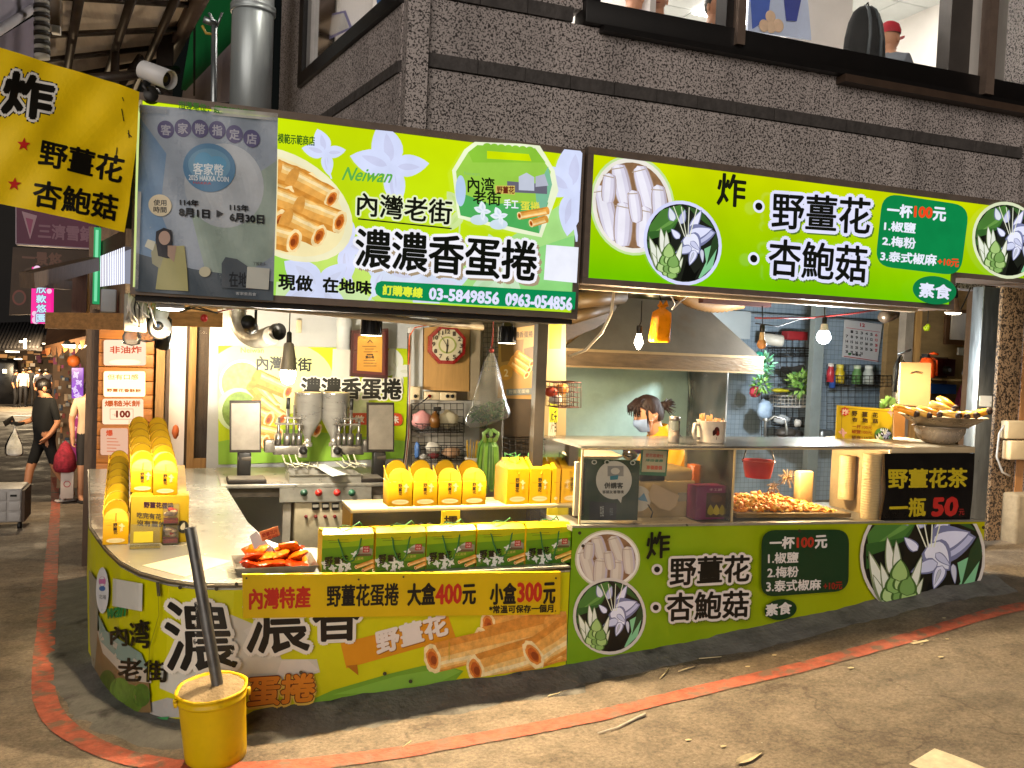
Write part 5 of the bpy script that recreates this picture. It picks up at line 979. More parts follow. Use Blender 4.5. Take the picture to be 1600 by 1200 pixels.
for i, a in enumerate([(395, 600, 430, 640, 13, 12), (400, 625, 440, 655, 13, 12), (385, 640, 420, 655, 14, 13), (390, 670, 435, 680, 13, 12), (400, 590, 450, 612, 14, 12), (470, 660, 495, 672, 11, 11), (380, 680, 415, 690, 12, 11)]): egg_roll(D, *a, seed=60+i)
D.text('Neiwan', (376, 543), (412, 544), (412, 551), (376, 551), '#5f9a3a'); D.text('內灣老街', (401, 556), (486, 560), (486, 580), (401, 578), '#23240f', bold=.6)
D.text('濃濃香蛋捲', (471, 590), (626, 592), (626, 624), (470, 622), '#1c1a10', bold=1.2, outline=('#e6e2d2', 3.5)); D.rrect((520, 645), (628, 645), (628, 665), (520, 662), 9, '#d0502c'); D.text('現做 在地味', (536, 649), (622, 649), (622, 661), (536, 659), '#ece0d0', bold=.5)
D.build('sheet', po)
# machine table
Y0, Y1, ZT = 7.0, 7.95, .59
mt = thing('egg_roll_machine', 'stainless steel egg roll machine with two hoppers and a cream control box', 'machine', (1.05, 7.4, -.1))
xa, xb = PY(345, 757, Y0).x, PY(615, 755, Y0).x
m = MB(); m.box((xa, Y0, ZT-.03), (xb, Y1, ZT), steel2, None, .004); m.box((PY(437, 770, Y0).x, Y0-.006, ZT-.14), (PY(580, 770, Y0).x, Y0+.02, ZT-.031), steel2); m.box((xa, Y0+.02, ZT-.1), (xb, Y1, ZT-.034), grime); m.build('table_top', mt)
for px in (448, 588):
 x = PY(px, 790, Y0+.05).x; m = MB(); m.box((x-.03, Y0+.03, -.1), (x+.03, Y0+.08, ZT-.1), mat('worn_white_leg', '#9a9284', .5, .2, .3, 8)); m.build('leg', mt)
for px, col in ((475, '#2c4a38'), (498, '#a82a20'), (527, '#b02a22'), (550, '#2c5a40')):
 c = PY(px, 770, Y0-.012); m = MB(); m.lathe([(0, .02), (.018, .014), (.022, .0), (.028, -.002), (.028, -.008)], c, mat('button_'+col[1:], col, .35, 0, .1), 14, (0, -1, 0)); m.build('push_button', mt)
cbx = mat('cream_enamel', '#a89c80', .45, .1, .25, 6, dirt=('#6c5c44', .62, 8.)); q0, q1 = PY(461, 776, Y0+.02), PY(546, 840, Y0+.02)
m = MB(); m.box((q0.x, Y0+.02, q1.z-.1), (q1.x, Y0+.3, q0.z-.01), cbx, None, .01); cb_ = m.build('control_box', mt)
for i in range(4): c = PY(493+15.5*i, 791, Y0+.012); m = MB(); m.box((c.x-.028, Y0+.008, c.z-.028), (c.x+.028, Y0+.019, c.z+.028), blackp, None, .003); m.box((c.x-.022, Y0+.004, c.z-.008), (c.x+.022, Y0+.0075, c.z+.014), mat('grey_dial', '#8a8578', .4)); m.build('display', cb_)
for i in range(5): c = PY(478+15*i, 807, Y0+.012); m = MB(); m.lathe([(0, .022), (.012, .02), (.014, .0)], c, mat('brown_knob', '#3c2018' if i else '#6a1c18', .4), 12, (0, -1, 0)); m.build('knob', cb_)
hop = mat('hopper_steel', '#a8a49c', .3, .75, .12, 5, .03, 30, stretch=(1, 1, 4))
for px, tipx in ((483, 476), (524, 521)):
 ct_ = PY(px, 613, 7.55); zb = PY(px, 652, 7.55).z; tip = PY(tipx, 686, 7.55); r = .118
 m = MB(); m.lathe([(r-.006, .0), (r+.003, .0), (r+.003, -.012), (r, -.014), (r, zb-ct_.z), (.03, tip.z-ct_.z+.02), (.028, tip.z-ct_.z-.03), (.04, tip.z-ct_.z-.032), (.04, tip.z-ct_.z-.06)], ct_, hop, 28); m.lathe([(r-.008, -.0), (r-.01, -.05), (0, -.06)], ct_, mat('batter_cream', '#c8b078', .5), 24); m.build('hopper', mt)
def valve(px, flip):
 c = PY(px, 702, 7.4); s = -1 if flip else 1; m = MB(); g = mat('grimy_valve_steel', '#77726a', .35, .8, .35, 14, .2, 40)
 m.box(c+V((-.13, -.05, -.04)), c+V((.13, .05, .035)), g, None, .008); m.box(c+V((-.16*s-.04, -.06, -.02)), c+V((-.16*s+.04, .04, .08)), g, None, .006); m.box(c+V((.1*s-.035, -.07, -.06)), c+V((.1*s+.035, .0, .02)), mat('pale_valve', '#b0aca2', .4, .5), None, .005)
 for dx, z0, z1, r in ((-.09, .03, .26, .012), (-.02, .03, .33, .014), (.03, .03, .36, .009), (.075, .03, .24, .012)): m.tube([c+V((dx*s, 0, z0)), c+V((dx*s, 0, z1))], r, g, 8); m.tube([c+V((dx*s, 0, z0)), c+V((dx*s, 0, z0+.1))], r*2.1, g, 10)
 m.box(c+V((-.12, -.02, .2)), c+V((.1, .02, .215)), g); m.box(c+V((-.05, -.02, .25)), c+V((.08, .02, .262)), g); m.tube([c+V((-.02*s, 0, .33)), c+V((-.02*s, 0, .42))], .016, blackp, 10); m.lathe([(.0, .055), (.03, .04), (.034, .0)], c+V((.1*s, -.08, .0)), blackp, 12, (0, -1, 0))
 m.build('valve', mt)
 m = MB(); h = mat('clear_hose', '#b8b498', .3)
 for k in range(3): m.tube([c+V((.05*k-.06, -.04, -.03)), c+V((.05*k-.04, -.1, -.1)), c+V((.06*k, -.2, -.1)), c+V((.09*k+.04*s, -.12, -.14)), c+V((.06*k+.1*s, -.05, -.1))], .006, h, 6)
 m.build('hose', mt)
valve(452, False); valve(543, True)
plate = mat('griddle_plate', '#716a5f', .5, .3, .25, 5, dirt=('#3a322a', .66, 7.)); iron = mat('burnt_iron', '#2a241e', .6, .5, .4, 9)
for (x0, x1, yt, yb_, bx0, bx1) in ((359, 408, 626, 707, 356, 418), (574, 616, 629, 706, 570, 606)):
 t = 7.25; A = [PY(x0, yt, t), PY(x1, yt, t), PY(x1, yb_, t), PY(x0, yb_, t)]; gp = MB(); gp.slab([v+V((0, 0, 0)) for v in A], (0, .035, 0), iron); c = sum(A, V())/4
 gp.slab([c+(v-c)*.9+V((0, -.003, 0)) for v in A], (0, .002, 0), plate); gp.build('griddle_lid', mt)
 m = MB(); cx = c.x; zb = A[2].z; m.box((cx-.05, t, ZT), (cx+.05, t+.09, zb-.0), blackp, None, .01); m.lathe([(.04, -.05), (.045, .05)], V((cx, t+.04, zb-.05)), grime, 12, (1, 0, 0)); m.build('hinge', mt)
 m = MB(); p0, p1 = PZ(bx0, 752, ZT+.03).x, PZ(bx1, 752, ZT+.03).x; m.box((p0, Y0+.02, ZT+.002), (p1, t-.01, ZT+.028), iron, None, .004); m.box((p0+.01, Y0+.03, ZT+.03), (p1-.01, t-.02, ZT+.036), plate); m.build('griddle_base', mt)
def pan(px0, px1, y, d, h, name, lab):
 x0, x1 = PY(px0, 757, y).x, PY(px1, 757, y).x; m = MB(); z = ZT+.002; w = .006
 m.box((x0, y, z), (x1, y+d, z+w), steel2)
 for lo, hi in (((x0, y, z+w), (x1, y+w, z+h)), ((x0, y+d-w, z+w), (x1, y+d, z+h)), ((x0, y+w, z+w), (x0+w, y+d-w, z+h)), ((x1-w, y+w, z+w), (x1, y+d-w, z+h))): m.box(lo, hi, steel2)
 m.box((x0-.01, y-.012, z+h), (x1+.01, y-.0005, z+h+.004), steel2); return m.thing(name, lab, 'tray')
pan(452, 564, 7.04, .3, .06, 'steel_pan', 'deep steel pan on the egg roll machine table'); pan(450, 506, 7.38, .22, .08, 'steel_pan', 'smaller steel pan behind the deep pan on the machine table')
m = MB(); a = PZ(492, 730, ZT+.07); m.slab([PZ(488, 727, ZT+.09), PZ(507, 726, ZT+.09), PZ(541, 742, ZT+.068), PZ(520, 745, ZT+.068)], (0, 0, .006), mat('white_plastic_board', '#cfd4cc', .4)); m.thing('scraper_board', 'white plastic board lying across the deep steel pan', 'board')
# hood hose
def hose(P, r, name, lab, mt_, rings=46):
 m = MB(); Q = []; n = rings*2
 for i in range(n+1):
  t = i/n*(len(P)-1); k = min(int(t), len(P)-2); f = t-k; p0, p1, p2, p3 = P[max(k-1, 0)], P[k], P[k+1], P[min(k+2, len(P)-1)]
  Q.append(.5*((2*p1)+(p2-p0)*f+(2*p0-5*p1+4*p2-p3)*f*f+(3*p1-p0-3*p2+p3)*f**3))
 m.tube(Q, [r*(1 if i % 2 else .86) for i in range(n+1)], mt_, 16); return m.thing(name, lab, 'hose')
foil = mat('crinkled_foil', '#a8a292', .35, .4, .2, 12, .5, 50)
hose([PY(372, 470, 7.6), PY(372, 500, 7.6), PY(385, 522, 7.5), PY(404, 530, 7.3), PY(424, 524, 7.1)], .075, 'foil_hose', 'crinkled silver ventilation hose curling down from under the sign', foil)
m = MB(); c = PY(430, 518, 7.0); m.lathe([(.0, -.02), (.05, -.02), (.06, .0), (.065, .05)], c, blackp, 18, (.6, -1, 0)); m.thing('hose_nozzle', 'black round nozzle on the end of the silver hose', 'nozzle')
# white drain pipe, plug, certificate, clock cabinet
m = MB(); c = PY(538, 500, 7.95); m.tube([c+V((0, 0, .2)), c, PY(536, 546, 7.95)], .06, mat('white_pvc', '#b8bab8', .4, 0, .06), 16); m.lathe([(.068, -.03), (.068, .03)], PY(538, 506, 7.95), mat('white_pvc', '#b8bab8'), 16); m.thing('drain_pipe', 'short white drain pipe on the back wall left of the certificate', 'pipe')
m = MB(); a, b_ = PY(464, 500, 8.0), PY(471, 520, 8.0); m.box((a.x, 8.0, b_.z), (b_.x, 8.045, a.z), cr_, None, .004); m.thing('plug_strip', 'small cream socket strip on the back wall beside the pendant lamp', 'socket')
cf = thing('certificate', 'gold certificate in a dark red wood frame hanging on the back wall', 'plaque', PY(578, 590, 7.9)); cp = Plane((0, 7.9, 0), (0, -1, 0)); A = [cp.at(549, 516), cp.at(607, 513), cp.at(606, 592), cp.at(547, 588)]
m = MB(); m.slab(A, (0, .04, 0), mat('maroon_frame', '#3c1414', .35, 0, .2, 6), ); c = sum(A, V())/4; m.slab([c+(v-c)*.86+V((0, -.006, 0)) for v in A], (0, .005, 0), mat('maroon_bevel', '#571f1c', .35, 0, .2, 6)); m.build('frame', cf)
m = MB(); m.slab([c+V(((v-c).x*.66, -.01, (v-c).z*.74)) for v in A], (0, .003, 0), mat('gold_plate', '#b08238', .3, .5, .15, 5)); m.build('plate', cf)
D = Draw(Plane((0, 7.888, 0), (0, -1, 0)), False);
for i, (x0, x1) in enumerate(((566, 588), (570, 584), (568, 590), (573, 583), (572, 582), (568, 586), (568, 588), (568, 588))): D.line((x0, 541+4.4*i), (x1, 541+4.4*i), .9 if i != 3 else 2.2, '#3c2a12')
D.text('第二名', (571, 556), (584, 556), (584, 560), (571, 560), '#2c1c0c', bold=.3); D.poly([(573, 536), (578, 530), (583, 536), (580, 535), (578, 533), (576, 535)], '#4a3416'); D.build('lettering', cf)
cab = thing('wood_cabinet', 'tall pale wooden cabinet door carrying the red clock', 'cabinet', PY(698, 625, 7.5)); cp = Plane((0, 7.5, 0), (0, -1, 0))
m = MB(); m.slab([cp.at(663, 512), cp.at(734, 506), cp.at(733, 612), cp.at(662, 609)], (0, .06, 0), mat('pale_pine', '#b48a50', .5, 0, .15, 4, .1, 30, stretch=(6, 6, .7))); m.build('door', cab)
m = MB(); m.slab([cp.at(736, 504), cp.at(752, 503), cp.at(748, 625), cp.at(735, 625)], (0, .08, 0), mat('cream_post', '#a8967a', .6)); m.slab([cp.at(641, 512), cp.at(661, 511), cp.at(660, 625), cp.at(641, 625)], (0, .08, 0), white_wall); m.slab([cp.at(640, 625), cp.at(750, 626), cp.at(748, 745), cp.at(632, 742)], (0, .03, 0), mat('wire_back_panel', '#a29c92', .6, 0, .1, 5)); m.build('frame', cab)
ck = thing('wall_clock', 'red octagonal wall clock with a cream face', 'clock', PY(698, 538, 7.45)); c = PY(699, 539, 7.44)
def octo(r, y0, y1, mt_):
 P = [V((c.x+r*cos(pi/8+k*pi/4), y0, c.z+r*sin(pi/8+k*pi/4))) for k in range(8)]; m = MB(); m.slab(P, (0, y1-y0, 0), mt_); return m
redc = mat('red_clock_plastic', '#8c1a16', .25, 0, .05); octo(.178, 7.44, 7.48, redc).build('case', ck); octo(.145, 7.436, 7.439, mat('cream_face', '#cfc2a4', .5, 0, .03)).build('face', ck)
D = Draw(Plane((0, 7.435, 0), (0, -1, 0)), False); D.ell(699, 539, 14, 13.5, '#98a050'); D.ell(699, 539, 11.4, 11, '#d2c6a6')
for h in range(1, 13):
 a = pi/2-h*pi/6; x, y = 699+21.5*cos(a), 539-21.0*sin(a)+1.2*cos(a); w = 2.2 if h < 10 else 3.6; D.text(str(h), (x-w, y-3.2), (x+w, y-3.2), (x+w, y+3.2), (x-w, y+3.2), '#3a2c20', bold=.35)
D.build('numerals', ck)
D = Draw(Plane((0, 7.43, 0), (0, -1, 0)), False); D.line((699, 541), (689, 525), .9, '#1c1612'); D.line((699, 540), (698, 552), 2., '#1c1612'); D.line((699, 540), (699, 530), 1.4, '#1c1612'); D.ell(699, 540, 2, 2, '#1c1612'); D.build('hands', ck)
m = MB();
for x0, x1, y0_, y1_ in ((664, 687, 612, 625), (688, 713, 613, 626), (642, 656, 604, 625)): q0, q1 = PY(x0, y0_, 7.42), PY(x1, y1_, 7.42); m.box((q0.x, 7.42, q1.z), (q1.x, 7.49, q0.z), cr_, None, .006)
for i, px in enumerate((671, 699, 707, 649)): q = PY(px, 619, 7.415); m.lathe([(0, .008), (.016, .006), (.016, 0)], q, blackp if i else redc, 10, (0, -1, 0))
m.tube([PY(671, 619, 7.4), PY(660, 628, 7.38), PY(650, 634, 7.4), PY(646, 640, 7.45)], .006, wire); m.thing('socket_box', 'row of cream power sockets below the clock cabinet', 'socket')
m = MB();
for i, c_ in enumerate(('#c0b8a8', '#a8422c', '#d0ccc0', '#2c2824')): m.tube([PY(642-i*1.5, 520, 7.44), PY(641-i, 600, 7.44), PY(640-i*1.6, 680, 7.42), PY(632-i, 742, 7.4)], .007, mat('cable_'+c_[1:], c_, .5), 6)
m.tube([PY(668, 508, 7.4), PY(648, 512, 7.4), PY(640, 525, 7.42), PY(638, 570, 7.43)], .005, mat('orange_cable', '#c85a2c', .5), 6); m.thing('cable_bundle', 'bundle of cables running down the white frame beside the cabinet', 'cable')
def grid(name, lab, x0, y0_, x1, y1_, Y, nx, ny, mt_=None, r=.003, cat='rack'):
 p = Plane((0, Y, 0), (0, -1, 0)); m = MB(); mt_ = mt_ or mat('dark_wire', '#2c2926', .4, .6)
 a, b_, c_, d_ = p.at(x0, y0_), p.at(x1, y0_), p.at(x1, y1_), p.at(x0, y1_)
 for i in range(nx+1): m.tube([a.lerp(b_, i/nx), d_.lerp(c_, i/nx)], r, mt_, 5)
 for j in range(ny+1): q = V((0, -2*r, 0)); m.tube([a.lerp(d_, j/ny)+q, b_.lerp(c_, j/ny)+q], r, mt_, 5)
 return m.thing(name, lab, cat)
grid('wire_rack', 'tall wire grid rack under the clock with two hanging baskets', 643, 630, 724, 742, 7.4, 8, 11)
def basket(name, lab, x0, y0_, x1, y1_, Y, d=.14, n=9, mt_=None, rows=3):
 p = Plane((0, Y, 0), (0, -1, 0)); m = MB(); mt_ = mt_ or mat('dark_wire', '#2c2926', .4, .6); a, b_, c_, e = p.at(x0, y0_), p.at(x1, y0_), p.at(x1, y1_), p.at(x0, y1_)
 for k in range(rows+1):
  f = k/rows; s = .5*(1-f)*0
  A = a.lerp(e, f)+V((.015*f, 0, 0)); B = b_.lerp(c_, f)-V((.015*f, 0, 0)); m.tube([A+V((0, -d, 0)), B+V((0, -d, 0)), B, A, A+V((0, -d, 0))], .004 if k in (0, rows) else .0025, mt_, 5)
 for i in range(n+1):
  f = i/n; A = a.lerp(b_, f); B = e.lerp(c_, f); m.tube([A+V((0, -d, 0)), B+V((0, -d, 0)), B, A], .0025, mt_, 5)
 return m.thing(name, lab, 'basket')
basket('wire_basket', 'black wire basket with pink and cream bags, upper one under the clock', 645, 660, 718, 673, 7.38); basket('wire_basket', 'black wire basket with small packets, lower one under the clock', 649, 696, 722, 716, 7.38)
def lump(c, r, mt_, seed=0, nu=12, nv=9, amp=.12):
 rr = random.Random(seed); m = MB(); m.ball((0, 0, 0), 1., mt_, nu, nv); ph = [rr.uniform(0, 6) for _ in range(6)]
 vs = []
 for v in m.v: v = V(v); k = 1+amp*sin(v.x*4+ph[0])*sin(v.y*4+ph[1])+amp*.7*sin(v.z*7+ph[2]+v.x*5); vs.append((c[0]+v.x*r[0]*k, c[1]+v.y*r[1]*k, c[2]+v.z*r[2]*k))
 m.v = vs; return m
c = PY(660, 656, 7.32); lump(c, (.09, .05, .075), mat('pink_bag', '#b07a78', .4, 0, .15, 12, .4, 20), 3).thing('plastic_bag', 'pink plastic bag in the upper wire basket', 'bag')
c = PY(700, 655, 7.32); lump(c, (.09, .05, .075), mat('cream_bag', '#b4aa90', .4, 0, .15, 12, .4, 20), 4).thing('plastic_bag', 'cream plastic bag in the upper wire basket', 'bag')
sb = thing('spray_bottle', 'amber spray bottle with a black trigger in the upper basket', 'bottle', PY(679, 668, 7.26)); c = PY(679, 668, 7.26); m = MB(); m.lathe([(.035, 0), (.045, .01), (.046, .07), (.03, .11), (.015, .125), (.015, .14)], c, mat('amber_bottle', '#5c3a14', .2, 0, .15), 16); m.build('bottle', sb); m = MB(); m.box(c+V((-.015, -.012, .14)), c+V((.05, .012, .175)), blackp, None, .005); m.box(c+V((.028, -.008, .09)), c+V((.036, .008, .142)), blackp); m.build('trigger', sb)
for i, (px, py, r, col, lab) in enumerate(((676, 700, (.07, .05, .05), '#b8b2a6', 'white folded cloth in the lower wire basket'), (652, 703, (.025, .03, .07), '#3a5a8a', 'blue tube at the left of the lower wire basket'), (705, 707, (.08, .05, .045), '#b08a68', 'tan paper packet in the lower wire basket'), (678, 712, (.05, .04, .025), '#6a2224', 'dark red packet low in the lower wire basket'), (661, 714, (.04, .04, .025), '#a8a49c', 'pale roll low in the lower wire basket'))): lump(PY(px, py, 7.31), r, mat('packet_'+col[1:], col, .5, 0, .2, 18, .3, 25), 20+i).thing('packet', lab, 'packet')
# hanging bag of leaves, green strips, sticks
bg_ = thing('hanging_bag', 'clear plastic bag of green leaves hanging from a knot', 'bag', PY(757, 675, 4.95)); k = PY(768, 548, 4.95); film2 = clear('bag_film', '#f8f8f4', .07, .25, .05, 1.12)
m = MB(); n = 20; prof = [(.0, .012), (.02, .016), (.06, .035), (.14, .06), (.24, .085), (.32, .105), (.38, .125), (.41, .13), (.425, .11), (.43, .0)]
vs = []
for z, r in prof:
 for a in range(n): q = 2*pi*a/n; w_ = 1+.12*sin(q*5+z*9)*(1 if .05 < z < .4 else 0); vs.append(k+V((r*1.02*cos(q)*w_-.02*z, r*.5*sin(q)*w_, -z+.07*max(0, (z-.25))*cos(q)*2.2)))
m.add(vs, [(i*n+a, i*n+(a+1) % n, (i+1)*n+(a+1) % n, (i+1)*n+a) for i in range(len(prof)-1) for a in range(n)], film2, True)
m.build('bag_film', bg_); m = MB(); rr = random.Random(8); lf = [mat('bag_leaf_dark', '#2c4a24', .5, 0, .3, 20), mat('bag_leaf', '#4a6c38', .5, 0, .3, 20)]
for i in range(420):
 a = rr.uniform(0, 6.28); r = sqrt(rr.random())*.105; c = k+V((r*cos(a)-.005, r*.45*sin(a), -.41+rr.uniform(.0, .1)+.16*r*cos(a))); d = V((rr.uniform(-1, 1), rr.uniform(-.5, .5), rr.uniform(-.5, .5))).normalized(); s = d.cross(V((rr.uniform(-1, 1), rr.uniform(-1, 1), 1))).normalized(); L_ = rr.uniform(.015, .035); m.add([c-d*L_, c+s*.004, c+d*L_, c-s*.004], [(0, 1, 2, 3)], rr.choice(lf))
m.build('leaves', bg_); m = MB(); m.tube([k+V((0, 0, .02)), k+V((.005, 0, .1)), k+V((.0, .0, .3))], .004, mat('red_string', '#8a2c24', .6), 6); m.ball(k, (.016, .014, .014), mat('red_string', '#8a2c24')); m.build('string', bg_)
lv = thing('leaf_strips', 'bunch of long pale green leaf strips hanging by the yellow cartons', 'leaves', PY(762, 775, 4.95)); m = MB(); gs_ = [mat('strip_green', '#6ea03c', .45, 0, .2, 12), mat('strip_green_pale', '#8fb860', .45, 0, .2, 12), mat('strip_green_dark', '#4f8030', .45, 0, .2, 12)]; c = PY(763, 684, 4.95); rr = random.Random(4)
for i in range(34):
 x = rr.uniform(-.055, .055); y = rr.uniform(-.03, .03); zb = -rr.uniform(.24, .34); w_ = rr.uniform(.008, .014); P = [c+V((x*.35, y*.4, .0)), c+V((x*.9, y, -.05)), c+V((x*1.1, y*1.1, -.16)), c+V((x*1.15+rr.uniform(-.01, .01), y*1.2, zb))]; a = rr.uniform(-.5, .5)
 u = V((cos(a)*w_, sin(a)*w_, 0)); m.add([p-u for p in P]+[p+u for p in P], [(j, j+1, j+5, j+4) for j in range(3)], rr.choice(gs_))
for x in (-.03, .0, .03): m.tube([c+V((x, -.03, -.02)), c+V((x*1.5, -.045, .03)), c+V((x*.3, -.03, .05))], .012, gs_[1], 6)
m.build('strips', lv); m = MB(); m.tube([c+V((-.04, -.02, .02)), c+V((0, -.04, .01)), c+V((.05, -.02, .03))], .012, mat('dark_band', '#3a3230', .6), 8); m.build('band', lv)
cu = thing('stick_cup', 'yellow cup with a white rim full of thin yellow sticks', 'cup', PY(737, 736, 5.0)); c = PY(737, 737, 5.0); m = MB(); m.lathe([(.028, 0), (.036, .05), (.04, .066), (.035, .066)], c, mat('yellow_cup', '#c8920c', .4), 20); m.lathe([(.04, .06), (.042, .085), (.036, .085)], c, mat('white_rim', '#cfcabc', .4), 20); m.build('cup', cu); m = MB(); rr = random.Random(6)
for i in range(16): a = rr.uniform(0, 6.28); m.tube([c+V((.02*cos(a), .02*sin(a), .03)), c+V((.04*cos(a), .03*sin(a), rr.uniform(.14, .2)))], .0022, mat('yellow_stick', '#b8921c', .5), 5)
m.build('sticks', cu)
m = MB(); m.box((PY(700, 740, 5).x, 4.93, .0), (PY(893, 740, 5).x, 5.25, .66), mat('dark_shelf', '#4a453c', .6, .2, .2, 5)); m.thing('low_cabinet', 'dark low cabinet under the leaf strips behind the glass shelf', 'cabinet')
# brown paper poster on the dark board
pp_ = thing('kraft_poster', 'faded tan egg roll poster on a dark board beside the divider post', 'poster', PY(808, 625, 5.2)); kp = Plane((0, 5.2, 0), (0, -1, 0))
m = MB(); m.slab([kp.at(788, 500), kp.at(840, 497), kp.at(838, 722), kp.at(786, 722)], (0, .03, 0), mat('dark_brown_board', '#3c3022', .6, 0, .3, 5)); m.build('board', pp_)
D = Draw(kp, False, base=.004); D.poly([(779, 516), (836, 508), (840, 520), (838, 624), (777, 622)], '#a8834a'); D.text('濃濃香蛋捲', (797, 519), (832, 517), (832, 527), (797, 528), '#4a3418', bold=.3); D.poly([(782, 535), (818, 530), (815, 560), (783, 566)], '#7a5c34'); D.poly([(818, 545), (838, 540), (838, 575), (822, 585)], '#5c4428'); egg_roll(D, 800, 560, 826, 578, 6, 6); egg_roll(D, 796, 568, 822, 586, 6, 6); egg_roll(D, 806, 552, 830, 568, 6, 6); D.ell(789, 582, 11, 12, '#c8923c'); D.text('2', (787, 577), (793, 577), (793, 588), (787, 588), '#ead8b0', bold=.3); D.poly([(790, 608), (832, 606), (832, 616), (790, 618)], '#6c7478'); D.text('野薑花蛋捲', (794, 609), (826, 608), (826, 614), (794, 615), '#c8c0a8'); D.build('sheet', pp_)
grid('wire_rack', 'dark wire grid behind the hanging bag under the left sign', 755, 505, 786, 580, 5.3, 5, 10, r=.002); basket('wire_basket', 'black wire basket on the dark board above the tall yellow cartons', 786, 683, 856, 722, 5.15, .12, 8, rows=5)
basket('wire_basket', 'rusty wire basket of bright packets on the divider post', 853, 596, 893, 634, 4.75, .13, 7, mat('rusty_wire', '#4a2c22', .5, .4), 5)
for i, (px, py, col, lab) in enumerate(((862, 612, '#a83c24', 'red packet in the rusty basket on the divider post'), (878, 608, '#c87a2c', 'orange packet in the rusty basket on the divider post'), (868, 624, '#b8b0a0', 'white packet in the rusty basket on the divider post'))): lump(PY(px, py, 4.69), (.04, .03, .03), mat('bright_'+col[1:], col, .4, 0, .2, 18), 70+i).thing('packet', lab, 'packet')
nt_ = Plane((0, 4.9, 0), (0, -1, 0)); D = Draw(nt_, False); D.poly([(852, 505), (884, 500), (884, 690), (850, 690)], '#9c8a64'); D.poly([(858, 505), (878, 502), (876, 545), (858, 545)], '#b4b81c'); D.poly([(858, 640), (868, 640), (868, 682), (856, 682)], '#d0c8b0'); D.poly([(858, 630), (872, 630), (871, 660), (858, 660)], '#b8bc28'); D.text('炸香', (860, 640), (870, 640), (870, 676), (860, 676), '#3a2c18'); o = D.build('notice_board'); tag(o, 'narrow tan board with yellow slips behind the divider post', 'notice board')
# ================================================================== THE FRY STALL
# extractor hood
hm = mat('hood_steel', '#5a544c', .5, .3, .2, 4, .1, 20, dirt=('#57493a', .6, 3.)); hl = mat('hood_lip', '#5a4832', .45, .4, .35, 5, .3, 18, stretch=(1, 1, 4))
hd = thing('extractor_hood', 'large grimy steel extractor hood with a sloping top over the fryer', 'hood', (3.2, 5.7, 1.6)); HY = 5.45; HB = 6.4
A = [PY(878, 546, HY), PY(1190, 560, HY)]; x0, x1 = A[0].x, A[1].x; z1 = (A[0].z+A[1].z)/2; zl = z1-.11; t0, t1 = PY(968, 470, 5.9).x, PY(1078, 470, 5.9).x; zt = 2.1
m = MB(); m.add([(x0, HY, z1), (x1, HY, z1), (x1, HB, z1), (x0, HB, z1), (t0, 5.75, zt), (t1, 5.75, zt), (t1, 6.2, zt), (t0, 6.2, zt)], [(0, 1, 5, 4), (1, 2, 6, 5), (2, 3, 7, 6), (3, 0, 4, 7), (4, 5, 6, 7)], hm); m.build('canopy', hd)
m = MB();
for lo, hi in (((x0-.01, HY-.012, zl), (x1+.01, HY, z1+.004)), ((x0-.012, HY, zl), (x0, HB, z1)), ((x1, HY, zl), (x1+.012, HB, z1))): m.box(lo, hi, hl)
m.box((x0-.014, HY-.02, z1-.006), (x1+.014, HY-.013, z1+.012), mat('hood_edge', '#8d7858', .4, .5)); m.box((x0-.014, HY-.02, zl-.004), (x1+.014, HY-.013, zl+.008), mat('hood_edge', '#8d7858')); m.build('lip', hd)
m = MB(); m.lathe([(.17, 0), (.18, .06), (.18, .6)], V(((t0+t1)/2, 5.97, zt)), mat('duct_steel', '#8c8478', .35, .8), 24); m.build('duct', hd)
hb = mat('hood_back_steel', '#93ada6', .4, .25, .18, 3, .1, 16, dirt=('#6d7a70', .6, 2.5)); m = MB(); m.box((x0+.0, HB, .2), (x1, HB+.02, zl+.06), hb); m.box((x1-.012, HB-.55, .2), (x1, HB-.001, zl), clear('greasy_film', '#e8f0ec', .16, .15, .12)); m.build('back_panel', hd)
m = MB();
for px in (1100, 1112): m.tube([PY(px-25, 575, HB-.03), PY(px-20, 640, HB-.03)], .006, mat('grease_streak', '#9aa89a', .4, .3))
m.build('wire', hd)
# beam and pipes left of the hood
m = MB(); tb = mat('tan_pipe', '#4c3a22', .5, 0, .25, 5, stretch=(1, 6, 6)); m.tube([PY(895, 470, 5.2), PY(972, 462, 5.35)], .055, tb, 14); m.tube([PY(890, 497, 5.3), PY(955, 478, 5.5)], .045, tb, 14); m.slab([PY(886, 490, 5.5), PY(960, 475, 5.6), PY(950, 500, 5.6), PY(884, 545, 5.5)], (0, .03, 0), tb); m.thing('wrapped_pipes', 'tan wrapped pipes beside the top of the extractor hood', 'pipe')
m = MB(); a, b_ = PY(1100, 448, 5.3), PY(1205, 480, 5.3); m.box((a.x, 5.3, b_.z), (b_.x, 5.36, a.z+.1), mat('dim_red_panel', '#4c2a28', .6)); m.thing('fascia_board', 'dim dark red board up behind the right light box sign', 'panel')
hose([PY(1060, 455, 5.6), PY(1085, 470, 5.6), PY(1120, 476, 5.6), PY(1160, 470, 5.6)], .06, 'tan_hose', 'tan ribbed hose running under the right light box sign', mat('tan_hose_wall', '#7c5c36', .6, 0, .2, 12), 20)
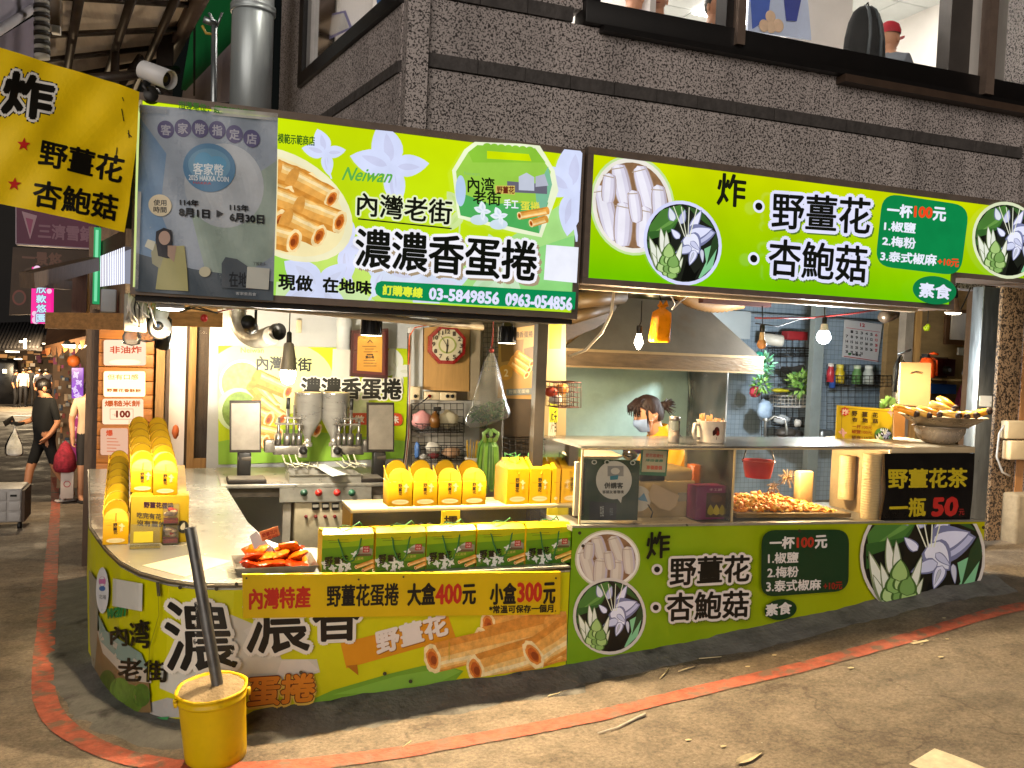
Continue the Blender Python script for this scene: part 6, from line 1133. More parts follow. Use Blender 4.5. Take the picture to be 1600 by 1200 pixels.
# orange plastic bag
ob = thing('orange_bag', 'knotted orange plastic bag hanging beside the bare filament bulb', 'bag', PY(1030, 540, 4.5)); k = PY(1035, 480, 4.5); om = mat('orange_bag_film', '#d8820a', .3, 0, .2, 14, .5, 25); m = MB(); n = 22; vs = []; prof = [(0, .02), (-.012, .03), (.006, .016), (.03, .05), (.06, .053), (.14, .055), (.19, .058), (.2, .05), (.202, 0)]
for z, r in prof:
 for a in range(n): q = 2*pi*a/n; w_ = 1+.1*sin(q*6+z*4); e = abs(cos(q))**.5*(1 if cos(q) > 0 else -1); vs.append(k+V((r*1.15*e*w_-.05*z, r*.45*sin(q)*w_, -z)))
m.add(vs, [(i*n+a, i*n+(a+1) % n, (i+1)*n+(a+1) % n, (i+1)*n+a) for i in range(len(prof)-1) for a in range(n)], om, True); m.build('film', ob); m = MB(); m.slab([k+V((-.03, -.01, .0)), k+V((-.02, -.012, .035)), k+V((0, -.01, .01)), k+V((.02, -.012, .04)), k+V((.035, -.01, .005))], (0, .012, 0), om); m.tube([k, k+V((-.02, .05, .15))], .004, wire); m.build('knot', ob)
# glass case
gcase = thing('glass_case', 'long grease-stained clear display case standing on the fry counter', 'display case', (3.3, 4.5, RT0)); GY0, GY1 = 4.26, 4.78
a, b_ = PY(910, 697, GY0), PY(1392, 703, GY0); gx0, gx1 = a.x, b_.x; gz1 = (a.z+b_.z)/2; gl2 = clear('greasy_acrylic', '#faf6ec', .055, .1, .03); gtop = clear('dusty_acrylic_top', '#f6f0e2', .12, .2, .05)
zb = RT0+.0; zb2 = RT0-.045
m = MB(); m.quad((gx0, GY0, zb), (gx1, GY0, zb2), (gx1, GY0, gz1), (gx0, GY0, gz1), gl2); m.quad((gx0, GY0, zb), (gx0, GY1, zb), (gx0, GY1, gz1), (gx0, GY0, gz1), gl2); m.build('pane', gcase)
m = MB(); m.box((gx0-.012, GY0-.012, gz1), (gx1+.1, GY1, gz1+.012), gtop); m.build('top', gcase)
m = MB(); edge = mat('acrylic_edge', '#c2ac80', .3, 0, .1, 6)
for x in (gx0, PY(1145, 760, GY0).x, gx1-.01): m.box((x-.004, GY0-.008, zb2), (x+.005, GY0+.002, gz1), edge)
m.box((gx0, GY0-.006, gz1-.008), (gx1, GY0+.002, gz1-.001), edge); m.box((gx0, GY0-.005, zb2-.01), (gx1, GY0+.003, zb2+.012), edge); x = PY(1145, 760, GY0).x; m.box((x-.002, GY0, zb2), (x+.002, GY1, gz1), gl2); m.build('edge_strip', gcase); hx_ = (PY(1180, 720, 4.6).x, PY(1310, 720, 4.6).x); m = MB(); m.tube([(hx_[0], 4.7, gz1-.02), (hx_[1], 4.7, gz1-.02)], .008, em('#ffd08a', 8.), 8); m.build('heat_lamp', gcase); L = lamp_light('case_light', 'POINT', (sum(hx_)/2, 4.66, gz1-.06), 24, WARM, .03); L.parent = gcase; L.location = V((sum(hx_)/2, 4.6, gz1-.07))-gcase.location
m = MB(); q0, q1 = PY(1390, 705, 4.25), PY(1524, 705, 4.25); m.box((gx1+.002, 4.25, gz1-.03), (q1.x, 4.85, gz1+.008), mat('pale_box_top', '#bda884', .5, 0, .15, 5), None, .004); m.box((gx1+.02, 4.27, RT0-.06), (q1.x-.02, 4.8, gz1-.032), mat('dim_box_side', '#a08a64', .6, 0, .2, 5)); m.build('end_box', gcase)
# black tea sign
ts = thing('tea_sign', 'black sheet with yellow and red tea price taped at the right end', 'sign', PY(1452, 816, 4.22)); tw_ = lambda q: .006*sin(q.x*13+q.z*5)*sin(q.z*10)
tp = Plane((0, 4.22, 0), (0, -1, 0), tw_); tp.step = 12; D = Draw(tp, False, base=0.); D.poly([(1383, 709), (1522, 708), (1520, 770), (1514, 815), (1376, 816), (1384, 765)], mat('black_sheet', '#0e0c0c', .3, 0, .3, 6))
D.text('野薑花茶', (1389, 733), (1511, 732), (1511, 761), (1389, 763), '#b8a41e', bold=1.); D.text('一瓶', (1390, 780), (1447, 778), (1446, 806), (1390, 808), '#b8a41e', bold=1.); D.text('50', (1459, 779), (1496, 777), (1493, 805), (1458, 806), '#b02822', bold=2.); D.text('元', (1497, 795), (1505, 795), (1505, 804), (1497, 805), '#8a2420', bold=.3); D.build('sheet', ts)
# inside the case
def cbox(px0, py0, px1, py1, Y, d, mt_, bev=.003): q0, q1 = PY(px0, py0, Y), PY(px1, py1, Y); m = MB(); m.box((q0.x, Y, q1.z), (q1.x, Y+d, q0.z), mt_, None, bev); return m
gbd = thing('green_board', 'dark green card with a white speech bubble inside the glass case', 'sign', PY(950, 812, 4.3)); gp_ = Plane((0, 4.3, 0), (0, -1, 0)); m = MB(); m.slab([gp_.at(912, 716), gp_.at(1000, 720), gp_.at(996, 813), gp_.at(908, 813)], (0, .02, 0), mat('dark_green_card', '#16301c', .45, 0, .1, 4)); m.build('card', gbd)
D = Draw(gp_, False); D.ell(959, 750, 28, 30, '#c8c8c4'); D.poly([(962, 776), (972, 776), (970, 786)], '#c8c8c4'); D.poly([(949, 728), (974, 728), (974, 744), (949, 744)], '#8c8e92'); D.poly([(953, 744), (966, 742), (965, 749), (953, 750)], '#2c7c96'); D.ell(961, 736, 7, 5, '#c8c8c4'); D.text('併講客', (944, 754), (973, 754), (973, 763), (944, 763), '#23261f', bold=.4); D.text('客語友善環境', (941, 766), (974, 766), (974, 771), (941, 771), '#3a3c36', bold=.2)
D.poly([(921, 783), (963, 786), (962, 812), (920, 812)], '#101a24'); D.text('客語', (937, 790), (943, 790), (943, 807), (937, 807), '#b0b8bc'); D.text('好店', (952, 793), (957, 793), (957, 805), (952, 805), '#6a7a84')
for x, y in ((928, 722), (948, 722), (988, 723)): D.ell(x, y, 4.2, 3.6, '#b8bab4'); D.ell(x, y, 2.6, 2.2, '#16301c')
D.build('lettering', gbd)
cr = thing('cash_register', 'old beige cash register inside the glass case behind the white fans', 'cash register', PY(1040, 810, 4.45)); bg2 = mat('beige_register', '#a08c64', .5, 0, .12, 6)
q0, q1 = PY(995, 752, 4.45), PY(1084, 809, 4.45); m = MB(); m.box((q0.x, 4.45, q1.z), (q1.x, 4.74, q0.z), bg2, None, .01); m.build('base', cr); m = MB(); qa, qb = PY(1042, 733, 4.45), PY(1084, 752, 4.45); m.box((qa.x, 4.46, qb.z-.003), (qb.x, 4.7, qa.z), bg2, None, .016); m.build('printer', cr); m = MB(); qa, qb = PY(1000, 741, 4.45), PY(1038, 751, 4.45); m.box((qa.x, 4.445, qb.z), (qb.x, 4.6, qa.z), blackp, None, .004); m.build('display', cr); m = MB(); qa, qb = PY(1060, 770, 4.444), PY(1079, 783, 4.444); m.box((qa.x, 4.444, qb.z), (qb.x, 4.449, qa.z), mat('label_grey', '#8a8674', .5)); m.build('label_plate', cr)
mc = thing('small_menu_card', 'small cream and green notice card standing on the cash register', 'sign', PY(1022, 745, 4.42)); mp_ = Plane((0, 4.42, 0), (0, -1, 0)); m = MB(); m.slab([mp_.at(1003, 698), mp_.at(1045, 700), mp_.at(1041, 744), mp_.at(1000, 742)], (0, .008, 0), mat('mint_frame', '#2c6a4a', .5)); m.build('card', mc)
D = Draw(mp_, False); D.poly([(1005, 703), (1042, 705), (1039, 738), (1002, 737)], '#b8b494'); D.text('使用悠遊付', (1009, 708), (1036, 710), (1036, 715), (1008, 714), '#b0603c', bold=.3); D.text('掃描優惠', (1009, 717), (1036, 718), (1035, 722), (1008, 721), '#3c7a58', bold=.2); D.text('享優惠價', (1010, 727), (1034, 728), (1034, 734), (1010, 733), '#c05a34', bold=.4); D.build('lettering', mc)
fn = thing('paper_fan', 'white paper fan with a blue print leaning before the cash register', 'fan', PY(998, 800, 4.36)); fp_ = Plane((0, 4.36, 0), (0, -1, 0)); D = Draw(fp_, False); D.ell(998, 779, 19, 20, '#b8b4ac'); D.poly([(984, 770), (994, 766), (998, 778), (1006, 770), (1012, 784), (1000, 782), (988, 776)], '#5a86a8'); D.ell(984, 782, 7, 9, '#c0bcb2'); D.build('blade', fn); m = MB(); m.tube([fp_.at(1012, 788), fp_.at(1020, 800), fp_.at(1017, 809)], .004, blackp); m.build('handle', fn)
fn = thing('paper_fan', 'plain cream paper fan tilted beside the blue printed fan', 'fan', PY(1035, 798, 4.34)); D = Draw(Plane((0, 4.34, 0), (0, -1, 0)), False); D.poly([(1020, 755), (1061, 774), (1056, 790), (1046, 798), (1030, 794), (1016, 782), (1013, 772)], '#b09a7c'); D.build('blade', fn)
px_ = thing('purple_carton', 'purple gift carton with a dark picture window inside the glass case', 'box', PY(1112, 812, 4.32)); m = cbox(1089, 760, 1140, 811, 4.33, .1, mat('magenta_carton', '#6c2050', .4, 0, .12, 6)); m.build('body', px_); D = Draw(Plane((0, 4.33, 0), (0, -1, 0)), False); D.poly([(1104, 770), (1136, 770), (1134, 808), (1102, 808)], '#3c2414');
for i in range(3): D.petal((1110+9*i, 805), (1110+9*i, 788), .3, ('#9a8a20', '#b09c28', '#8a7a1c')[i])
D.ell(1119, 779, 9, 6, '#54341c'); D.text('手工餅', (1108, 763), (1128, 763), (1128, 767), (1108, 767), '#c0a0a8'); D.build('print', px_)
cbox(1085, 727, 1103, 755, 4.6, .08, mat('orange_tin', '#c0662c', .4, 0, .3, 9)).thing('snack_tin', 'orange and yellow tin behind the purple carton', 'tin')
m = MB(); c = PY(1184, 742, 4.55); rb = mat('red_basket_plastic', '#b01c20', .4, 0, .15, 8); m.lathe([(.075, -.06), (.088, .0), (.092, .035), (.1, .04), (.1, .045), (.088, .045), (.084, .0), (.072, -.055)], c+V((0, 0, .045)), rb, 28); m.thing('red_basket', 'red plastic basket hanging inside the glass case above the fried food', 'basket')
m = MB(); m.tube([PY(1166, 702, 4.6), PY(1160, 722, 4.6)], .004, wire); m.tube([PY(1206, 704, 4.6), PY(1210, 722, 4.6)], .004, wire); m.thing('basket_hooks', 'two thin hooks carrying the red plastic basket', 'hook')
# fried food on a tray
ft = thing('fried_food_tray', 'steel rimmed tray heaped with golden fried slices in the glass case', 'tray', PY(1235, 812, 4.4)); q0, q1 = PY(1150, 806, 4.34), PY(1328, 806, 4.34); zt_ = q0.z-.01; m = MB(); m.slab([V((q0.x, 4.33, zt_)), V((q1.x, 4.33, zt_-.02)), V((q1.x, 4.72, zt_-.02)), V((q0.x, 4.72, zt_))], (0, 0, .025), mat('tray_brown_steel', '#7c6434', .4, .5, .2, 9)); m.build('tray', ft)
m = MB(); rr = random.Random(12); fm = [mat('fried_gold', '#f0960c', .55, 0, .35, 22, .6, 40), mat('fried_amber', '#e0820a', .55, 0, .35, 22, .6, 40), mat('fried_pale', '#f0b848', .55, 0, .35, 22, .6, 40)]
for i in range(520):
 u = rr.random(); v = rr.random(); x = lerp(q0.x+.04, q1.x-.05, u); y = 4.37+.32*v; h = .075*(sin(pi*min(1, u*.9+.1))**.8)*(.4+.6*v); c = V((x, y, zt_+.02+h*rr.uniform(.5, 1)-.02*u)); R = Euler((rr.uniform(-.8, .8), rr.uniform(-.8, .8), rr.uniform(0, 6))).to_matrix(); m.box(c-V((.02, .011, .005)), c+V((.02, .011, .005)), rr.choice(fm), R, .003)
m.build('fried_slices', ft, None); m = MB()
for i in range(60): c = PY(rr.uniform(1150, 1200), rr.uniform(775, 800), 4.5+rr.uniform(-.05, .1)); m.ball(c, (.012, .01, .009), mat('crumbs_yellow', '#e0b04a', .6, 0, .2, 30), 6, 5)
m.build('crumbs', ft)
# cups
def cup_stack(px, y0_, y1_, Y, r, nm):
 a, b_ = PY(px, y1_, Y), PY(px, y0_, Y); H = b_.z-a.z; prof = []; n = 26
 for i in range(n): z = H*i/n; prof += [(r*.93, z), (r, z+H/n*.5), (r, z+H/n*.95)]
 m = MB(); m.lathe(prof+[(0, H)], a, mat('paper_cup', '#bfa878', .55, 0, .08, 6), 22); return m.thing('paper_cups', nm, 'cups')
cup_stack(1358, 709, 813, 4.34, .056, 'tall stack of cream paper cups at the right of the glass case'); cup_stack(1321, 712, 780, 4.6, .05, 'shorter pale cup stack behind the fried food tray');
cbox(1250, 737, 1270, 790, 4.68, .06, mat('cream_block', '#c8a468', .5, 0, .15, 9), .012).thing('cheese_block', 'cream block standing behind the fried food', 'food')
for i, (px, py, r) in enumerate(((1230, 748, .06), (1208, 764, .045))):
 m = MB(); c = PY(px, py, 4.66); rr = random.Random(30+i)
 for k in range(40): d = V((rr.uniform(-1, 1), rr.uniform(-.4, .4), rr.uniform(-.6, 1))).normalized(); m.tube([c, c+d*r*.6+V((0, 0, .01)), c+d*r*rr.uniform(.8, 1.1)], .0022, mat('dry_stalk', '#6a5230', .7), 4, False)
 m.thing('dried_stalks', 'bundle of dry brown stalks behind the fried food, '+('upper' if i == 0 else 'lower'), 'stalks')
# papers and bits in the case's left end
m = MB(); pw = mat('tan_paper', '#b89a78', .6, 0, .1, 6)
for i in range(5): m.slab([PY(882-i, 702+i*1.5, 4.5), PY(955, 705+i*1.5, 4.5), PY(975-i*3, 714+i, 4.34), PY(905, 714+i*1.2, 4.34)], (0, 0, .003), pw if i % 2 else mat('grey_paper', '#9a948c', .6))
m.thing('paper_stack', 'loose tan and grey papers on top behind the dark green card', 'paper')
cbox(900, 722, 912, 806, 4.3, .02, mat('cream_board', '#c8b894', .6)).thing('cream_board', 'narrow cream board edge left of the dark green card', 'board')
lump(PY(984, 711, 4.5), (.045, .04, .03), mat('chrome_bell', '#8a8884', .15, .9, .1, 5), 5, amp=.02).thing('steel_bell', 'small steel bell behind the dark green card', 'bell')
cbox(977, 699, 1004, 709, 4.6, .03, mat('violet_box', '#5a3a78', .5)).thing('violet_box', 'violet box behind the small notice card', 'box')
# on top of the case
mg = thing('white_mug', 'large white enamel mug with a red bird print, full of sticks', 'mug', PY(1110, 692, 4.42)); c = PY(1110, 692, 4.42); c.z = gz1+.013; r = .083; H = .125; wm = mat('white_enamel', '#cfc2ae', .25, 0, .06, 6); m = MB(); m.lathe([(0, 0), (r*.9, 0), (r*.95, .01), (r, H), (r*1.06, H+.004), (r*.95, H+.002), (r*.9, .02), (0, .018)], c, wm, 28); m.build('mug', mg)
m = MB(); m.tube([c+V((-r*.95, 0, H*.85)), c+V((-r*1.4, -.01, H*.86)), c+V((-r*1.5, -.01, H*.5)), c+V((-r*1.35, -.01, H*.22)), c+V((-r*.95, 0, H*.2))], .011, wm, 8); m.build('handle', mg)
D = Draw(Plane((0, c.y-r-.002, 0), (0, -1, 0)), False); D.ell(1120, 673, 4, 6, '#4a241c'); D.ell(1121, 677, 3, 4, '#8a2c20'); D.petal((1118, 672), (1114, 681), .35, '#3c1c18'); D.line((1119, 683), (1119, 687), .8, '#3c2418'); D.build('print', mg)
m = MB(); rr = random.Random(2)
for i in range(60): a = rr.uniform(0, 6.28); q = rr.random()**.5*r*.85; m.tube([c+V((q*cos(a), q*sin(a), H-.03)), c+V((q*cos(a)*1.05+rr.uniform(-.01, .01), q*sin(a), H+rr.uniform(.005, .02)+(.025 if cos(a) < -.5 else 0)))], .0025, mat('bamboo_stick', '#b8823c', .6, 0, .2, 9), 5)
m.build('sticks', mg)
jr = thing('glass_jar', 'tall glass jar with a metal lid on the glass case beside the woman', 'jar', PY(1052, 697, 4.4)); c = PY(1052, 697, 4.4); c.z = gz1+.013; m = MB(); m.lathe([(0, 0), (.03, 0), (.032, .01), (.032, .12), (.027, .13), (.027, .145)], c, clear('jar_glass', '#f0ead8', .2), 20); m.build('glass', jr); m = MB(); m.lathe([(0, .004), (.029, .004), (.029, .07), (0, .07)], c, mat('jar_content', '#a88c68', .6, 0, .2, 20), 18); m.build('contents', jr); m = MB(); m.lathe([(.03, .128), (.031, .135), (.031, .15), (0, .152)], c, mat('jar_lid', '#a09488', .3, .8), 20); m.build('lid', jr)
# bowl, wok and golden batons
bw_ = thing('steel_bowl', 'round steel mixing bowl under the wok on the right end of the case', 'bowl', PY(1466, 704, 4.45)); c = PY(1466, 704, 4.45); c.z = gz1+.012; m = MB(); m.lathe([(0, 0), (.09, .0), (.13, .03), (.152, .075), (.156, .105), (.17, .107), (.17, .11), (.15, .108), (.13, .04), (0, .012)], c, mat('bowl_steel', '#b0a494', .25, .55, .1, 5), 36); m.build('bowl', bw_)
wk = thing('wok', 'wide steel wok resting on the mixing bowl', 'wok', c+V((.0, 0, .09))); cw_ = c+V((.02, 0, .062)); m = MB(); m.lathe([(0, 0), (.1, .005), (.15, .045), (.264, .115), (.27, .118), (.26, .116), (.145, .05), (0, .014)], cw_, mat('wok_steel', '#a8987e', .3, .5, .15, 5), 40); m.build('pan', wk)
m = MB(); m.tube([cw_+V((-.25, -.03, .115)), cw_+V((-.29, -.04, .125)), cw_+V((-.3, 0, .125)), cw_+V((-.26, .03, .115))], .008, mat('brown_handle', '#5a3a20', .5), 8); m.build('handle', wk)
gm_ = [mat('golden_baton', '#d08a1c', .4, 0, .25, 14, .4, 20), mat('pale_baton', '#d8a848', .4, 0, .25, 14, .4, 20)]; dk_ = mat('dark_baton_end', '#2c1c14', .6, 0, .2, 12)
rr = random.Random(5)
for i, (ax, ay, bx, by, dy, r, lab) in enumerate(((1398, 636, 1432, 647, -.05, .022, 'leftmost, lying along the rim of the wok'), (1418, 640, 1452, 649, -.1, .02, 'second from the left in front'), (1436, 638, 1468, 648, -.06, .02, 'short one in the middle of the heap'), (1455, 631, 1488, 645, -.1, .026, 'crossing the middle of the heap'), (1467, 623, 1492, 639, -.03, .025, 'topmost of the heap in the wok'), (1470, 645, 1498, 650, -.17, .022, 'lying low in front'), (1488, 646, 1511, 651, -.18, .02, 'short one low at the front right'), (1500, 648, 1526, 649, -.14, .022, 'second from the right'), (1515, 650, 1546, 642, -.06, .024, 'rightmost, sticking out over the rim'))):
 Y = 4.45+dy; a, b_ = PY(ax, ay, Y+.1), PY(bx, by, Y-.03); t = thing('fried_baton', 'golden baton snack with a dark end, '+lab, 'snack', (a+b_)/2, 'golden batons heaped in the wok'); d = (b_-a).normalized(); m = MB(); m.tube([a-d*.01, a, a.lerp(b_, .4)+V((0, 0, .004)), b_-d*.008], [r*.6, r*.9, r*1.05, r*.92], gm_[i % 2], 12); m.build('baton', t); m = MB(); m.tube([b_-d*.007, b_, b_+d*.014], [r*1.06, r*1.08, r*.75], dk_, 12); m.build('end', t)
# small menu on the case
sm = thing('small_menu', 'small yellow fried ginger lily menu leaning at the back of the case top', 'sign', PY(1350, 692, 4.7)); spn = Plane((0, 4.7, 0), (0, -1, 0)); m = MB(); m.slab([spn.at(1309, 633), spn.at(1395, 640), spn.at(1393, 694), spn.at(1306, 689)], (0, .01, 0), mat('menu_card', '#b89c10', .45, 0, .08, 5)); m.build('card', sm)
D = Draw(spn, False); D.poly([(1320+(8 if k % 2 == 0 else 5.5)*cos(k*pi/8), 643+(8 if k % 2 == 0 else 5.5)*sin(k*pi/8)) for k in range(16)], '#b81c14'); D.text('炸', (1315, 639), (1325, 639), (1325, 648), (1315, 648), '#e0c8b0', bold=.3)
for i, ch in enumerate('野薑花'): D.text(ch, (1331+16*i, 642+i*1.2), (1339+16*i, 642.6+i*1.2), (1339+16*i, 650+i*1.2), (1331+16*i, 649.4+i*1.2), '#3a2a10', bold=.4)
for i, ch in enumerate('杏鮑菇'): D.text(ch, (1331+16*i, 652+i*1.2), (1339+16*i, 652.6+i*1.2), (1339+16*i, 659+i*1.2), (1331+16*i, 658.4+i*1.2), '#3a2a10', bold=.4)
D.text('一杯100元', (1331, 663), (1362, 665), (1362, 671), (1331, 669), '#7a3a10', bold=.2); D.text('椒鹽100元', (1330, 671), (1362, 673), (1362, 679), (1330, 677), '#7a3a10', bold=.2); D.text('椒麻110元', (1330, 680), (1362, 682), (1362, 688), (1330, 686), '#4a2a10', bold=.2)
flower_pic(D, 1379, 680, 15, 13, .05, '#a89010'); lily(D, 1314, 676, 8, .2, ('#d8a8a0', '#c89088')); lily(D, 1388, 645, 6, .2, ('#d8a8a0', '#c89088')); D.path([(1312, 637), (1391, 643), (1390, 690), (1310, 685), (1312, 637)], .7, '#6a5a10'); D.build('lettering', sm)
m = MB(); m.slab([PY(1408, 566, 5.0), PY(1455, 567, 5.0), PY(1453, 636, 5.0), PY(1405, 632, 5.0)], (0, .012, 0), mat('kraft_card', '#a08058', .6, 0, .1, 4)); m.tube([PY(1424, 582, 4.99), PY(1432, 580, 4.99), PY(1442, 582, 4.99)], .003, wire); m.thing('cardboard_sheet', 'tan cardboard sheet standing behind the wok', 'cardboard')
m = MB(); m.slab([PY(1396, 640, 4.85), PY(1415, 640, 4.85), PY(1413, 690, 4.85), PY(1398, 690, 4.85)], (0, .1, 0), mat('brown_box', '#7c5428', .6, 0, .15, 6)); m.thing('brown_carton', 'small brown carton behind the mixing bowl', 'box')
for i, (px, py) in enumerate(((1386, 632), (1392, 625), (1380, 638), (1394, 636))):
 pass
m = MB(); rr = random.Random(8); c = PY(1388, 632, 4.9)
for i in range(40): d = V((rr.uniform(-1, 1), rr.uniform(-.5, .5), rr.uniform(-.4, 1))).normalized(); s = d.cross(V((0, 1, .2))).normalized(); p = c+d*.01; m.add([p, p+d*.035+s*.012, p+d*.055, p+d*.035-s*.012], [(0, 1, 2, 3)], mat('herb_green', '#6a8c4a', .5, 0, .3, 20))
m.thing('green_herbs', 'small tuft of pale green herbs behind the yellow menu card', 'herbs')
# back wall of the fry stall
def back(name, lab, cat, x0, y0_, x1, y1_, Y, d, mt_, bev=.004): return cbox(x0, y0_, x1, y1_, Y, d, mt_, bev).thing(name, lab, cat)
cal = thing('wall_calendar', 'white December calendar on the grey tiled wall', 'calendar', PY(1346, 565, 6.95)); cpn = Plane((0, 6.95, 0), (0, -1, 0)); m = MB(); m.slab([cpn.at(1320, 499), cpn.at(1379, 507), cpn.at(1371, 566), cpn.at(1316, 558)], (0, .006, 0), mat('calendar_paper', '#b8b6b4', .6, 0, .04, 4)); m.build('page', cal)
D = Draw(cpn, False); D.text('12', (1344, 505), (1351, 506), (1351, 511), (1344, 510), '#a02c34', bold=.4); D.line((1322, 512), (1375, 519), .8, '#b05058')
for r_ in range(5):
 for c_ in range(7):
  n_ = r_*7+c_
  if 1 <= n_ <= 31: D.text(str(n_), (1321.5+7.6*c_-r_*.4, 515+8*r_+c_*1.05), (1325+7.6*c_-r_*.4, 515.4+8*r_+c_*1.05), (1325+7.6*c_-r_*.4, 519.4+8*r_+c_*1.05), (1321.5+7.6*c_-r_*.4, 519+8*r_+c_*1.05), '#b03038' if c_ == 6 else '#3c3a3a', bold=.25)
D.ell(1326, 553, 2.6, 2, '#2c6a3a'); D.text('野薑花', (1330, 552), (1344, 554), (1344, 557), (1330, 555), '#3c3c3a', bold=.2); D.line((1317, 556.5), (1371, 564.5), 1.2, '#a03038'); D.build('print', cal)
grid('wall_grid', 'dark wire grid on the tiled wall behind the fry counter', 1190, 520, 1258, 690, 6.9, 7, 15, r=.003); grid('wall_grid', 'dark wire grid under the calendar', 1292, 570, 1400, 690, 6.9, 10, 12, r=.0025)
basket('white_basket', 'white plastic rack on the tiled wall left of the steel mullion', 1203, 617, 1260, 634, 6.85, .16, 10, mat('white_wire', '#b8b6b0', .5)); basket('wire_basket', 'black wire basket hanging low on the left tiled wall', 1206, 652, 1254, 664, 6.85, .16, 8); basket('wire_basket', 'black wire basket of bottles under the calendar', 1290, 586, 1374, 602, 6.85, .16, 12); basket('wire_basket', 'black wire shelf high on the left tiled wall', 1200, 544, 1264, 556, 6.85, .2, 9)
m = MB(); c = PY(1222, 533, 6.7); m.lathe([(.0, -.0), (.052, .0), (.055, .02), (.052, .04), (.05, .18), (0, .18)], c, mat('white_tub', '#b8b4a8', .4), 22, (-1, .3, .1)); m.lathe([(0, -.004), (.045, -.003)], c, mat('tub_lid', '#a8c0c8', .4), 22, (-1, .3, .1)); m.thing('white_tub', 'white plastic tub lying on the high wire shelf', 'tub')
back('red_box', 'red box on the high wire shelf', 'box', 1232, 517, 1262, 532, 6.75, .1, mat('red_carton', '#8a2226', .5));
def foliage(px, py, r, n, seed, lab, Y=6.6, cols=('#3c6a2a', '#6a9440', '#8cae5a')):
 m = MB(); rr = random.Random(seed); c = PY(px, py, Y)
 for i in range(n): d = V((rr.gauss(0, 1), rr.gauss(0, .6), rr.gauss(0, 1))).normalized(); p = c+d*r*rr.random()**.5; s = d.cross(V((rr.uniform(-1, 1), 1, rr.uniform(-1, 1)))).normalized(); L_ = r*rr.uniform(.25, .5); k = rr.choice(cols); m.add([p-d*L_*.3, p+s*L_*.3, p+d*L_, p-s*L_*.3], [(0, 1, 2, 3)], mat('leafy_'+k[1:], k, .5, 0, .25, 18))
 return m.thing('leafy_greens', lab, 'greens')
foliage(1252, 598, .13, 150, 1, 'large bunch of green leaves on the wall beside the steel mullion'); foliage(1192, 570, .1, 110, 2, 'green leaves hanging at the left edge of the tiled wall', 6.3, ('#3c6a3a', '#5a9a78', '#7ab890')); foliage(1190, 600, .09, 80, 3, 'lower green leaves beside the extractor hood', 6.3, ('#2c5a2a', '#6a9440'))
m = MB(); rr = random.Random(3)
for i in range(9): c = PY(1222, 572, 6.72)+V((.0, -.02*i, .0)); a = -.5+.12*i; m.slab([c, c+V((.12*cos(a), 0, .12*sin(a)-.03)), c+V((.12*cos(a)+.03, 0, .12*sin(a)-.07)), c+V((-.02, 0, -.04))], (0, .004, 0), mat('dark_fan', '#2a2824', .5))
m.thing('dark_spatulas', 'fan of dark flat spatulas under the high wire shelf', 'utensils')
for i, (px, py, r, col, cap, lab) in enumerate(((1297, 585, .035, '#a83038', '#c0b8b0', 'red capped bottle in the basket under the calendar'), (1311, 587, .045, '#b8a020', '#c8b850', 'yellow jar in the basket under the calendar'), (1338, 588, .045, '#5a8048', '#b0b89c', 'green packed jar in the basket under the calendar'), (1356, 588, .05, '#a8aca4', '#c0c0b8', 'clear bag of white things in the basket under the calendar'), (1300, 594, .03, '#2c4a8a', '#2c4a8a', 'blue packet in the basket under the calendar'))):
 c = PY(px, py+12, 6.75); m = MB(); m.lathe([(0, 0), (r, 0), (r, .1), (r*.7, .13), (r*.7, .15)], c, mat('jar_'+col[1:], col, .35, 0, .2, 12), 14); m.lathe([(r*.75, .145), (r*.75, .175), (0, .178)], c, mat('cap_'+cap[1:], cap, .4), 14); m.thing('jar', lab, 'jar')
for i, (px, py, r, col, lab) in enumerate(((1218, 610, (.09, .06, .02), '#a8a020', 'bananas lying on the white plastic rack'), (1237, 608, (.1, .07, .02), '#2c2a26', 'black cloth on the white plastic rack'), (1222, 655, (.08, .06, .04), '#9aa0a4', 'grey cloth in the low wire basket'), (1246, 661, (.035, .03, .035), '#b8b4ac', 'pale roll in the low wire basket'), (1228, 676, (.1, .07, .045), '#3c3834', 'dark kettle below the low wire basket'), (1244, 683, (.06, .05, .06), '#2c2a28', 'black pot low on the tiled wall'), (1195, 640, (.07, .05, .09), '#8aa0b8', 'pale blue cloth hanging beside the hood'), (1186, 560, (.05, .05, .06), '#3aa890', 'turquoise plastic bag at the edge of the hood'), (1180, 612, (.05, .05, .05), '#b83c50', 'pink cloth beside the hood'))): lump(PY(px, py, 6.6), r, mat('cloth_'+col[1:], col, .5, 0, .2, 14, .3, 20), 90+i, amp=.16).thing('bundle', lab, 'kitchen bundle')
m = MB(); c = PY(1196, 668, 6.3); m.tube([c+V((0, 0, -.1)), c+V((0, 0, .05)), c+V((.05, -.05, .1)), c+V((.12, -.1, .08)), c+V((.14, -.1, .0)), c+V((.14, -.1, -.05))], .012, st, 8); m.lathe([(.02, -.01), (.03, 0), (.02, .02)], c+V((.0, 0, .06)), st, 12); m.thing('steel_tap', 'steel tap beside the extractor hood', 'tap')
back('steel_pot', 'small steel pot at the foot of the tiled wall', 'pot', 1284, 672, 1303, 690, 6.6, .15, st, .02)
# wall panels above the tiles and switches
back('white_switch', 'white wall box with a round knob high on the tiled wall', 'switch box', 1112, 483, 1172, 530, 6.95, .04, mat('pale_wall_box', '#a8b0b2', .5, 0, .05)); back('grey_shelf', 'grey ledge along the top of the tiled wall', 'shelf', 1180, 490, 1400, 503, 6.9, .1, mat('grey_ledge', '#7c8488', .5))
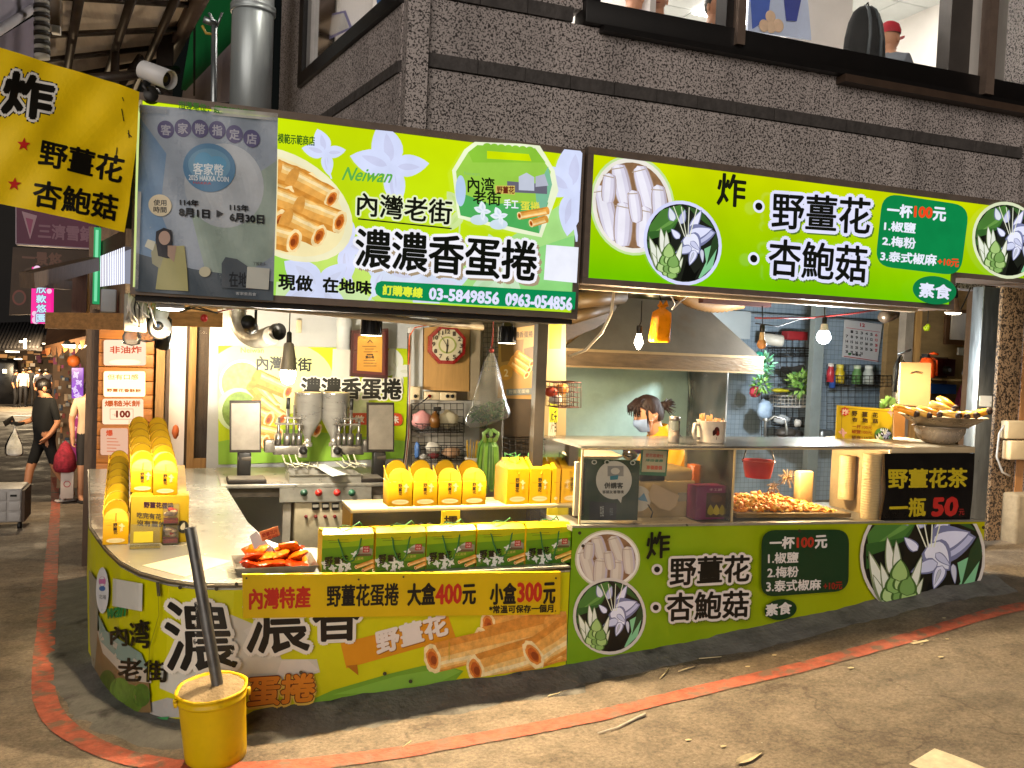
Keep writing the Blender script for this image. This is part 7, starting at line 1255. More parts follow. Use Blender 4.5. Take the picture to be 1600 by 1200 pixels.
# extinguishers
fe = thing('steel_extinguisher', 'dull steel fire extinguisher on the grey wooden post', 'fire extinguisher', PY(1403, 635, 5.6)); c = PY(1403, 632, 5.6); m = MB(); m.lathe([(0, 0), (.048, .0), (.05, .02), (.05, .3), (.035, .345), (.015, .36), (.015, .385)], c, mat('dull_cylinder', '#8c7c66', .25, .85, .1, 6), 22); m.build('cylinder', fe); m = MB(); m.tube([c+V((0, 0, .38)), c+V((-.05, -.02, .4)), c+V((.07, -.03, .44))], .008, st, 8); m.tube([c+V((0, 0, .39)), c+V((-.06, -.03, .35)), c+V((-.07, -.03, .1))], .009, blackp, 8); m.build('valve', fe)
fe = thing('red_extinguisher', 'orange red fire extinguisher behind the cardboard sheet', 'fire extinguisher', PY(1447, 590, 5.6)); c = PY(1447, 590, 5.6); m = MB(); m.lathe([(0, 0), (.06, .0), (.062, .02), (.062, .1), (.045, .15), (.02, .165), (.02, .18)], c, mat('extinguisher_red', '#c0400e', .25, 0, .1), 22); m.build('cylinder', fe); m = MB(); m.tube([c+V((0, 0, .18)), c+V((.03, -.03, .2)), c+V((.07, -.04, .19))], .01, mat('extinguisher_red', '#c0400e'), 8); m.tube([c+V((.02, 0, .17)), c+V((.07, -.03, .14)), c+V((.075, -.03, .02))], .01, mat('extinguisher_red', '#c0400e'), 8); m.box(c+V((-.03, -.03, .16)), c+V((.0, .03, .19)), blackp); m.build('valve', fe)
# right rear shelf with odds and ends
sv = thing('rear_shelf', 'narrow tan shelf of small appliances at the far right', 'shelf', PY(1485, 592, 6.3)); q0, q1 = PY(1458, 591, 6.3), PY(1520, 596, 6.3); m = MB(); m.box((q0.x, 6.2, q1.z), (q1.x, 6.6, q0.z), mat('tan_shelf', '#a08454', .6)); m.build('board', sv); m = MB(); m.box((q0.x, 6.6, q1.z-.5), (q1.x, 6.63, q0.z+.2), dkwood); m.build('back', sv)
back('red_kettle', 'dark red appliance on the far right shelf', 'appliance', 1464, 560, 1492, 588, 6.35, .12, mat('dark_red_gloss', '#4c1418', .3)); back('brown_flask', 'thin brown flask at the left end of the far right shelf', 'flask', 1459, 560, 1465, 590, 6.3, .04, mat('brown_flask_m', '#5c4430', .4), .01); back('white_papers', 'white papers pinned over the far right shelf', 'paper', 1498, 543, 1522, 556, 6.4, .02, mat('paper_white', '#e6e2dd')); lump(PY(1512, 582, 6.3), (.06, .05, .06), mat('grey_cloth', '#6c6a64', .6, 0, .2, 12), 55).thing('bundle', 'grey cloth bundle on the far right shelf', 'kitchen bundle')
m = MB(); c = PY(1481, 578, 6.25); m.lathe([(.0, .02), (.03, .02), (.034, .0), (.034, -.03)], c, blackp, 18, (0, -1, 0)); m.lathe([(0, .021), (.018, .021)], c, mat('lens_grey', '#8a8c90', .2), 16, (0, -1, 0)); m.thing('camera_device', 'black round lensed device on the far right shelf', 'device')
back('blue_box', 'blue plastic box under the far right shelf', 'box', 1456, 600, 1494, 616, 6.3, .2, mat('blue_plastic', '#2450a0', .4)); um = MB(); c = PY(1512, 600, 6.0); um.lathe([(.005, .12), (.03, .05), (.08, -.08), (.1, -.2)], c, mat('maroon_umbrella', '#7c1c40', .5, 0, .2, 9), 10, None, False); um.thing('folded_umbrella', 'folded maroon umbrella hanging by the steel post', 'umbrella'); um = MB(); c = PY(1519, 610, 5.9); um.lathe([(.005, .12), (.03, .05), (.06, -.08), (.07, -.2)], c, mat('violet_umbrella', '#4c3a70', .5, 0, .2, 9), 10, None, False); um.thing('folded_umbrella', 'folded violet umbrella next to the maroon one', 'umbrella')
pf = thing('picture_frame', 'brown framed white sheet hanging at the far right', 'picture', PY(1500, 540, 6.5)); m = cbox(1480, 482, 1516, 540, 6.6, .03, mat('brown_frame', '#5c4028', .5)); m.build('frame', pf); m = cbox(1488, 488, 1514, 532, 6.58, .015, mat('paper_white', '#e6e2dd')); m.build('sheet', pf)
m = MB(); c = PY(1449, 511, 5.85); m.lathe([(.0, .03), (.02, .02), (.03, -.02), (.0, -.04)], c, mat('lime_toy', '#a8b81c', .4), 10, (.3, -.4, 1)); m.tube([c+V((0, 0, .03)), c+V((0, 0, .15))], .003, wire); m.thing('lime_charm', 'small lime green charm hanging on the tan wooden post', 'charm')
m = MB(); c = PY(1392, 492, 5.4); m.lathe([(.0, -.06), (.04, -.06), (.045, .0), (.05, .1), (.035, .13), (0, .13)], c, mat('bronze_lamp', '#5c4c3c', .35, .6), 18, (-.9, -.3, -.2)); m.thing('unlit_spotlight', 'unlit bronze cylinder lamp beside the calendar', 'lamp')
m = MB(); m.tube([PY(1180, 497, 5.0), PY(1260, 497, 5.2), PY(1330, 490, 5.3), PY(1385, 482, 5.3)], .006, mat('red_cable', '#8a2c28', .5), 6); m.tube([PY(1180, 505, 5.2), PY(1215, 510, 5.2), PY(1260, 495, 5.2)], .004, wire); m.thing('slack_cables', 'red and black cables drooping above the hanging bulbs', 'cable')
# ================================================================== LEFT SIDE STREET
# security cameras
sc_ = thing('security_camera', 'white bullet security camera on a black bracket atop the left sign', 'camera', PY(238, 150, 4.25)); c = PY(243, 118, 4.2); d = V((.62, -.55, -.3)).normalized()
wcam = mat('white_camera_shell', '#c8c8c8', .35, 0, .05); m = MB(); m.lathe([(0, -.075), (.034, -.075), (.038, -.06), (.038, .06), (.034, .064), (.034, .055), (0, .055)], c, wcam, 22, d); q = d.orthogonal(); m.lathe([(.041, -.07), (.0415, .085), (.0395, .085), (.039, -.07)], c+V((0, 0, .004)), wcam, 22, d); m.build('camera_body', sc_)
m = MB(); m.lathe([(.0, .057), (.03, .057)], c, blackp, 18, d); m.lathe([(0, .058), (.014, .058)], c, mat('lens_amber', '#6a5c2a', .1), 14, d); m.build('lens', sc_); m = MB(); b0 = PY(236, 148, 4.2); m.lathe([(.04, -.012), (.042, 0), (.03, .012), (0, .014)], b0, blackp, 18, (0, -1, .2)); m.tube([b0, b0+V((-.03, .0, .03)), c+V((-.04, .01, -.03))], .012, blackp, 10); m.build('bracket', sc_)
dc = thing('dome_camera', 'white indoor camera hanging under the left end of the sign', 'camera', PY(250, 512, 4.7)); c = PY(249, 512, 4.7); m = MB(); m.ball(c, (.055, .055, .058), wcam, 18, 12); m.lathe([(.03, 0), (.045, .05), (.02, .06), (.02, .1)], c+V((.0, 0, .03)), wcam, 16); m.build('camera_body', dc); m = MB(); m.lathe([(0, .057), (.022, .055), (.026, .045)], c, blackp, 16, (-.1, -1, .15)); m.lathe([(0, .06), (.009, .06)], c, mat('lens_blue', '#20304a', .1), 12, (-.1, -1, .15)); m.build('lens', dc)
for i, (px, py, lab) in enumerate(((206, 525, 'left one'), (229, 520, 'right one'))):
 c = PY(px, py, 4.9); t = thing('glass_lamp', 'unlit clear glass lamp under the left end of the sign, '+lab, 'lamp', c); m = MB(); m.lathe([(.0, -.05), (.04, -.04), (.045, .0), (.02, .04)], c, clear('lamp_glass', '#f0ece2', .25), 18); m.build('lamp_shade', t); m = MB(); m.lathe([(.02, .03), (.03, .05), (.026, .12), (0, .13)], c, blackp, 14); m.tube([c+V((0, 0, .12)), c+V((.0, .0, .4))], .005, wire); m.build('socket', t)
m = MB(); rr = random.Random(4)
for i in range(9): x = rr.uniform(198, 236); m.tube([PY(x, 458, 4.55), PY(x+rr.uniform(-10, 10), 480, 4.5), PY(x+rr.uniform(-14, 14), rr.uniform(495, 512), 4.6), PY(x+rr.uniform(-4, 20), 470, 4.7)], .004, rr.choice([wire, mat('white_cable', '#d8d2c6')]), 5)
m.box(PY(204, 492, 4.6)-V((.03, 0, .08)), PY(204, 492, 4.6)+V((.07, .05, .1)), mat('grey_junction', '#8a857c', .5), None, .006); m.thing('junction_box', 'grey junction box with tangled cables under the left end of the sign', 'junction box')
m = MB(); rr = random.Random(14)
for i in range(8): x = rr.uniform(250, 335); m.tube([PY(x, 468, 4.6), PY(x+15, 478+rr.uniform(-4, 10), 4.62), PY(x+40, 474+rr.uniform(0, 12), 4.66), PY(340, 470+rr.uniform(-4, 20), 4.7)], .004, rr.choice([mat('tan_cable', '#a88a58', .5), wire, mat('red_cable', '#8a2c28')]), 5)
m.ball(PY(319, 497, 4.7), (.018, .018, .02), mat('red_plug', '#b0242a', .4)); m.thing('cable_tangle', 'tangle of tan and red cables along the left end of the stall roof', 'cable')
# beams
def bar(name, lab, cat, P, w, h, mt_, Y=None):
 """square timber between two points"""
 a, b_ = P; d = (b_-a).normalized(); u = d.cross(V((0, 0, 1))).normalized(); v = u.cross(d); m = MB(); m.add([p+u*su*w/2+v*sv*h/2 for p in (a, b_) for su, sv in ((-1, -1), (1, -1), (1, 1), (-1, 1))], [(0, 1, 2, 3), (7, 6, 5, 4), (0, 4, 5, 1), (1, 5, 6, 2), (2, 6, 7, 3), (3, 7, 4, 0)], mt_); return m.thing(name, lab, cat)
bar('timber_beam', 'thick wooden beam crossing above the neighbour shop entrance', 'beam', (PY(80, 501, 6.6), PY(202, 503, 6.2)), .1, .105, woodh); bar('timber_beam', 'wooden beam behind the disc lamp under the sign', 'beam', (PY(240, 497, 6.3), PY(345, 500, 6.4)), .09, .1, woodh)
bar('timber_beam', 'second higher timber beam behind the disc lamp', 'beam', (PY(225, 478, 6.8), PY(340, 482, 6.8)), .08, .07, wood)
bar('timber_rafter', 'sloping weathered rafter sticking out over the lane', 'beam', (PY(42, 438, 6.4), PY(146, 412, 7.6)), .09, .1, dkwood); bar('timber_rafter', 'lower broken rafter below the sloping one', 'beam', (PY(48, 440, 6.5), PY(105, 446, 7.0)), .07, .06, dkwood)
bar('timber_post', 'dark timber post hanging beside the green light strip', 'post', (PY(126, 412, 7.4), PY(124, 492, 7.4)), .1, .1, dkwood); bar('timber_post', 'slim pale timber post next to the dark hanging post', 'post', (PY(137, 415, 7.4), PY(137, 495, 7.4)), .03, .03, wood)
g0 = G(130, 795); bar('timber_post', 'tall dark timber post at the corner of the neighbour shop', 'post', (V((PY(143, 500, 8.3).x, 8.3, -.5)), PY(143, 500, 8.3)), .09, .09, dkwood)
# neighbour shop: plank wall with price sheets, their lamplight put into emission
nb = thing('neighbour_shop', 'timber fronted neighbour shop with lamplit price sheets on its plank wall', 'shop', (-.2, 8.5, -.4)); NY = 8.5; xa, xb, xc, xd = PY(153, 600, NY).x, PY(240, 600, NY).x, PY(286, 600, NY).x, PY(342, 600, NY).x
plk = mat('amber_planks', '#a8682a', .5, 0, .25, 4, .2, 20, stretch=(.7, 1, 9))
m = MB(); z = -.4
while z < 1.85: m.box((xa, NY, z), (xb, NY+.05, z+.115), plk, None, .004); z += .12
m.build('plank_wall', nb)
m = MB();
for px, w_ in ((250, .07), (262, .03), (300, .06), (336, .05)): x = PY(px, 600, NY-.05).x; m.box((x-w_/2, NY-.06, -.4), (x+w_/2, NY-.005, 1.9), wood if px != 262 else dkwood)
m.box((xb, NY-.05, 1.82), (xd, NY-.004, 1.92), wood); m.box((PY(300, 700, NY).x, NY-.045, .5), (xd, NY-.003, .6), wood); m.build('timber_frame', nb)
m = MB(); m.box((PY(257, 600, NY).x, NY+.02, -.4), (PY(290, 600, NY).x, NY+.06, 1.85), mat('pale_door', '#dcd0c8', .6, 0, .05)); m.build('door', nb)
m = MB(); m.box((PY(303, 600, NY).x, NY+.3, -.4), (xd+.3, NY+.36, 1.85), plk); m.build('inner_wall', nb); m = MB(); m.quad((PY(303, 600, NY).x, NY, .6), (xd, NY, .6), (xd, NY, 1.82), (PY(303, 600, NY).x, NY, 1.82), gl); m.build('pane', nb)
m = MB(); m.box((xa-.1, NY+.06, -.5), (xd+.4, NY+.16, 2.6), dkwood); m.box((xa-.15, NY-.3, 1.93), (xd+.2, NY+.05, 2.0), dkwood); m.build('wall', nb)
L = lamp_light('room_light', 'POINT', SIDE, 40, WHITE, .08); L.parent = b if 0 else bpy.data.objects['granite_building']; L.location = SIDE-L.parent.location
L = lamp_light('shop_light', 'POINT', (.05, 7.9, 1.7), 45, WARM, .06); L.parent = nb; L.location = V((.05, 7.9, 1.7))-nb.location
shp = Plane((0, NY-.02, 0), (0, -1, 0)); D0 = [((162, 531, 228, 571), '非油炸', '#ffd9b8', (172, 541, 221, 552), '#d84a20'), ((162, 580, 227, 620), None, '#ffe9b0', None, None), ((160, 623, 224, 663), '爆糙米餅', '#ffd8b4', (164, 626, 219, 635), '#d8642a'), ((157, 669, 200, 711), '爆', '#f4c0a0', (166, 672, 176, 681), '#d8502a')]
for i, (q, tx, bgc, tb_, tcx) in enumerate(D0):
 pn = thing('painted_glow_sheet', ('pink sheet with lamplight painted in, saying not deep fried, topmost on the plank wall', 'brightest cream sheet, second from the top on the plank wall', 'sheet with painted in lamplight and the price one hundred on the plank wall', 'lowest pale pink sheet with small red lines on the plank wall')[i], 'sign', shp.at((q[0]+q[2])/2, q[3]))
 k = (1.25, 2.2, 1.3, .9)[i]; D = Draw(shp, True, base=.0); D.rrect((q[0], q[1]), (q[2], q[1]), (q[2], q[3]), (q[0], q[3]), 4, em(bgc, k))  # lamplight falling on the sheet is put into its emission
 if tx: D.text(tx, (tb_[0], tb_[1]), (tb_[2], tb_[1]), (tb_[2], tb_[3]), (tb_[0], tb_[3]), tcx, bold=.4)
 if i == 0: D.ell(195, 566, 24, 4.5, em('#fff0b0', 1.9))  # lamp hot spot painted as a brighter ellipse
 if i == 1: D.text('但有口感', (168, 585), (216, 585), (216, 593), (168, 593), '#e8b458', bold=.2); D.text('野薑花香酥餅', (167, 607), (220, 608), (220, 613), (167, 612), '#d87838', bold=.3)
 if i == 2: D.path([(172, 639), (208, 639), (208, 655), (172, 655), (172, 639)], .8, '#d89468'); D.text('100', (182, 642), (203, 642), (203, 652), (182, 652), '#8a3018', bold=.8); D.text('一盒', (175, 646), (181, 646), (181, 650), (175, 650), '#d07040')
 if i == 3:
  for j in range(5): D.line((167, 685+5*j), (182+(j % 3)*3, 685.5+5*j), 1.4, '#d87a58')
 D.build('sheet', pn)
sh2 = Plane((0, NY+.28, 0), (0, -1, 0));  # copies of the sheets, standing in for their reflection in the glass
for i, (q, tx, tb_) in enumerate((((308, 529, 331, 572), '油炸', (322, 545, 331, 553)), ((303, 580, 330, 618), '香酥餅', (303, 608, 326, 613)), ((301, 622, 328, 662), '.00', (312, 641, 326, 651)), ((299, 668, 326, 708), '爆', (303, 672, 310, 680)))):
 D = Draw(sh2, True, base=.0); D.poly([(q[0], q[1]), (q[2], q[1]), (q[2], q[3]), (q[0], q[3])], em('#f0b890', (.9, 1.6, .9, .6)[i])); D.text(tx, (tb_[0], tb_[1]), (tb_[2], tb_[1]), (tb_[2], tb_[3]), (tb_[0], tb_[3]), '#c04a28', bold=.3); o = D.build('painted_glow_sheet'); tag(o, 'price sheet copy painted as its reflection in the neighbour shop glass, '+('top', 'second and brightest', 'third', 'bottom')[i]+' of its column', 'sign')
m = MB(); lump(PY(274, 675, 8.3), (.03, .03, .06), mat('orange_charm', '#c0602a', .5, 0, .2, 12), 2).thing('hanging_charm', 'orange charm hanging by the neighbour shop door', 'charm')
# signs over the lane
def lane_sign(name, lab, quad, Y, thick, mt_, fn=None, lit=False):
 p = Plane((0, Y, 0), (0, -1, 0)); t = thing(name, lab, 'sign', p.at(*quad[3])); m = MB(); m.slab([p.at(*q) for q in quad], (0, thick, 0), mt_); m.build('panel', t)
 if fn: D = Draw(p, lit); fn(D); D.build('lettering', t)
 return t
def f1(D): D.path([(25, 320), (25, 381), (150, 389)], 1.6, '#8a7a84'); D.poly([(34, 330), (58, 337), (47, 374)], '#8a6a74'); D.poly([(40, 340), (52, 343), (47, 368)], '#7a3050'); D.text('三濟雪鋪', (60, 349), (146, 355), (146, 378), (60, 372), '#6a4654', bold=.8)
lane_sign('hanging_sign', 'dark maroon sign with a pale cone, hanging behind the yellow banner', [(25, 318), (152, 318), (152, 389), (25, 382)], 10.5, .15, mat('maroon_panel', '#4a1230', .5, 0, .15, 4), f1)
def f2(D): D.text('一景悠', (35, 392), (96, 396), (96, 416), (35, 412), '#5a3828', bold=.8); D.ell(30, 465, 11, 12, '#6a3428'); D.ell(30, 465, 8, 9, '#3c2c20'); D.ell(50, 430, 16, 12, '#4a3626')
lane_sign('hanging_sign', 'dark brown sign with dim characters under the maroon one', [(20, 386), (148, 392), (140, 490), (14, 492)], 12.5, .15, mat('brown_panel', '#3a2a1c', .6, 0, .2, 4), f2)
def f3(D):
 for x, y, r in ((58, 421, 6), (72, 425, 5), (78, 440, 5), (56, 500, 6), (54, 490, 4), (77, 455, 4)): D.ell(x, y, r, r, '#f4c8e4')
 for i, ch in enumerate('欣款悠園'): y = 446+15*i; D.text(ch, (57, y), (72, y), (72, y+12), (57, y+12), '#8a2a8a', bold=1.6); D.text(ch, (57, y), (72, y), (72, y+12), (57, y+12), '#c4ecf8', bold=.5)
t = lane_sign('pink_lightbox', 'tall pink lit sign with white flowers far down the lane', [(50, 417), (81, 418), (80, 506), (48, 505)], 6.9, .12, em('#e01a86', 1.3, (3., .2)), f3, True)
m = MB(); p0, p1 = PY(147, 355, 8.), PY(154, 475, 8.); m.box((p0.x, 8., p1.z), (p1.x, 8.1, p0.z), em('#1f9a5c', 1.01)); m.box((p0.x+.012, 7.995, p1.z+.02), (p1.x-.012, 7.999, p0.z-.02), em('#7ae0a8', 1.02)); m.box((p0.x+.01, 8.02, p0.z), (p1.x-.01, 8.08, p0.z+1.2), blackp); m.thing('neon_strip', 'upright green light strip hanging at the side of the lane', 'light strip')
lv_ = thing('louvre_lightbox', 'white fluted lit sign panel behind the left end of the sign', 'sign', PY(175, 448, 7.6)); m = MB(); A, B = PY(157, 400, 8.2), PY(196, 385, 6.6); A2, B2 = PY(157, 448, 8.2), PY(196, 443, 6.6); n = 14
for i in range(n): f0, f1_ = i/n, (i+.55)/n; m.add([A2.lerp(B2, f0), A2.lerp(B2, f1_), A.lerp(B, f1_), A.lerp(B, f0)], [(0, 1, 2, 3)], em('#eef0ff', 1.6))
m.build('lit_panel', lv_); m = MB(); dn = V((.06, .03, 0)); m.add([A2+dn, B2+dn, B+dn, A+dn], [(0, 1, 2, 3)], em('#8a8c9a', 1.01)); m.slab([A+V((0, 0, .0)), B, B+V((0, 0, .12)), A+V((0, 0, .12))], dn, dkwood); m.slab([A2-V((0, 0, .3)), B2-V((0, 0, .3)), B2, A2], dn, mat('tan_board', '#7c6850', .6, 0, .2, 4)); m.build('frame', lv_)
m = MB(); q = PY(170, 470, 6.9); m.box(q-V((.05, .03, .08)), q+V((.05, .03, .08)), mat('grey_box', '#8c9096', .5), None, .008); m.thing('grey_box', 'small grey electric box under the fluted lit sign', 'electric box')
# far end of the lane: stalls, lamps, walls, roofs
def block(name, lab, cat, px0, py0, px1, py1, Y, d, mt_): return cbox(px0, py0, px1, py1, Y, d, mt_, 0).thing(name, lab, cat)
tr_ = thing('tiled_roof', 'dark tiled roof at the far end of the lane', 'roof', PY(40, 545, 46)); rt = mat('dark_roof_tile', '#2c2826', .6, 0, .3, 5); a, b_ = PY(-80, 512, 50), PY(74, 508, 46); m = MB()
m.slab([a, b_, b_+V((0, -3., -1.1)), a+V((0, -3., -1.1))], (0, 0, .1), rt)
for i in range(30): q = a.lerp(b_, i/29)+V((0, 0, .12)); m.tube([q, q+V((0, -3., -1.1))], .08, rt, 6)
m.build('tiles', tr_)
fs = thing('far_stall', 'brightly lit food stall at the end of the lane', 'stall', PY(60, 600, 48)); m = MB(); m.box((PY(-60, 560, 50).x, 50, -2.), (PY(140, 560, 50).x, 50.3, 1.4), mat('warm_stall_wall', '#4a3a2a', .6, 0, .5, 1)); m.build('wall', fs)
wl = em('#ffe6bc', 7.)
for x0, y0_, x1, y1_, Y in ((8, 548, 30, 551, 44), (4, 543, 9, 545, 47), (30, 532, 48, 536, 44), (37, 529, 41, 545, 43), (4, 577, 10, 583, 46), (66, 536, 74, 538, 42), (22, 560, 34, 562, 45)): m = MB(); q0, q1 = PY(x0, y0_, Y), PY(x1, y1_, Y); m.box((q0.x, Y, q1.z), (q1.x, Y+.08, q0.z), wl); m.build('lamp', fs)
m = MB(); rr = random.Random(11); cols = ['#c8843c', '#e8c080', '#b85a2c', '#d8b890', '#9a5a3a', '#6a4a30', '#c0b0a0', '#7a3a5a']
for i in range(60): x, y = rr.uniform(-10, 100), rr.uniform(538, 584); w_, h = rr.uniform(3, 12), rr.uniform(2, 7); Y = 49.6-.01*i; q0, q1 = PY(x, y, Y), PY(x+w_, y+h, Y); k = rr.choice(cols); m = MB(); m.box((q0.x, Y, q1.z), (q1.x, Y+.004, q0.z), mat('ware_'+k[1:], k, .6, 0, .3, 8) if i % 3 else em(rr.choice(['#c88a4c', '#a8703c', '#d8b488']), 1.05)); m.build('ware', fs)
m = MB(); q0, q1 = PY(-20, 560, 47), PY(30, 600, 47); m.box((q0.x, 46.5, -2.), (q1.x, 48.5, q0.z), mat('dark_van', '#0c0b0c', .3, 0, .2, 2), None, .2); m.thing('dark_stall_cart', 'dark boxy cart parked at the far left end of the lane', 'cart')
L = lamp_light('stall_light', 'POINT', PY(35, 560, 44.), 1400, WARM, .3); L.parent = fs; L.location = PY(40, 545, 42)-fs.location
# side shops on the right of the lane with awnings, wares and a purple sign
aw = thing('brown_awning', 'ragged brown awning with a bright lamp on the right side of the lane', 'awning', PY(100, 520, 14)); awm = mat('brown_canvas', '#5a3c24', .7, 0, .35, 4, .4, 10); m = MB(); m.slab([PY(74, 516, 15), PY(134, 508, 13.5), PY(134, 530, 12.8), PY(70, 545, 13.6)], (0, 0, .04), awm)
for k in range(7): x = 70+9*k; m.slab([PY(x, 545-2.2*k, 13.6-.1*k), PY(x+9, 543-2.2*k, 13.5-.1*k), PY(x+8, 552-2*k+(k*5 % 7), 13.5-.1*k), PY(x+3, 556-2*k+(k*3 % 8), 13.6-.1*k)], (0, .02, 0), awm if k % 3 else mat('orange_canvas', '#a8683a', .6, 0, .3, 4))
m.build('canvas', aw); c = PY(116, 541, 13.2)
m = MB(); m.lathe([(0, -.03), (.12, -.015), (.15, .02)], c, em('#fff4d0', 12.), 16); m.lathe([(.15, .02), (.1, .07), (.02, .12)], c, mat('tin_shade', '#6a6a60', .4, .6), 16); m.build('lamp', aw); L = lamp_light('awning_light', 'POINT', c, 95, WARM, .1); L.parent = aw; L.location = c-aw.location+V((-.3, -.3, -.25))
sshelf = thing('lane_shop', 'crowded little shop with hanging goods on the right of the lane', 'shop', PY(110, 700, 16.)); m = MB(); m.box((PY(82, 600, 17).x, 17, -1.2), (PY(142, 600, 17).x+.5, 17.1, 1.9), mat('shop_tan_wall', '#7a5c3c', .6, 0, .4, 2)); m.build('wall', sshelf)
m = MB(); rr = random.Random(21)
for i in range(80): x, y = rr.uniform(82, 130), rr.uniform(545, 690); w_, h = rr.uniform(2, 7), rr.uniform(3, 11); Y = 16.9-.012*i; q0, q1 = PY(x, y, Y), PY(x+w_, y+h, Y); m = MB(); m.box((q0.x, Y, q1.z), (q1.x, Y+.05, q0.z), mat('goods_%d' % (i % 9), ['#a8784a', '#c0a078', '#8a3a2c', '#c07840', '#a8a090', '#4a3a2a', '#a04060', '#c8b898', '#3a4a5a'][i % 9], .5, 0, .3, 9)); m.build('goods', sshelf)
m = MB(); m.box((PY(90, 690, 15.5).x, 15.5, -.95), (PY(122, 690, 15.5).x, 16.2, -.2), mat('shop_counter_wood', '#7c6448', .6, 0, .25, 5)); m.build('counter', sshelf)
def f4(D):
 for x, y in ((119, 585), (124, 598), (117, 608), (122, 618)): lily(D, x, y, 7, x*.3, ('#f0d8ff', '#d8a0f0'))
lane_sign('purple_sign', 'small purple lit flower sign at the crowded little shop', [(112, 575), (130, 575), (129, 624), (112, 622)], 14.4, .08, em('#9a50c8', 1.01, (5., .3)), f4, True)
def f5(D):
 for x, y in ((117, 650), (115, 668), (120, 690)): lily(D, x, y, 6, x*.3, ('#f8c8e8', '#e8a0d0'))
lane_sign('pink_standee', 'pink flowered upright board below the purple sign', [(111, 640), (122, 640), (121, 720), (110, 722)], 14.5, .05, mat('pink_board', '#b03a88', .5, 0, .3, 5), f5)
m = MB(); m.lathe([(0, -.09), (.07, -.06), (.09, 0), (.07, .06), (0, .09)], PY(115, 564, 14.3), mat('orange_lantern', '#c8662a', .5, 0, .1), 14); m.thing('orange_lantern', 'round orange lantern in the crowded little shop', 'lantern')
block('far_building', 'dark multi storey building closing the lane', 'building', -140, 200, 160, 600, 60, 1., mat('night_building', '#0c0a0a', .8, 0, .3, 1))
# left canopy
cn = thing('steel_canopy', 'large brown steel canopy on beams over the side lane', 'canopy', PY(220, 100, 10)); ctan = mat('canopy_sheet', '#d6c8ba', .7, 0, .15, 1.2, .3, 3, stretch=(14, 1, 1)); cst = mat('canopy_beam', '#3b312a', .5, .3, .2, 5)
C0, C1, C2, C3 = PY(60, -140, 6.3), PY(334, -60, 8.2), PY(244, 122, 14.), PY(50, 170, 14.)
m = MB(); m.add([C0, C1, C2, C3], [(0, 1, 2, 3)], ctan); m.build('roof_sheet', cn)
def CP(u, v, dz=-.06): return (C0.lerp(C1, u)).lerp(C3.lerp(C2, u), v)+V((0, 0, dz))
for v in (.22, .4, .55, .7, .85): m = MB(); m.tube([CP(0, v), CP(1, v)], .03, cst, 6); m.build('purlin', cn)
for u in (.02, .22, .52, .8): m = MB(); m.tube([CP(u, 0, -.16), CP(u, 1, -.16)], .04, cst, 6); m.build('beam', cn)
m = MB(); m.tube([CP(.15, .4, -.5), CP(1, .5, -.4)], .05, cst, 8); m.tube([CP(.52, .45, -.2), CP(.52, .45, -.85)], .045, cst, 6); m.tube([CP(.5, .62, -.6), CP(.72, .5, -.2)], .04, cst, 6); m.tube([CP(.1, .55, -.2), CP(.08, .5, -1.1)], .06, cst, 6); m.build('brace', cn)
m = MB(); m.tube([C1+V((.0, 0, -.05)), C2+V((.0, 0, -.05))], .1, mat('gutter_brown', '#54443a', .5, .2, .2, 4), 4); m.build('gutter', cn)
m = MB(); q = PY(258, 80, 11.); m.box((q.x-.09, 11., 1.5), (q.x+.09, 11.15, q.z+.4), cst); m.build('post', cn)
# white membrane at the top left, striped hose
mm = MB(); wmem = mat('white_membrane', '#8f8a9c', .6, 0, .12, 2, .2, 5); mm.slab([PY(-60, -60, 4.6), PY(62, -40, 6.0), PY(60, 6, 6.0), PY(-60, 85, 4.6)], (0, .02, 0), wmem); mm.tube([PY(-60, 85, 4.59), PY(60, 7, 5.98)], .025, mat('white_hem', '#b4b0b8', .5), 8); mm.slab([PY(-60, 95, 4.9), PY(62, 20, 6.3), PY(60, 95, 6.3), PY(-60, 110, 4.9)], (0, .02, 0), mat('violet_shade_cloth', '#6c6474', .7, 0, .15, 2)); mm.thing('white_membrane', 'pale violet white awning membrane in the top left corner', 'awning')
sl = MB(); a, b_ = PY(65, -20, 5.6), PY(66, 92, 5.6)
for i in range(16): sl.tube([a.lerp(b_, i/16), a.lerp(b_, (i+1)/16-.002)], .038 if i % 2 else .042, mat('white_band', '#a8a49c', .6) if i % 2 else mat('black_band', '#2a2622', .6), 12)
sl.thing('striped_sleeve', 'black and white striped fabric sleeve hanging at the top left', 'sleeve')
lf_ = thing('flood_light', 'brown box floodlight beside the striped sleeve', 'lamp', PY(83, 30, 5.8)); m = cbox(74, -10, 94, 40, 5.8, .12, mat('brown_flood', '#5c4a34', .5), .01); m.build('lamp_body', lf_); m = cbox(80, 38, 94, 52, 5.79, .05, mat('white_tag', '#b8b4ae', .5)); m.build('label_plate', lf_)
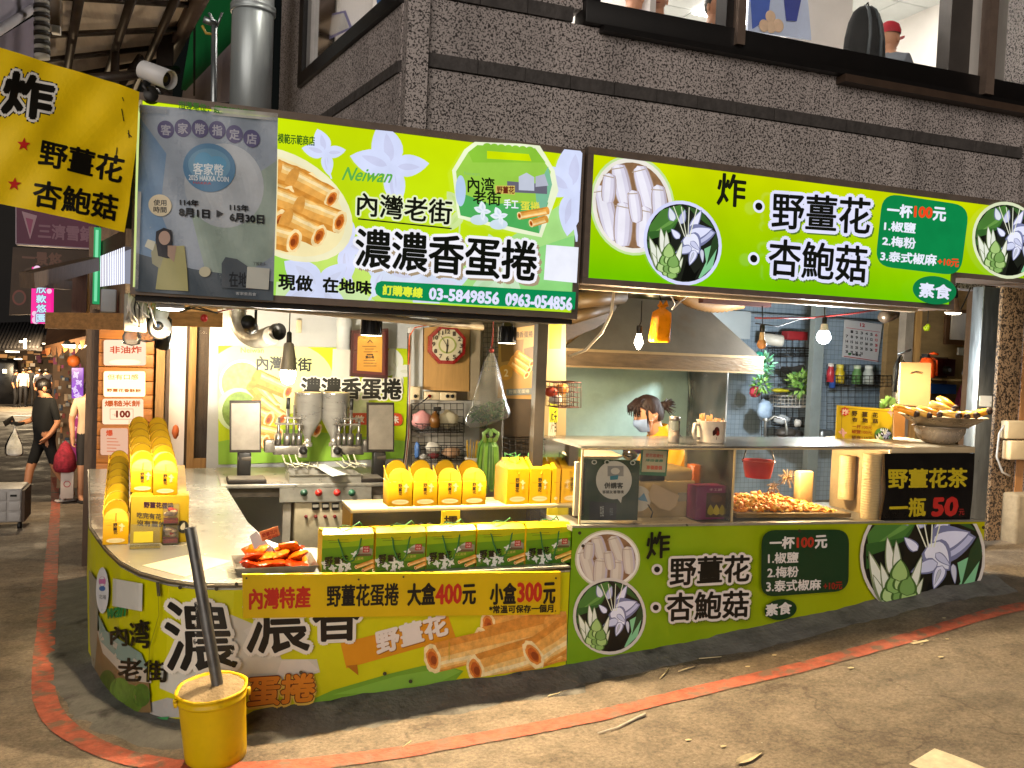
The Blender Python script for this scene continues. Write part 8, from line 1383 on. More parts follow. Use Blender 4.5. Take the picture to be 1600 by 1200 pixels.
# green and white fascia, pipe, antenna pole
fp = Plane(LW(2.95, 3, .02), LN); gw = thing('fascia_board', 'green and white fascia board behind the antenna pole', 'board', LW(3.6, 3.0)); D = Draw(fp, False, base=0.); D.poly([(283, 160), (300, 60), (362, -40), (362, 160)], '#b4aab2'); D.poly([(283, 140), (300, 40), (330, -20), (362, -40), (362, 66), (290, 142)], '#146a36'); D.poly([(302, 30), (306, 28), (305, 150), (302, 150)], '#141210'); D.build('board', gw)
pp2 = thing('vent_pipe', 'wide silver vent pipe rising beside the dark granite corner', 'pipe', PY(393, 160, 7.3)); sv_ = mat('galvanised_pipe', '#9aa2a4', .4, .5, .12, 3, .05, 20, stretch=(4, 4, .5)); m = MB(); a, b_ = PY(391, 170, 7.3), PY(398, -60, 7.3); r = abs(PY(427, 60, 7.3).x-PY(361, 60, 7.3).x)/2; m.tube([a-V((0, 0, .6)), V((a.x, a.y, b_.z+.2))], r, sv_, 28); m.build('pipe', pp2); m = MB(); z = PY(393, 16, 7.3).z; m.lathe([(r+.001, -.03), (r+.014, -.026), (r+.014, -.01), (r+.004, 0), (r+.014, .012), (r+.014, .026), (r+.001, .03)], V((a.x, a.y, z)), sv_, 28); m.build('collar', pp2)
ap = thing('antenna_pole', 'thin steel pole with a crossed tip rising behind the left sign', 'pole', PY(337, 150, 5.2)); m = MB(); a, b_ = PY(337, 152, 5.2), PY(335, 40, 5.2); m.tube([a-V((0, 0, .5)), b_], .016, st, 10); m.build('pole', ap); m = MB(); m.tube([PY(318, 30, 5.2), PY(338, 38, 5.2)], .02, st, 8); m.tube([PY(326, 20, 5.2), PY(340, 42, 5.2)], .007, st, 6); m.tube([PY(347, 20, 5.2), PY(339, 42, 5.2)], .007, st, 6); m.tube([PY(316, 40, 5.2), PY(322, 52, 5.2), PY(340, 55, 5.2)], .008, mat('yellow_strap', '#a08434', .5), 6); m.build('cross_arm', ap)
# bucket weighted with concrete
bk = thing('yellow_bucket', 'dented yellow bucket filled with concrete that holds a grey pole', 'bucket', G(338, 1182)); g0 = G(336, 1168); g0 = V((PY(338, 1178, 3.9).x, 3.9, 0)); g0.z = gz(g0.x, g0.y); r0, r1 = .131, .146; H = .325
byl = mat('scuffed_yellow_plastic', '#dab404', .42, 0, .1, 5, .15, 18, dirt=('#a07c10', .64, 7.)); m = MB(); m.lathe([(r0*.9, 0), (r0, .008), (r0+.002, .04), (r1-.004, H-.05), (r1-.003, H-.045), (r1+.004, H-.044), (r1+.005, H-.03), (r1-.001, H-.028), (r1, H-.012), (r1+.007, H-.01), (r1+.008, H), (r1-.004, H), (r1-.006, H-.03), (0, H-.031)], g0, byl, 48)
m.v = [(x+.006*sin(7*atan2(y-g0.y, x-g0.x))*(z-g0.z)/H*.4, y, z) for x, y, z in m.v]; m.build('pail', bk)
m = MB(); rr = random.Random(5); n = 40; vs = [g0+V((0, 0, H+.004))];
for j in range(1, 5):
 for k in range(n): a = 2*pi*k/n; r = (r1-.006)*j/4; vs.append(g0+V((r*cos(a), r*sin(a), H+.006-.014*(j/4)**2+rr.uniform(-.0035, .0035))))
m.add(vs, [(0, 1+k, 1+(k+1) % n) for k in range(n)]+[(1+(j-1)*n+k, 1+j*n+k, 1+j*n+(k+1) % n, 1+(j-1)*n+(k+1) % n) for j in range(1, 4) for k in range(n)], mat('set_concrete', '#8f7c5e', .9, 0, .25, 12, .9, 60), True); m.build('concrete', bk)
m = MB();
for s in (-1, 1): q = g0+V((s*(r1+.004), -.03, H-.035)); m.lathe([(.0, .012*1), (.018, .01), (.02, 0)], q, byl, 12, (s, -.2, 0))
m.tube([g0+V((-r1-.006, -.03, H-.03)), g0+V((-r1-.01, -.05, H-.02)), g0+V((-r1-.004, -.06, H-.008))], .006, byl, 6); m.build('lug', bk); bk.rotation_euler = (radians(4), radians(-5), 0); bk.scale = (.95, .95, .97)
pl = thing('steel_pole', 'short leaning grey steel pole stuck in the concrete of the yellow bucket', 'pole', g0+V((0, 0, H))); a = g0+V((-.0, -.02, H-.03)); b_ = PY(297, 824, 3.98); m = MB(); m.tube([a, a.lerp(b_, .5), b_], .024, mat('scratched_grey_pole', '#6b6a68', .35, .6, .3, 9, .1, 30, dirt=('#8f7a5a', .66, 10.)), 20, False); m.lathe([(.024, 0), (.019, 0), (.019, -.05), (0, -.05)], b_, mat('pole_rim', '#2a2826', .5), 18, (b_-a)); m.build('tube', pl)
# white plastic chest on castors at the left edge
ch = thing('white_chest', 'white moulded plastic chest on castors at the left edge of the road', 'chest', G(10, 825)); q = G(32, 826); fw = mat('white_plastic_chest', '#a8a4a0', .5, 0, .06, 6); y_ = q.y; q0, q1 = PY(-60, 765, y_), PY(33, 816, y_); zb_ = q.z+.05
m = MB(); m.box((q0.x, y_, q1.z), (q1.x, y_+.5, q0.z), fw, None, .012); m.build('body', ch)
for r_ in range(3):
 for c_ in range(3): x0_ = PY(-30+22*c_, 790, y_).x; x1_ = PY(-12+22*c_, 790, y_).x; z1_ = lerp(q0.z, q1.z, .08+.31*r_); z0_ = lerp(q0.z, q1.z, .34+.31*r_); m = MB(); m.box((x0_, y_-.008, z0_), (x1_, y_+.001, z1_), fw, None, .004); m.build('moulded_panel', ch)
m = MB()
for px in (-8, 21): a_ = PY(px-5, 773, y_-.012); b2_ = PY(px+5, 776, y_-.012); m.box((a_.x, y_-.014, b2_.z), (b2_.x, y_-.0085, a_.z), blackp)
m.box((q1.x+.002, y_+.01, q1.z), (q1.x+.03, y_+.5, q0.z-.02), dkwood); m.build('slot', ch)
for x in (q1.x-.02, q0.x+.1): m = MB(); m.lathe([(0, -.02), (.04, -.02), (.045, 0), (.04, .02), (0, .02)], V((x, y_+.05, q1.z-.045)), blackp, 16, (1, 0, 0)); m.build('castor', ch)
# litter
def litter(name, lab, P, w, mt_, cat='litter'):
 m = MB(); Q = [G(*p) for p in P]
 m.tube([q+V((0, 0, .004+w)) for q in Q], w, mt_, 6); return m.thing(name, lab, cat)
straw = mat('pale_straw', '#c8b890', .6, 0, .1, 9)
for i, (P, w, lab) in enumerate(((((1031, 1062), (1045, 1047)), .0032, 'thin bamboo skewer standing steeply in the foreground litter'), (((1060, 1051), (1086, 1043)), .0032, 'bamboo skewer lying right of the steep one'), (((1092, 1031), (1127, 1028)), .0032, 'bamboo skewer nearest the cement footing'), (((856, 1090), (890, 1080)), .003, 'bamboo skewer lying left along the cement footing'), (((629, 1170), (642, 1160)), .0025, 'tiny straw bit close to the yellow bucket'))): litter('bamboo_skewer', lab, P, w, straw)
sw = MB(); Q = [G(*p) for p in ((934, 1148), (965, 1139), (995, 1124), (1008, 1119))]; sw.tube([q+V((0, 0, .008)) for q in Q], [.003, .004, .006, .009], mat('plastic_wrapper', '#c8c0b0', .2), 6); sw.thing('straw_wrapper', 'shiny clear straw wrapper lying on the road past the red line', 'litter')
lf2 = MB(); a, b_ = G(1150, 1196), G(1193, 1176); d = b_-a; s = V((-d.y, d.x, 0)).normalized(); P = []
for k in range(11): u = k/10; P.append((a+d*u, .022*sin(pi*u**.7)+.001))
up = V((0, 0, .008)); lf2.add([p+s*w_+up*1.6 for p, w_ in P]+[p+up*.6 for p, w_ in P]+[p-s*w_+up*1.2 for p, w_ in P], [(j*11+k, j*11+k+1, (j+1)*11+k+1, (j+1)*11+k) for j in (0, 1) for k in range(10)], mat('dry_leaf', '#b8a888', .6, 0, .25, 30, .4, 60)); lf2.thing('dry_leaf', 'curled pale dry leaf lying in the right foreground of the road', 'leaf')
rr = random.Random(17); n = 0
for px, py in ((1168, 1043), (1210, 1025), (1430, 1003), (1440, 1008), (1330, 1045), (1475, 967), (1470, 1028), (1130, 1168), (1075, 1158), (1480, 1000)):
 q = G(px, py); m = MB(); k = 5; R = .008+.008*rr.random(); m.slab([q+V((R*(1+.5*rr.random())*cos(2*pi*j/k), R*.7*sin(2*pi*j/k), .005)) for j in range(k)], (0, 0, .002), straw); m.thing('paper_scrap', 'tiny pale paper scrap lying on the road', 'litter', 'tiny paper scraps strewn over the road'); n += 1
q0, q1 = G(1427, 1008), G(1452, 1003); m = MB(); m.slab([q0+V((0, 0, .005)), q1+V((0, 0, .005)), q1+V((.0, .02, .006)), q0+V((0, .02, .006))], (0, 0, .001), straw); m.thing('paper_strip', 'flat pale paper strip just beyond the red line on the right', 'litter')
# ================================================================== PEOPLE
skin = mat('skin', '#c08a68', .5, 0, .06, 9); skin2 = mat('skin_warm', '#b07a58', .5, 0, .06, 9); hairm = mat('black_hair', '#17110e', .4, 0, .3, 40, .5, 90, stretch=(1, 1, .2)); hairb = mat('dark_brown_hair', '#22120e', .62, 0, .35, 40, .5, 90, stretch=(1, 1, .2)); blk_c = mat('black_cloth', '#060606', .9, 0, .2, 9, .4, 12)
def skinned(joints, edges, rad, levels=2):
 """one continuous body grown over a skeleton"""
 names = list(joints); me = bpy.data.meshes.new('body'); me.from_pydata([joints[n] for n in names], [(names.index(a), names.index(b_)) for a, b_ in edges], [])
 o = bpy.data.objects.new('body', me); COL.objects.link(o); sk = o.modifiers.new('Skin', 'SKIN'); ss = o.modifiers.new('Sub', 'SUBSURF'); ss.levels = levels; ss.render_levels = levels
 sv = me.skin_vertices[0].data
 for i, n in enumerate(names): r = rad[n]; sv[i].radius = r if isinstance(r, tuple) else (r, r); sv[i].use_root = (n == 'pel')
 dg = bpy.context.evaluated_depsgraph_get(); ev = o.evaluated_get(dg); m2 = bpy.data.meshes.new_from_object(ev); vs = [v.co.copy() for v in m2.vertices]; fs = [tuple(p.vertices) for p in m2.polygons]
 bpy.data.objects.remove(o); bpy.data.meshes.remove(m2); return vs, fs
def figure(name, label, loc, rz, J, rad, edges, paint, scale=1., cat='person', group=None, extra=None):
 vs, fs = skinned(J, edges, rad, 2 if edges is EDG else 3); t = thing(name, label, cat, loc, group); t['world_parts'] = 0; t.rotation_euler = (0, 0, rz); t.scale = (scale,)*3
 m = MB()
 for f in fs: c = sum((vs[i] for i in f), V())/len(f); m.mat(paint(c))
 ms = {}
 m.v = [tuple(v) for v in vs]
 for f in fs: c = sum((vs[i] for i in f), V())/len(f); m.f.append(f); m.mi.append(m.mat(paint(c))); m.sm.append(True)
 if extra: extra(m)
 m.build('body', t); return t
def base_rad(): return {'pel': (.155, .11), 'sp': (.14, .1), 'ch': (.165, .105), 'nk': .052, 'hd': (.07, .085), 'top': (.055, .065), 'sL': .062, 'eL': .042, 'wL': .03, 'hL': (.034, .02), 'sR': .062, 'eR': .042, 'wR': .03, 'hR': (.034, .02), 'pL': .09, 'kL': .058, 'aL': .038, 'tL': (.036, .026), 'pR': .09, 'kR': .058, 'aR': .038, 'tR': (.036, .026)}
EDG = [('pel', 'sp'), ('sp', 'ch'), ('ch', 'nk'), ('nk', 'hd'), ('hd', 'top')]+[(a+s, b_+s) for s in 'LR' for a, b_ in (('s', 'e'), ('e', 'w'), ('w', 'h'), ('p', 'k'), ('k', 'a'), ('a', 't'))]+[('ch', 'sL'), ('ch', 'sR'), ('pel', 'pL'), ('pel', 'pR')]
def fingers(J, rad, E, side, d, curl):
 """five short unequal fingers rooted in the palm"""
 h = V(J['h'+side]); d = V(d).normalized(); c = V(curl).normalized(); w = d.cross(c).normalized()
 for i, (o, ln) in enumerate(((-.028, .05), (-.01, .062), (.009, .058), (.027, .045))):
  a, b_ = 'f%d%sa' % (i, side), 'f%d%sb' % (i, side); p = h+w*o+d*.03; J[a] = p+d*ln*.5+c*.008; J[b_] = p+d*ln*.8+c*(.03+.006*i); rad[a] = .0095; rad[b_] = .008; E += [('h'+side, a), (a, b_)]
 a, b_ = 't%sa' % side, 't%sb' % side; J[a] = h+w*-.042+d*.0+c*.012; J[b_] = h+w*-.05+d*.03+c*.026; rad[a] = .011; rad[b_] = .009; E += [('w'+side, a), (a, b_)]
# --- man walking away in black, phone up, bag in hand
J = {'pel': (0, 0, .93), 'sp': (0, -.01, 1.1), 'ch': (0, -.02, 1.32), 'nk': (0, -.025, 1.47), 'hd': (0, -.05, 1.56), 'top': (0, -.045, 1.64), 'sL': (.19, 0, 1.39), 'eL': (.25, .06, 1.12), 'wL': (.2, -.04, .93), 'hL': (.16, -.07, .9), 'sR': (-.19, -.02, 1.39), 'eR': (-.26, -.05, 1.13), 'wR': (-.22, -.24, 1.08), 'hR': (-.2, -.3, 1.09), 'pL': (.09, 0, .88), 'kL': (.1, .1, .5), 'aL': (.1, .34, .13), 'tL': (.1, .26, .05), 'pR': (-.09, -.02, .88), 'kR': (-.1, -.15, .48), 'aR': (-.1, -.2, .08), 'tR': (-.1, -.33, .035)}
rad = base_rad(); rad['pel'] = (.17, .14); rad['sp'] = (.17, .14); rad['ch'] = (.19, .13); E_ = list(EDG); fingers(J, rad, E_, 'R', (0, -1, .1), (.6, 0, .6)); fingers(J, rad, E_, 'L', (-.4, -.3, -1), (-.6, -.5, 0))
J = {k: V(v) for k, v in J.items()}
def paint_m(c):
 if c.z > 1.45: return skin2
 if abs(c.x) > .2 and c.z < 1.2 and c.y < -.08: return skin2
 if abs(c.x) > .2 and c.z < 1.16: return skin2
 if c.x > .13 and c.y < -.02 and c.z < .99 and c.z > .8: return skin2
 if c.z < .56: return skin2
 return blk_c
gm0 = G(60, 775); mloc = V((PY(69, 770, 13.6).x, 13.6, 0)); mloc.z = gz(mloc.x, 13.6)-.02;
man = figure('person', 'man in black shirt and shorts walking up the lane with a phone', mloc, radians(-62), J, rad, E_, paint_m, 1.02)
def part(m, name, par, label=None): o = m.build(name, par);
m = MB(); m.ball((0, -.04, 1.605), (.088, .1, .098), hairm, 18, 12); m.ball((0, .0, 1.53), (.07, .07, .07), hairm, 14, 10); m.build('hair', man)
m = MB()
for s in (-1, 1): m.ball((s*.082, -.055, 1.56), (.014, .026, .036), skin2, 8, 8)
m.ball((0, -.135, 1.555), (.016, .022, .024), skin2, 8, 6); m.build('ear', man)
m = MB(); sp_ = mat('white_slipper', '#c8c2ba', .5);
for x, y, z in ((.1, .24, .04), (-.1, -.27, .0)): m.box((x-.05, y-.13, z), (x+.05, y+.13, z+.025), sp_, None, .012); m.tube([(x-.05, y-.05, z+.02), (x, y-.06, z+.085), (x+.05, y-.05, z+.02)], .022, sp_, 8)
m.build('slippers', man)
m = MB(); m.box((-.29, -.46, 1.12), (-.275, -.36, 1.2), blackp, Euler((.5, 0, 0)).to_matrix(), .004); hand = man.matrix_basis.copy()
mw = Matrix.Translation(mloc) @ Matrix.Rotation(radians(-62), 4, 'Z') @ Matrix.Scale(1.02, 4)
m = MB(); q = mw @ V((-.21, -.38, 1.12)); R = Matrix.Rotation(radians(-62), 3, 'Z') @ Euler((.5, 0, .2)).to_matrix(); m.box(q-V((.008, .075, .04)), q+V((.008, .075, .04)), blackp, R, .004); m.thing('phone', 'black phone held up by the man in black', 'phone')
q = mw @ V((-.2, -.31, 1.05)); m = MB(); pb_ = clear('milky_bag', '#f0ecd8', .5, .2, .25); prof = [(0, .008), (-.06, .02), (-.14, .06), (-.26, .105), (-.36, .11), (-.4, .09), (-.41, 0)]; n = 14
m.add([q+V((r*(1+.12*sin(3*a_+z*9))*cos(a_), r*.7*sin(a_), z)) for z, r in prof for a_ in [2*pi*k/n for k in range(n)]], [(i*n+k, i*n+(k+1) % n, (i+1)*n+(k+1) % n, (i+1)*n+k) for i in range(len(prof)-1) for k in range(n)], pb_, True); lb = m.thing('carrier_bag', 'pale carrier bag hanging from the hand of the man in black', 'bag')
m = MB(); m.ball(q+V((0, 0, -.34)), (.08, .055, .05), mat('bag_food', '#6a5c30', .6, 0, .3, 15), 10, 8); m.build('contents', lb)
# --- person in cream top half hidden by the timber post
J2 = {k: V(v) for k, v in {'pel': (0, 0, .93), 'sp': (0, 0, 1.1), 'ch': (0, -.01, 1.32), 'nk': (0, -.01, 1.47), 'hd': (0, -.03, 1.56), 'top': (0, -.03, 1.64), 'sL': (.17, 0, 1.39), 'eL': (.21, .05, 1.13), 'wL': (.2, -.02, .92), 'hL': (.2, -.03, .85), 'sR': (-.17, 0, 1.39), 'eR': (-.22, .03, 1.13), 'wR': (-.22, -.05, .92), 'hR': (-.22, -.06, .85), 'pL': (.09, 0, .88), 'kL': (.1, -.04, .48), 'aL': (.1, .06, .08), 'tL': (.1, -.07, .03), 'pR': (-.09, 0, .88), 'kR': (-.1, -.06, .48), 'aR': (-.1, -.02, .08), 'tR': (-.1, -.16, .03)}.items()}
rad2 = base_rad(); E2 = list(EDG); fingers(J2, rad2, E2, 'R', (0, 0, -1), (.6, -.4, 0)); fingers(J2, rad2, E2, 'L', (0, 0, -1), (-.6, -.4, 0)); cream = mat('cream_shirt', '#c8a888', .7, 0, .08, 6, .3, 12); dark_sh = mat('dark_shorts', '#2a2624', .8, 0, .2, 6)
def paint_w(c): return skin if c.z > 1.45 or (abs(c.x) > .17 and c.z < 1.2) or c.z < .52 else cream if c.z > .96 else dark_sh
wl_ = V((PY(137, 760, 13.6).x, 13.6, 0)); wl_.z = gz(wl_.x, wl_.y); w2 = figure('person', 'person in a cream top half hidden behind the dark timber post', wl_, radians(20), J2, rad2, E2, paint_w, 1.0)
m = MB(); m.ball((0, -.02, 1.6), (.09, .1, .1), hairm, 16, 12); m.ball((0, .03, 1.53), (.075, .07, .09), hairm, 12, 10); m.build('hair', w2)
m = MB();
for x, y in ((.1, -.01), (-.1, -.09)): m.box((x-.045, y-.13, 0), (x+.045, y+.11, .05), dark_sh, None, .02)
m.build('shoes', w2)
q = wl_+V((-.28, -.1, .86)); m = MB(); rbag = mat('red_flower_bag', '#8a2030', .85, 0, .6, 22); m.lathe([(.01, 0), (.05, -.04), (.13, -.2), (.15, -.36), (.12, -.42), (0, -.43)], q, rbag, 16); o = m.thing('red_bag', 'red patterned carrier bag held by the person in cream', 'bag')
q = wl_+V((-.24, -.16, .5)); m = MB(); m.box(q+V((-.08, -.02, -.42)), q+V((.08, .06, -.06)), mat('white_paper_bag', '#c0b4ac', .6, 0, .1, 6), None, .005); o = m.thing('paper_bag', 'white paper bag with a red mark under the red carrier bag', 'bag'); m = MB(); qq = q+V((0, -.0225, -.22)); m.lathe([(.035, 0), (.045, 0)], qq, mat('red_mark', '#a04048', .5), 16, (0, -1, 0)); m.build('emblem', o)
# --- far pedestrians
for i, (px, Y, sh_, h, rz, lab) in enumerate(((36, 43.5, '#b8b4b0', 1.0, .2, 'far pedestrian in a white top, left of the group at the lane end'), (46, 44, '#1c1a1c', 1.04, 2.8, 'far pedestrian in black, tallest of the group at the lane end'), (62, 42, '#b4aeac', .98, .5, 'far pedestrian in a striped white top, right of the group at the lane end'), (72, 43, '#1a1820', 1.0, 3.4, 'far pedestrian in dark clothes at the right of the lane end'), (24, 43.6, '#14141a', .97, 1.2, 'far pedestrian in black, leftmost at the lane end'))):
 x = PY(px, 600, Y).x; sm_ = mat('far_top_'+sh_[1:], sh_, .8, 0, .3, 9); lg = mat('far_trousers', '#1a181a', .8)
 Jf = {k: V(v) for k, v in J2.items() if k in base_rad()}; rf = base_rad()
 f_ = figure('person', lab, (x, Y, gz(x, Y)), rz, Jf, rf, EDG, lambda c, sm_=sm_: skin2 if c.z > 1.45 or (abs(c.x) > .18 and c.z < 1.1) else sm_ if c.z > .92 else lg, h, group=None); m = MB(); m.ball((0, -.01, 1.6), (.09, .1, .1), hairm, 12, 9); m.build('hair', f_)
# --- the woman at the fryer
WS = 1.0; wz = PY(1010, 700, 5.12);
hx = PY(1012, 645, 5.12)   # head centre
base = V((hx.x+.1, 5.12, -.1)); hz = hx.z-base.z
J3 = {k: V(v) for k, v in {'pel': (.04, 0, hz-.74), 'sp': (.05, 0, hz-.58), 'ch': (.07, 0, hz-.31), 'nk': (-.015, 0, hz-.145), 'hd': (-.075, 0, hz-.06), 'top': (-.095, 0, hz+.035), 'sL': (.05, -.155, hz-.21), 'eL': (-.1, -.2, hz-.52), 'wL': (-.3, -.16, hz-.54), 'hL': (-.37, -.14, hz-.55), 'sR': (.05, .155, hz-.21), 'eR': (-.1, .2, hz-.52), 'wR': (-.3, .14, hz-.52), 'hR': (-.37, .12, hz-.53), 'pL': (.03, -.085, hz-.8), 'kL': (-.02, -.09, (hz-.8)*.52), 'aL': (.03, -.09, .08), 'tL': (-.1, -.09, .035), 'pR': (.03, .085, hz-.8), 'kR': (-.02, .09, (hz-.8)*.52), 'aR': (.03, .09, .08), 'tR': (-.1, .09, .035)}.items()}
rad3 = base_rad(); rad3.update({'nk': .048, 'hd': (.06, .072), 'top': (.05, .05), 'ch': (.12, .14), 'sp': (.11, .13), 'pel': (.12, .15), 'sL': .06, 'sR': .06}); E3 = list(EDG); fingers(J3, rad3, E3, 'L', (-1, 0, -.2), (0, .3, -1)); fingers(J3, rad3, E3, 'R', (-1, 0, -.2), (0, -.3, -1)); yel = mat('yellow_shirt', '#d89a06', .7, 0, .08, 6, .4, 14)
fz = hz
def paint_y(c):
 if c.z > fz-.15 and abs(c.y) < .08: return skin
 if c.x < -.16 and c.z > fz-.62: return skin
 return yel if c.z > fz-.8 else dark_sh
wo = figure('person', 'woman in a yellow shirt and blue face mask working at the fryer', base, 0., J3, rad3, E3, paint_y, 1.)
c = V((-.1, 0, fz-.005))
# head: skull, jaw, nose, ear shaped as one smooth shell facing -x and tilted down
def headmesh():
 m = MB(); nu, nv = 28, 20; vs = []; tl = Matrix.Rotation(radians(-14), 3, 'Y')
 for j in range(nv+1):
  a = -pi/2+pi*j/nv
  for k in range(nu):
   b_ = 2*pi*k/nu; x, y, z = -cos(b_)*cos(a), sin(b_)*cos(a), sin(a); fx = max(0, -x)
   X = x*(.098 if x > 0 else .086); Y_ = y*.074; Z_ = z*.108
   if z < 0: Y_ *= 1-.35*(-z)**1.5; X *= 1-.12*(-z); X -= .012*fx*(-z)
   X -= .022*math.exp(-((y/.16)**2+((z+.12)/.2)**2))*(x < 0)          # nose
   X += .008*math.exp(-((abs(y)-.38)/.16)**2-((z-.1)/.14)**2)*(x < 0)  # eye hollows
   X -= .006*math.exp(-((y/.3)**2+((z+.48)/.1)**2))*(x < 0)            # lips
   vs.append(c+tl @ V((X, Y_, Z_)))
 m.add(vs, [(j*nu+k, j*nu+(k+1) % nu, (j+1)*nu+(k+1) % nu, (j+1)*nu+k) for j in range(nv) for k in range(nu)], skin, True); return m, tl
hm_, tl = headmesh()
for s in (-1, 1): hm_.ball(c+tl @ V((.012, s*.074, -.012)), (.017, .008, .03), skin, 10, 8, Euler((0, -.2, .4*s)).to_matrix()); hm_.tube([c+tl @ V((.018, s*.079, .012)), c+tl @ V((.028, s*.082, -.006)), c+tl @ V((.014, s*.08, -.034))], .004, skin, 6)
hm_.build('head', wo)
m = MB()
for s in (-1, 1): m.ball(c+tl @ V((-.081, s*.03, .01)), (.006, .013, .006), mat('eye_white', '#c8bcb4', .3), 8, 6); m.ball(c+tl @ V((-.085, s*.03, .008)), (.004, .006, .006), blackp, 8, 6); m.tube([c+tl @ V((-.084, s*.014, .034)), c+tl @ V((-.082, s*.032, .04)), c+tl @ V((-.068, s*.05, .034))], .003, hairb, 5); m.tube([c+tl @ V((-.087, s*.018, .016)), c+tl @ V((-.086, s*.03, .018)), c+tl @ V((-.078, s*.044, .013))], .0025, hairb, 5)
m.build('eyes', wo)
# mask
m = MB(); mk = mat('blue_mask', '#8aa0c4', .6, 0, .06, 8, .2, 30); P = [];
for j in range(9):
 z = -.018-.088*j/8
 for k in range(13):
  a = -1.15+2.3*k/12; r = .094-.006*abs(j/8-.4)-.02*(j/8)**2; bulge = .02*math.exp(-(a/.45)**2)*math.exp(-((j/8-.35)/.4)**2); pl_ = .0016*(j % 2); P.append(c+tl @ V((-(r*cos(a)+bulge+pl_+.003), .078*sin(a)*(1-.25*(j/8)**2)/sin(1.15)*.92, z)))
m.add(P, [(j*13+k, j*13+k+1, (j+1)*13+k+1, (j+1)*13+k) for j in range(8) for k in range(12)], mk, True)
for s in (-1, 1):
 for zz in (-.03, -.095): m.tube([c+tl @ V((-.036, s*.072, zz)), c+tl @ V((-.01, s*.08, -.03-.2*(zz+.06))), c+tl @ V((.022, s*.083, -.01))], .0016, mat('mask_loop', '#b8bcc4', .6), 5)
m.build('face_mask', wo)
# hair drawn back into a pony tail with a loose fringe
m = MB(); nu, nv = 30, 14; vs = []; rr = random.Random(2)
for j in range(nv+1):
 a = -.5+(pi/2+.5)*j/nv
 for k in range(nu):
  b_ = 2*pi*k/nu; x, y = -cos(b_)*cos(a), sin(b_)*cos(a); z = sin(a); wv_ = 1.06+.03*sin(b_*11+a*3)+rr.uniform(-.01, .01)
  lim = .5 if x < -.5 else (.3 if x < -.2 else (.06 if x < .25 else -.5))      # hairline
  z2 = max(z, lim); vs.append(c+tl @ V((x*(.105 if x > 0 else .092)*wv_, y*.08*wv_, z2*.114*wv_+.002)))
m.add(vs, [(j*nu+k, j*nu+(k+1) % nu, (j+1)*nu+(k+1) % nu, (j+1)*nu+k) for j in range(nv) for k in range(nu)], hairb, True)
for i in range(70):   # fringe and side strands
 s = rr.choice((-1, 1, -1)); y = rr.uniform(.1, 1)*.07*s; x0_ = rr.uniform(-.09, -.05); m.tube([c+tl @ V((x0_*.5, y*.7, .108)), c+tl @ V((x0_-.024, y, .07)), c+tl @ V((x0_-.034+rr.uniform(-.012, .01), y*1.1, .03+rr.uniform(-.03, .02)))], [.005, .004, .0012], hairb, 5)
for i in range(8): y = rr.choice((-1, 1))*.079; m.tube([c+tl @ V((-.03+rr.uniform(-.02, .02), y*.9, .07)), c+tl @ V((-.045+rr.uniform(-.015, .01), y, .02)), c+tl @ V((-.04+rr.uniform(-.02, .02), y, -.05-.03*rr.random()))], [.005, .004, .001], hairb, 5)
tb_ = c+V((.115, 0, .052)); m.ball(tb_, (.034, .028, .03), hairb, 12, 9)
for i in range(60): d = V((rr.uniform(.3, 1), rr.uniform(-.7, .7), rr.uniform(-.55, .9))).normalized(); m.tube([tb_, tb_+d*.035, tb_+d*.075+V((.01, 0, -.012))], [.007, .005, .001], hairb, 5)
m.build('hair', wo); m = MB(); m.lathe([(.02, -.01), (.03, 0), (.02, .01)], c+V((.09, 0, .048)), mat('black_hair_tie', '#14202a', .6), 14, (1, 0, .3)); m.build('hair_tie', wo)
# collar and apron straps
m = MB(); n = 18; vs = []
for j, (r, z) in enumerate(((.062, -.115), (.066, -.14), (.1, -.175), (.125, -.19))):
 for k in range(n): a = 2*pi*k/n; vs.append(V((-.015+.04*j/3, 0, fz+.035))+V((r*cos(a)*.9, r*sin(a), z-.03*cos(a)*-1*(-.3)+.02*cos(a))))
m.add(vs, [(j*n+k, j*n+(k+1) % n, (j+1)*n+(k+1) % n, (j+1)*n+k) for j in range(3) for k in range(n)], yel, True); m.build('collar', wo)
m = MB()
for s in (-1, 1): P = [V((.17, s*.06, fz-.45)), V((.17, s*.1, fz-.2)), V((.07, s*.118, fz-.135)), V((-.03, s*.1, fz-.2)), V((-.1, s*.08, fz-.42))]; m.tube(P, .012, mat('navy_strap', '#1a2030', .7), 6)
m.build('apron_strap', wo)
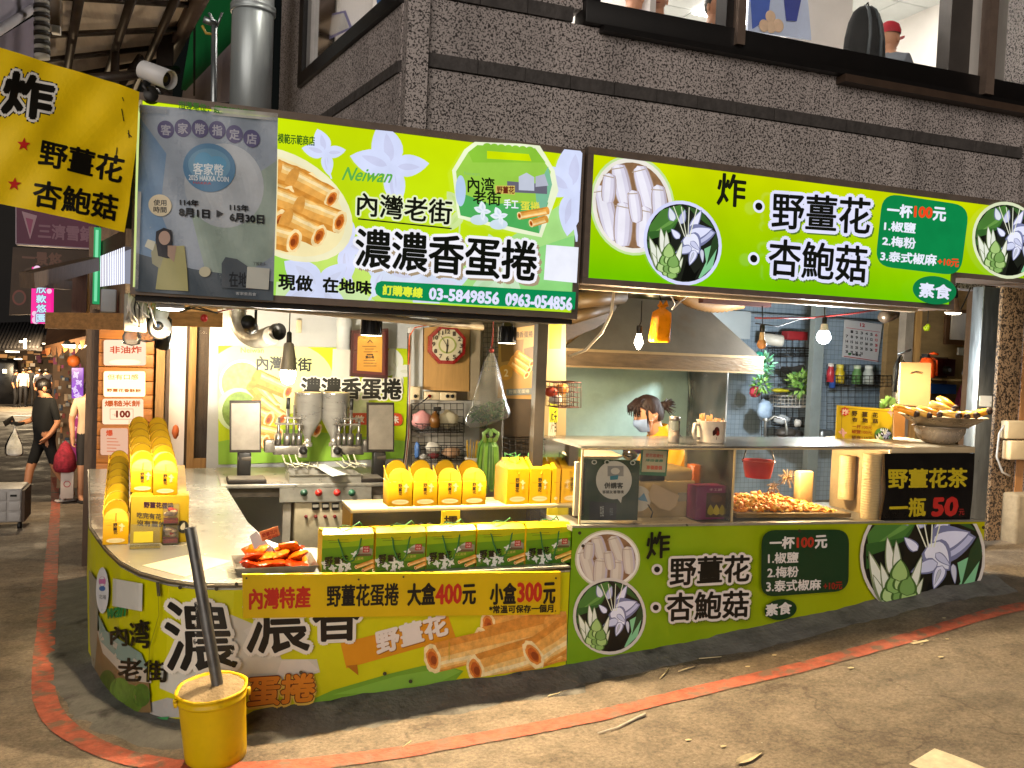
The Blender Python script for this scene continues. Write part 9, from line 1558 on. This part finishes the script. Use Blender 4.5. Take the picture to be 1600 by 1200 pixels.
# --- diners upstairs behind the front window
def diner(name_lab, px, py, Y, top, hairr, sk_, rz=0., cap=None):
 h = PY(px, py, Y); fl = 3.36; s = 1.0; b0 = V((h.x, Y, h.z-1.24)); Jd = {k: V(v) for k, v in {'pel': (0, 0, .55), 'sp': (0, -.02, .7), 'ch': (0, -.03, .95), 'nk': (0, -.03, 1.1), 'hd': (0, -.05, 1.2), 'top': (0, -.05, 1.28), 'sL': (.17, -.01, 1.02), 'eL': (.22, -.1, .76), 'wL': (.12, -.3, .74), 'hL': (.08, -.36, .75), 'sR': (-.17, -.01, 1.02), 'eR': (-.22, -.1, .76), 'wR': (-.12, -.3, .74), 'hR': (-.08, -.36, .75), 'pL': (.09, -.02, .52), 'kL': (.1, -.42, .5), 'aL': (.1, -.44, .1), 'tL': (.1, -.55, .05), 'pR': (-.09, -.02, .52), 'kR': (-.1, -.42, .5), 'aR': (-.1, -.44, .1), 'tR': (-.1, -.55, .05)}.items()}
 rd_ = base_rad(); E = list(EDG); fingers(Jd, rd_, E, 'L', (-.4, -1, 0), (0, 0, -1)); fingers(Jd, rd_, E, 'R', (.4, -1, 0), (0, 0, -1))
 t = figure('person', name_lab, b0, rz, Jd, rd_, E, lambda q: sk_ if q.z > 1.09 or (q.y < -.24 and q.z > .65) else top if q.z > .6 else dark_sh, 1.0)
 m = MB(); cc = V((0, -.05, 1.225)); nu, nv = 20, 14; vs = []
 for j in range(nv+1):
  a = -pi/2+pi*j/nv
  for k in range(nu): b_ = 2*pi*k/nu; x, y, z = sin(b_)*cos(a), -cos(b_)*cos(a), sin(a); fy = .092; Yy = y*fy*(1-.1*max(0, -z))-.02*math.exp(-((x/.16)**2+((z+.12)/.2)**2))*(y < 0)-.008*math.exp(-((x/.3)**2+((z+.5)/.08)**2))*(y < 0)+.008*math.exp(-((abs(x)-.38)/.16)**2-((z-.1)/.14)**2)*(y < 0); vs.append(cc+V((x*.077*(1-.3*max(0, -z)**1.5), Yy, z*.112)))
 m.add(vs, [(j*nu+k, j*nu+(k+1) % nu, (j+1)*nu+(k+1) % nu, (j+1)*nu+k) for j in range(nv) for k in range(nu)], sk_, True)
 for s in (-1, 1): m.ball(cc+V((s*.077, .005, -.01)), (.01, .018, .03), sk_, 8, 8)
 m.build('head', t); m = MB()
 for s in (-1, 1): m.ball(cc+V((s*.032, -.086, .012)), (.012, .005, .006), blackp, 8, 6); m.tube([cc+V((s*.015, -.09, .034)), cc+V((s*.045, -.08, .034))], .003, hairm, 5)
 m.ball(cc+V((0, -.094, -.056)), (.02, .006, .005), mat('lips', '#8a4038', .5), 8, 6); m.build('face', t); m = MB()
 if cap: m.lathe([(.088, .0), (.09, .03), (.075, .075), (.04, .1), (0, .105)], cc+V((0, .006, .035)), cap, 20); m.slab([cc+V((.075*sin(a), -.085-.075*cos(a), .032)) for a in [-1.3+.26*k for k in range(11)]], (0, 0, .008), cap); m.build('cap', t)
 else: m.ball(cc+V((0, .022, .03)), (.085, .088, .1), hairr, 16, 12); m.build('hair', t)
 return t
diner('diner with a purple top sitting at the upstairs window', 985, -12, 5.85, mat('lilac_top', '#a890c4', .7), hairm, skin, .5); diner('diner in a grey top resting a chin near the window upstairs', 1025, 0, 5.95, mat('grey_top', '#8a8c94', .7), hairm, skin, -.4); diner('diner in a pale grey high necked shirt upstairs', 1114, 12, 5.85, mat('pale_grey_top', '#a8acb0', .7), hairm, skin, .1)
diner('visitor in a red cap sitting with a dark backpack upstairs', 1385, 56, 5.85, mat('grey_blue_top', '#6a7078', .7), hairm, skin, 1.9, mat('red_cap', '#b01428', .6, 0, .1, 8))
bpk = thing('backpack', 'dark grey backpack worn by the visitor in the red cap upstairs', 'backpack', PY(1352, 80, 5.72)); c = PY(1352, 52, 5.66); bm_ = mat('charcoal_nylon', '#0e1113', .9, 0, .3, 7, .4, 16); m = MB(); vs = []; n = 26; prof = [(-.34, .16), (-.22, .185), (-.05, .175), (.07, .15), (.15, .115), (.19, .07), (.2, 0)]
m.add([c+V((r*cos(a_), r*.62*sin(a_), z)) for z, r in prof for a_ in [2*pi*k/n for k in range(n)]], [(i*n+k, i*n+(k+1) % n, (i+1)*n+(k+1) % n, (i+1)*n+k) for i in range(len(prof)-1) for k in range(n)], bm_, True); m.build('bag', bpk)
m = MB()
for dx in (-.045, .045): m.tube([c+V((dx*1.4, -.105, -.32)), c+V((dx*1.2, -.116, -.05)), c+V((dx, -.095, .08)), c+V((dx*.8, -.06, .16)), c+V((dx*.6, -.01, .2))], .014, mat('grey_webbing', '#4c5458', .5), 6)
m.tube([c+V((-.025, 0, .195)), c+V((0, -.01, .23)), c+V((.025, 0, .195))], .007, bm_, 6); m.build('strap', bpk)
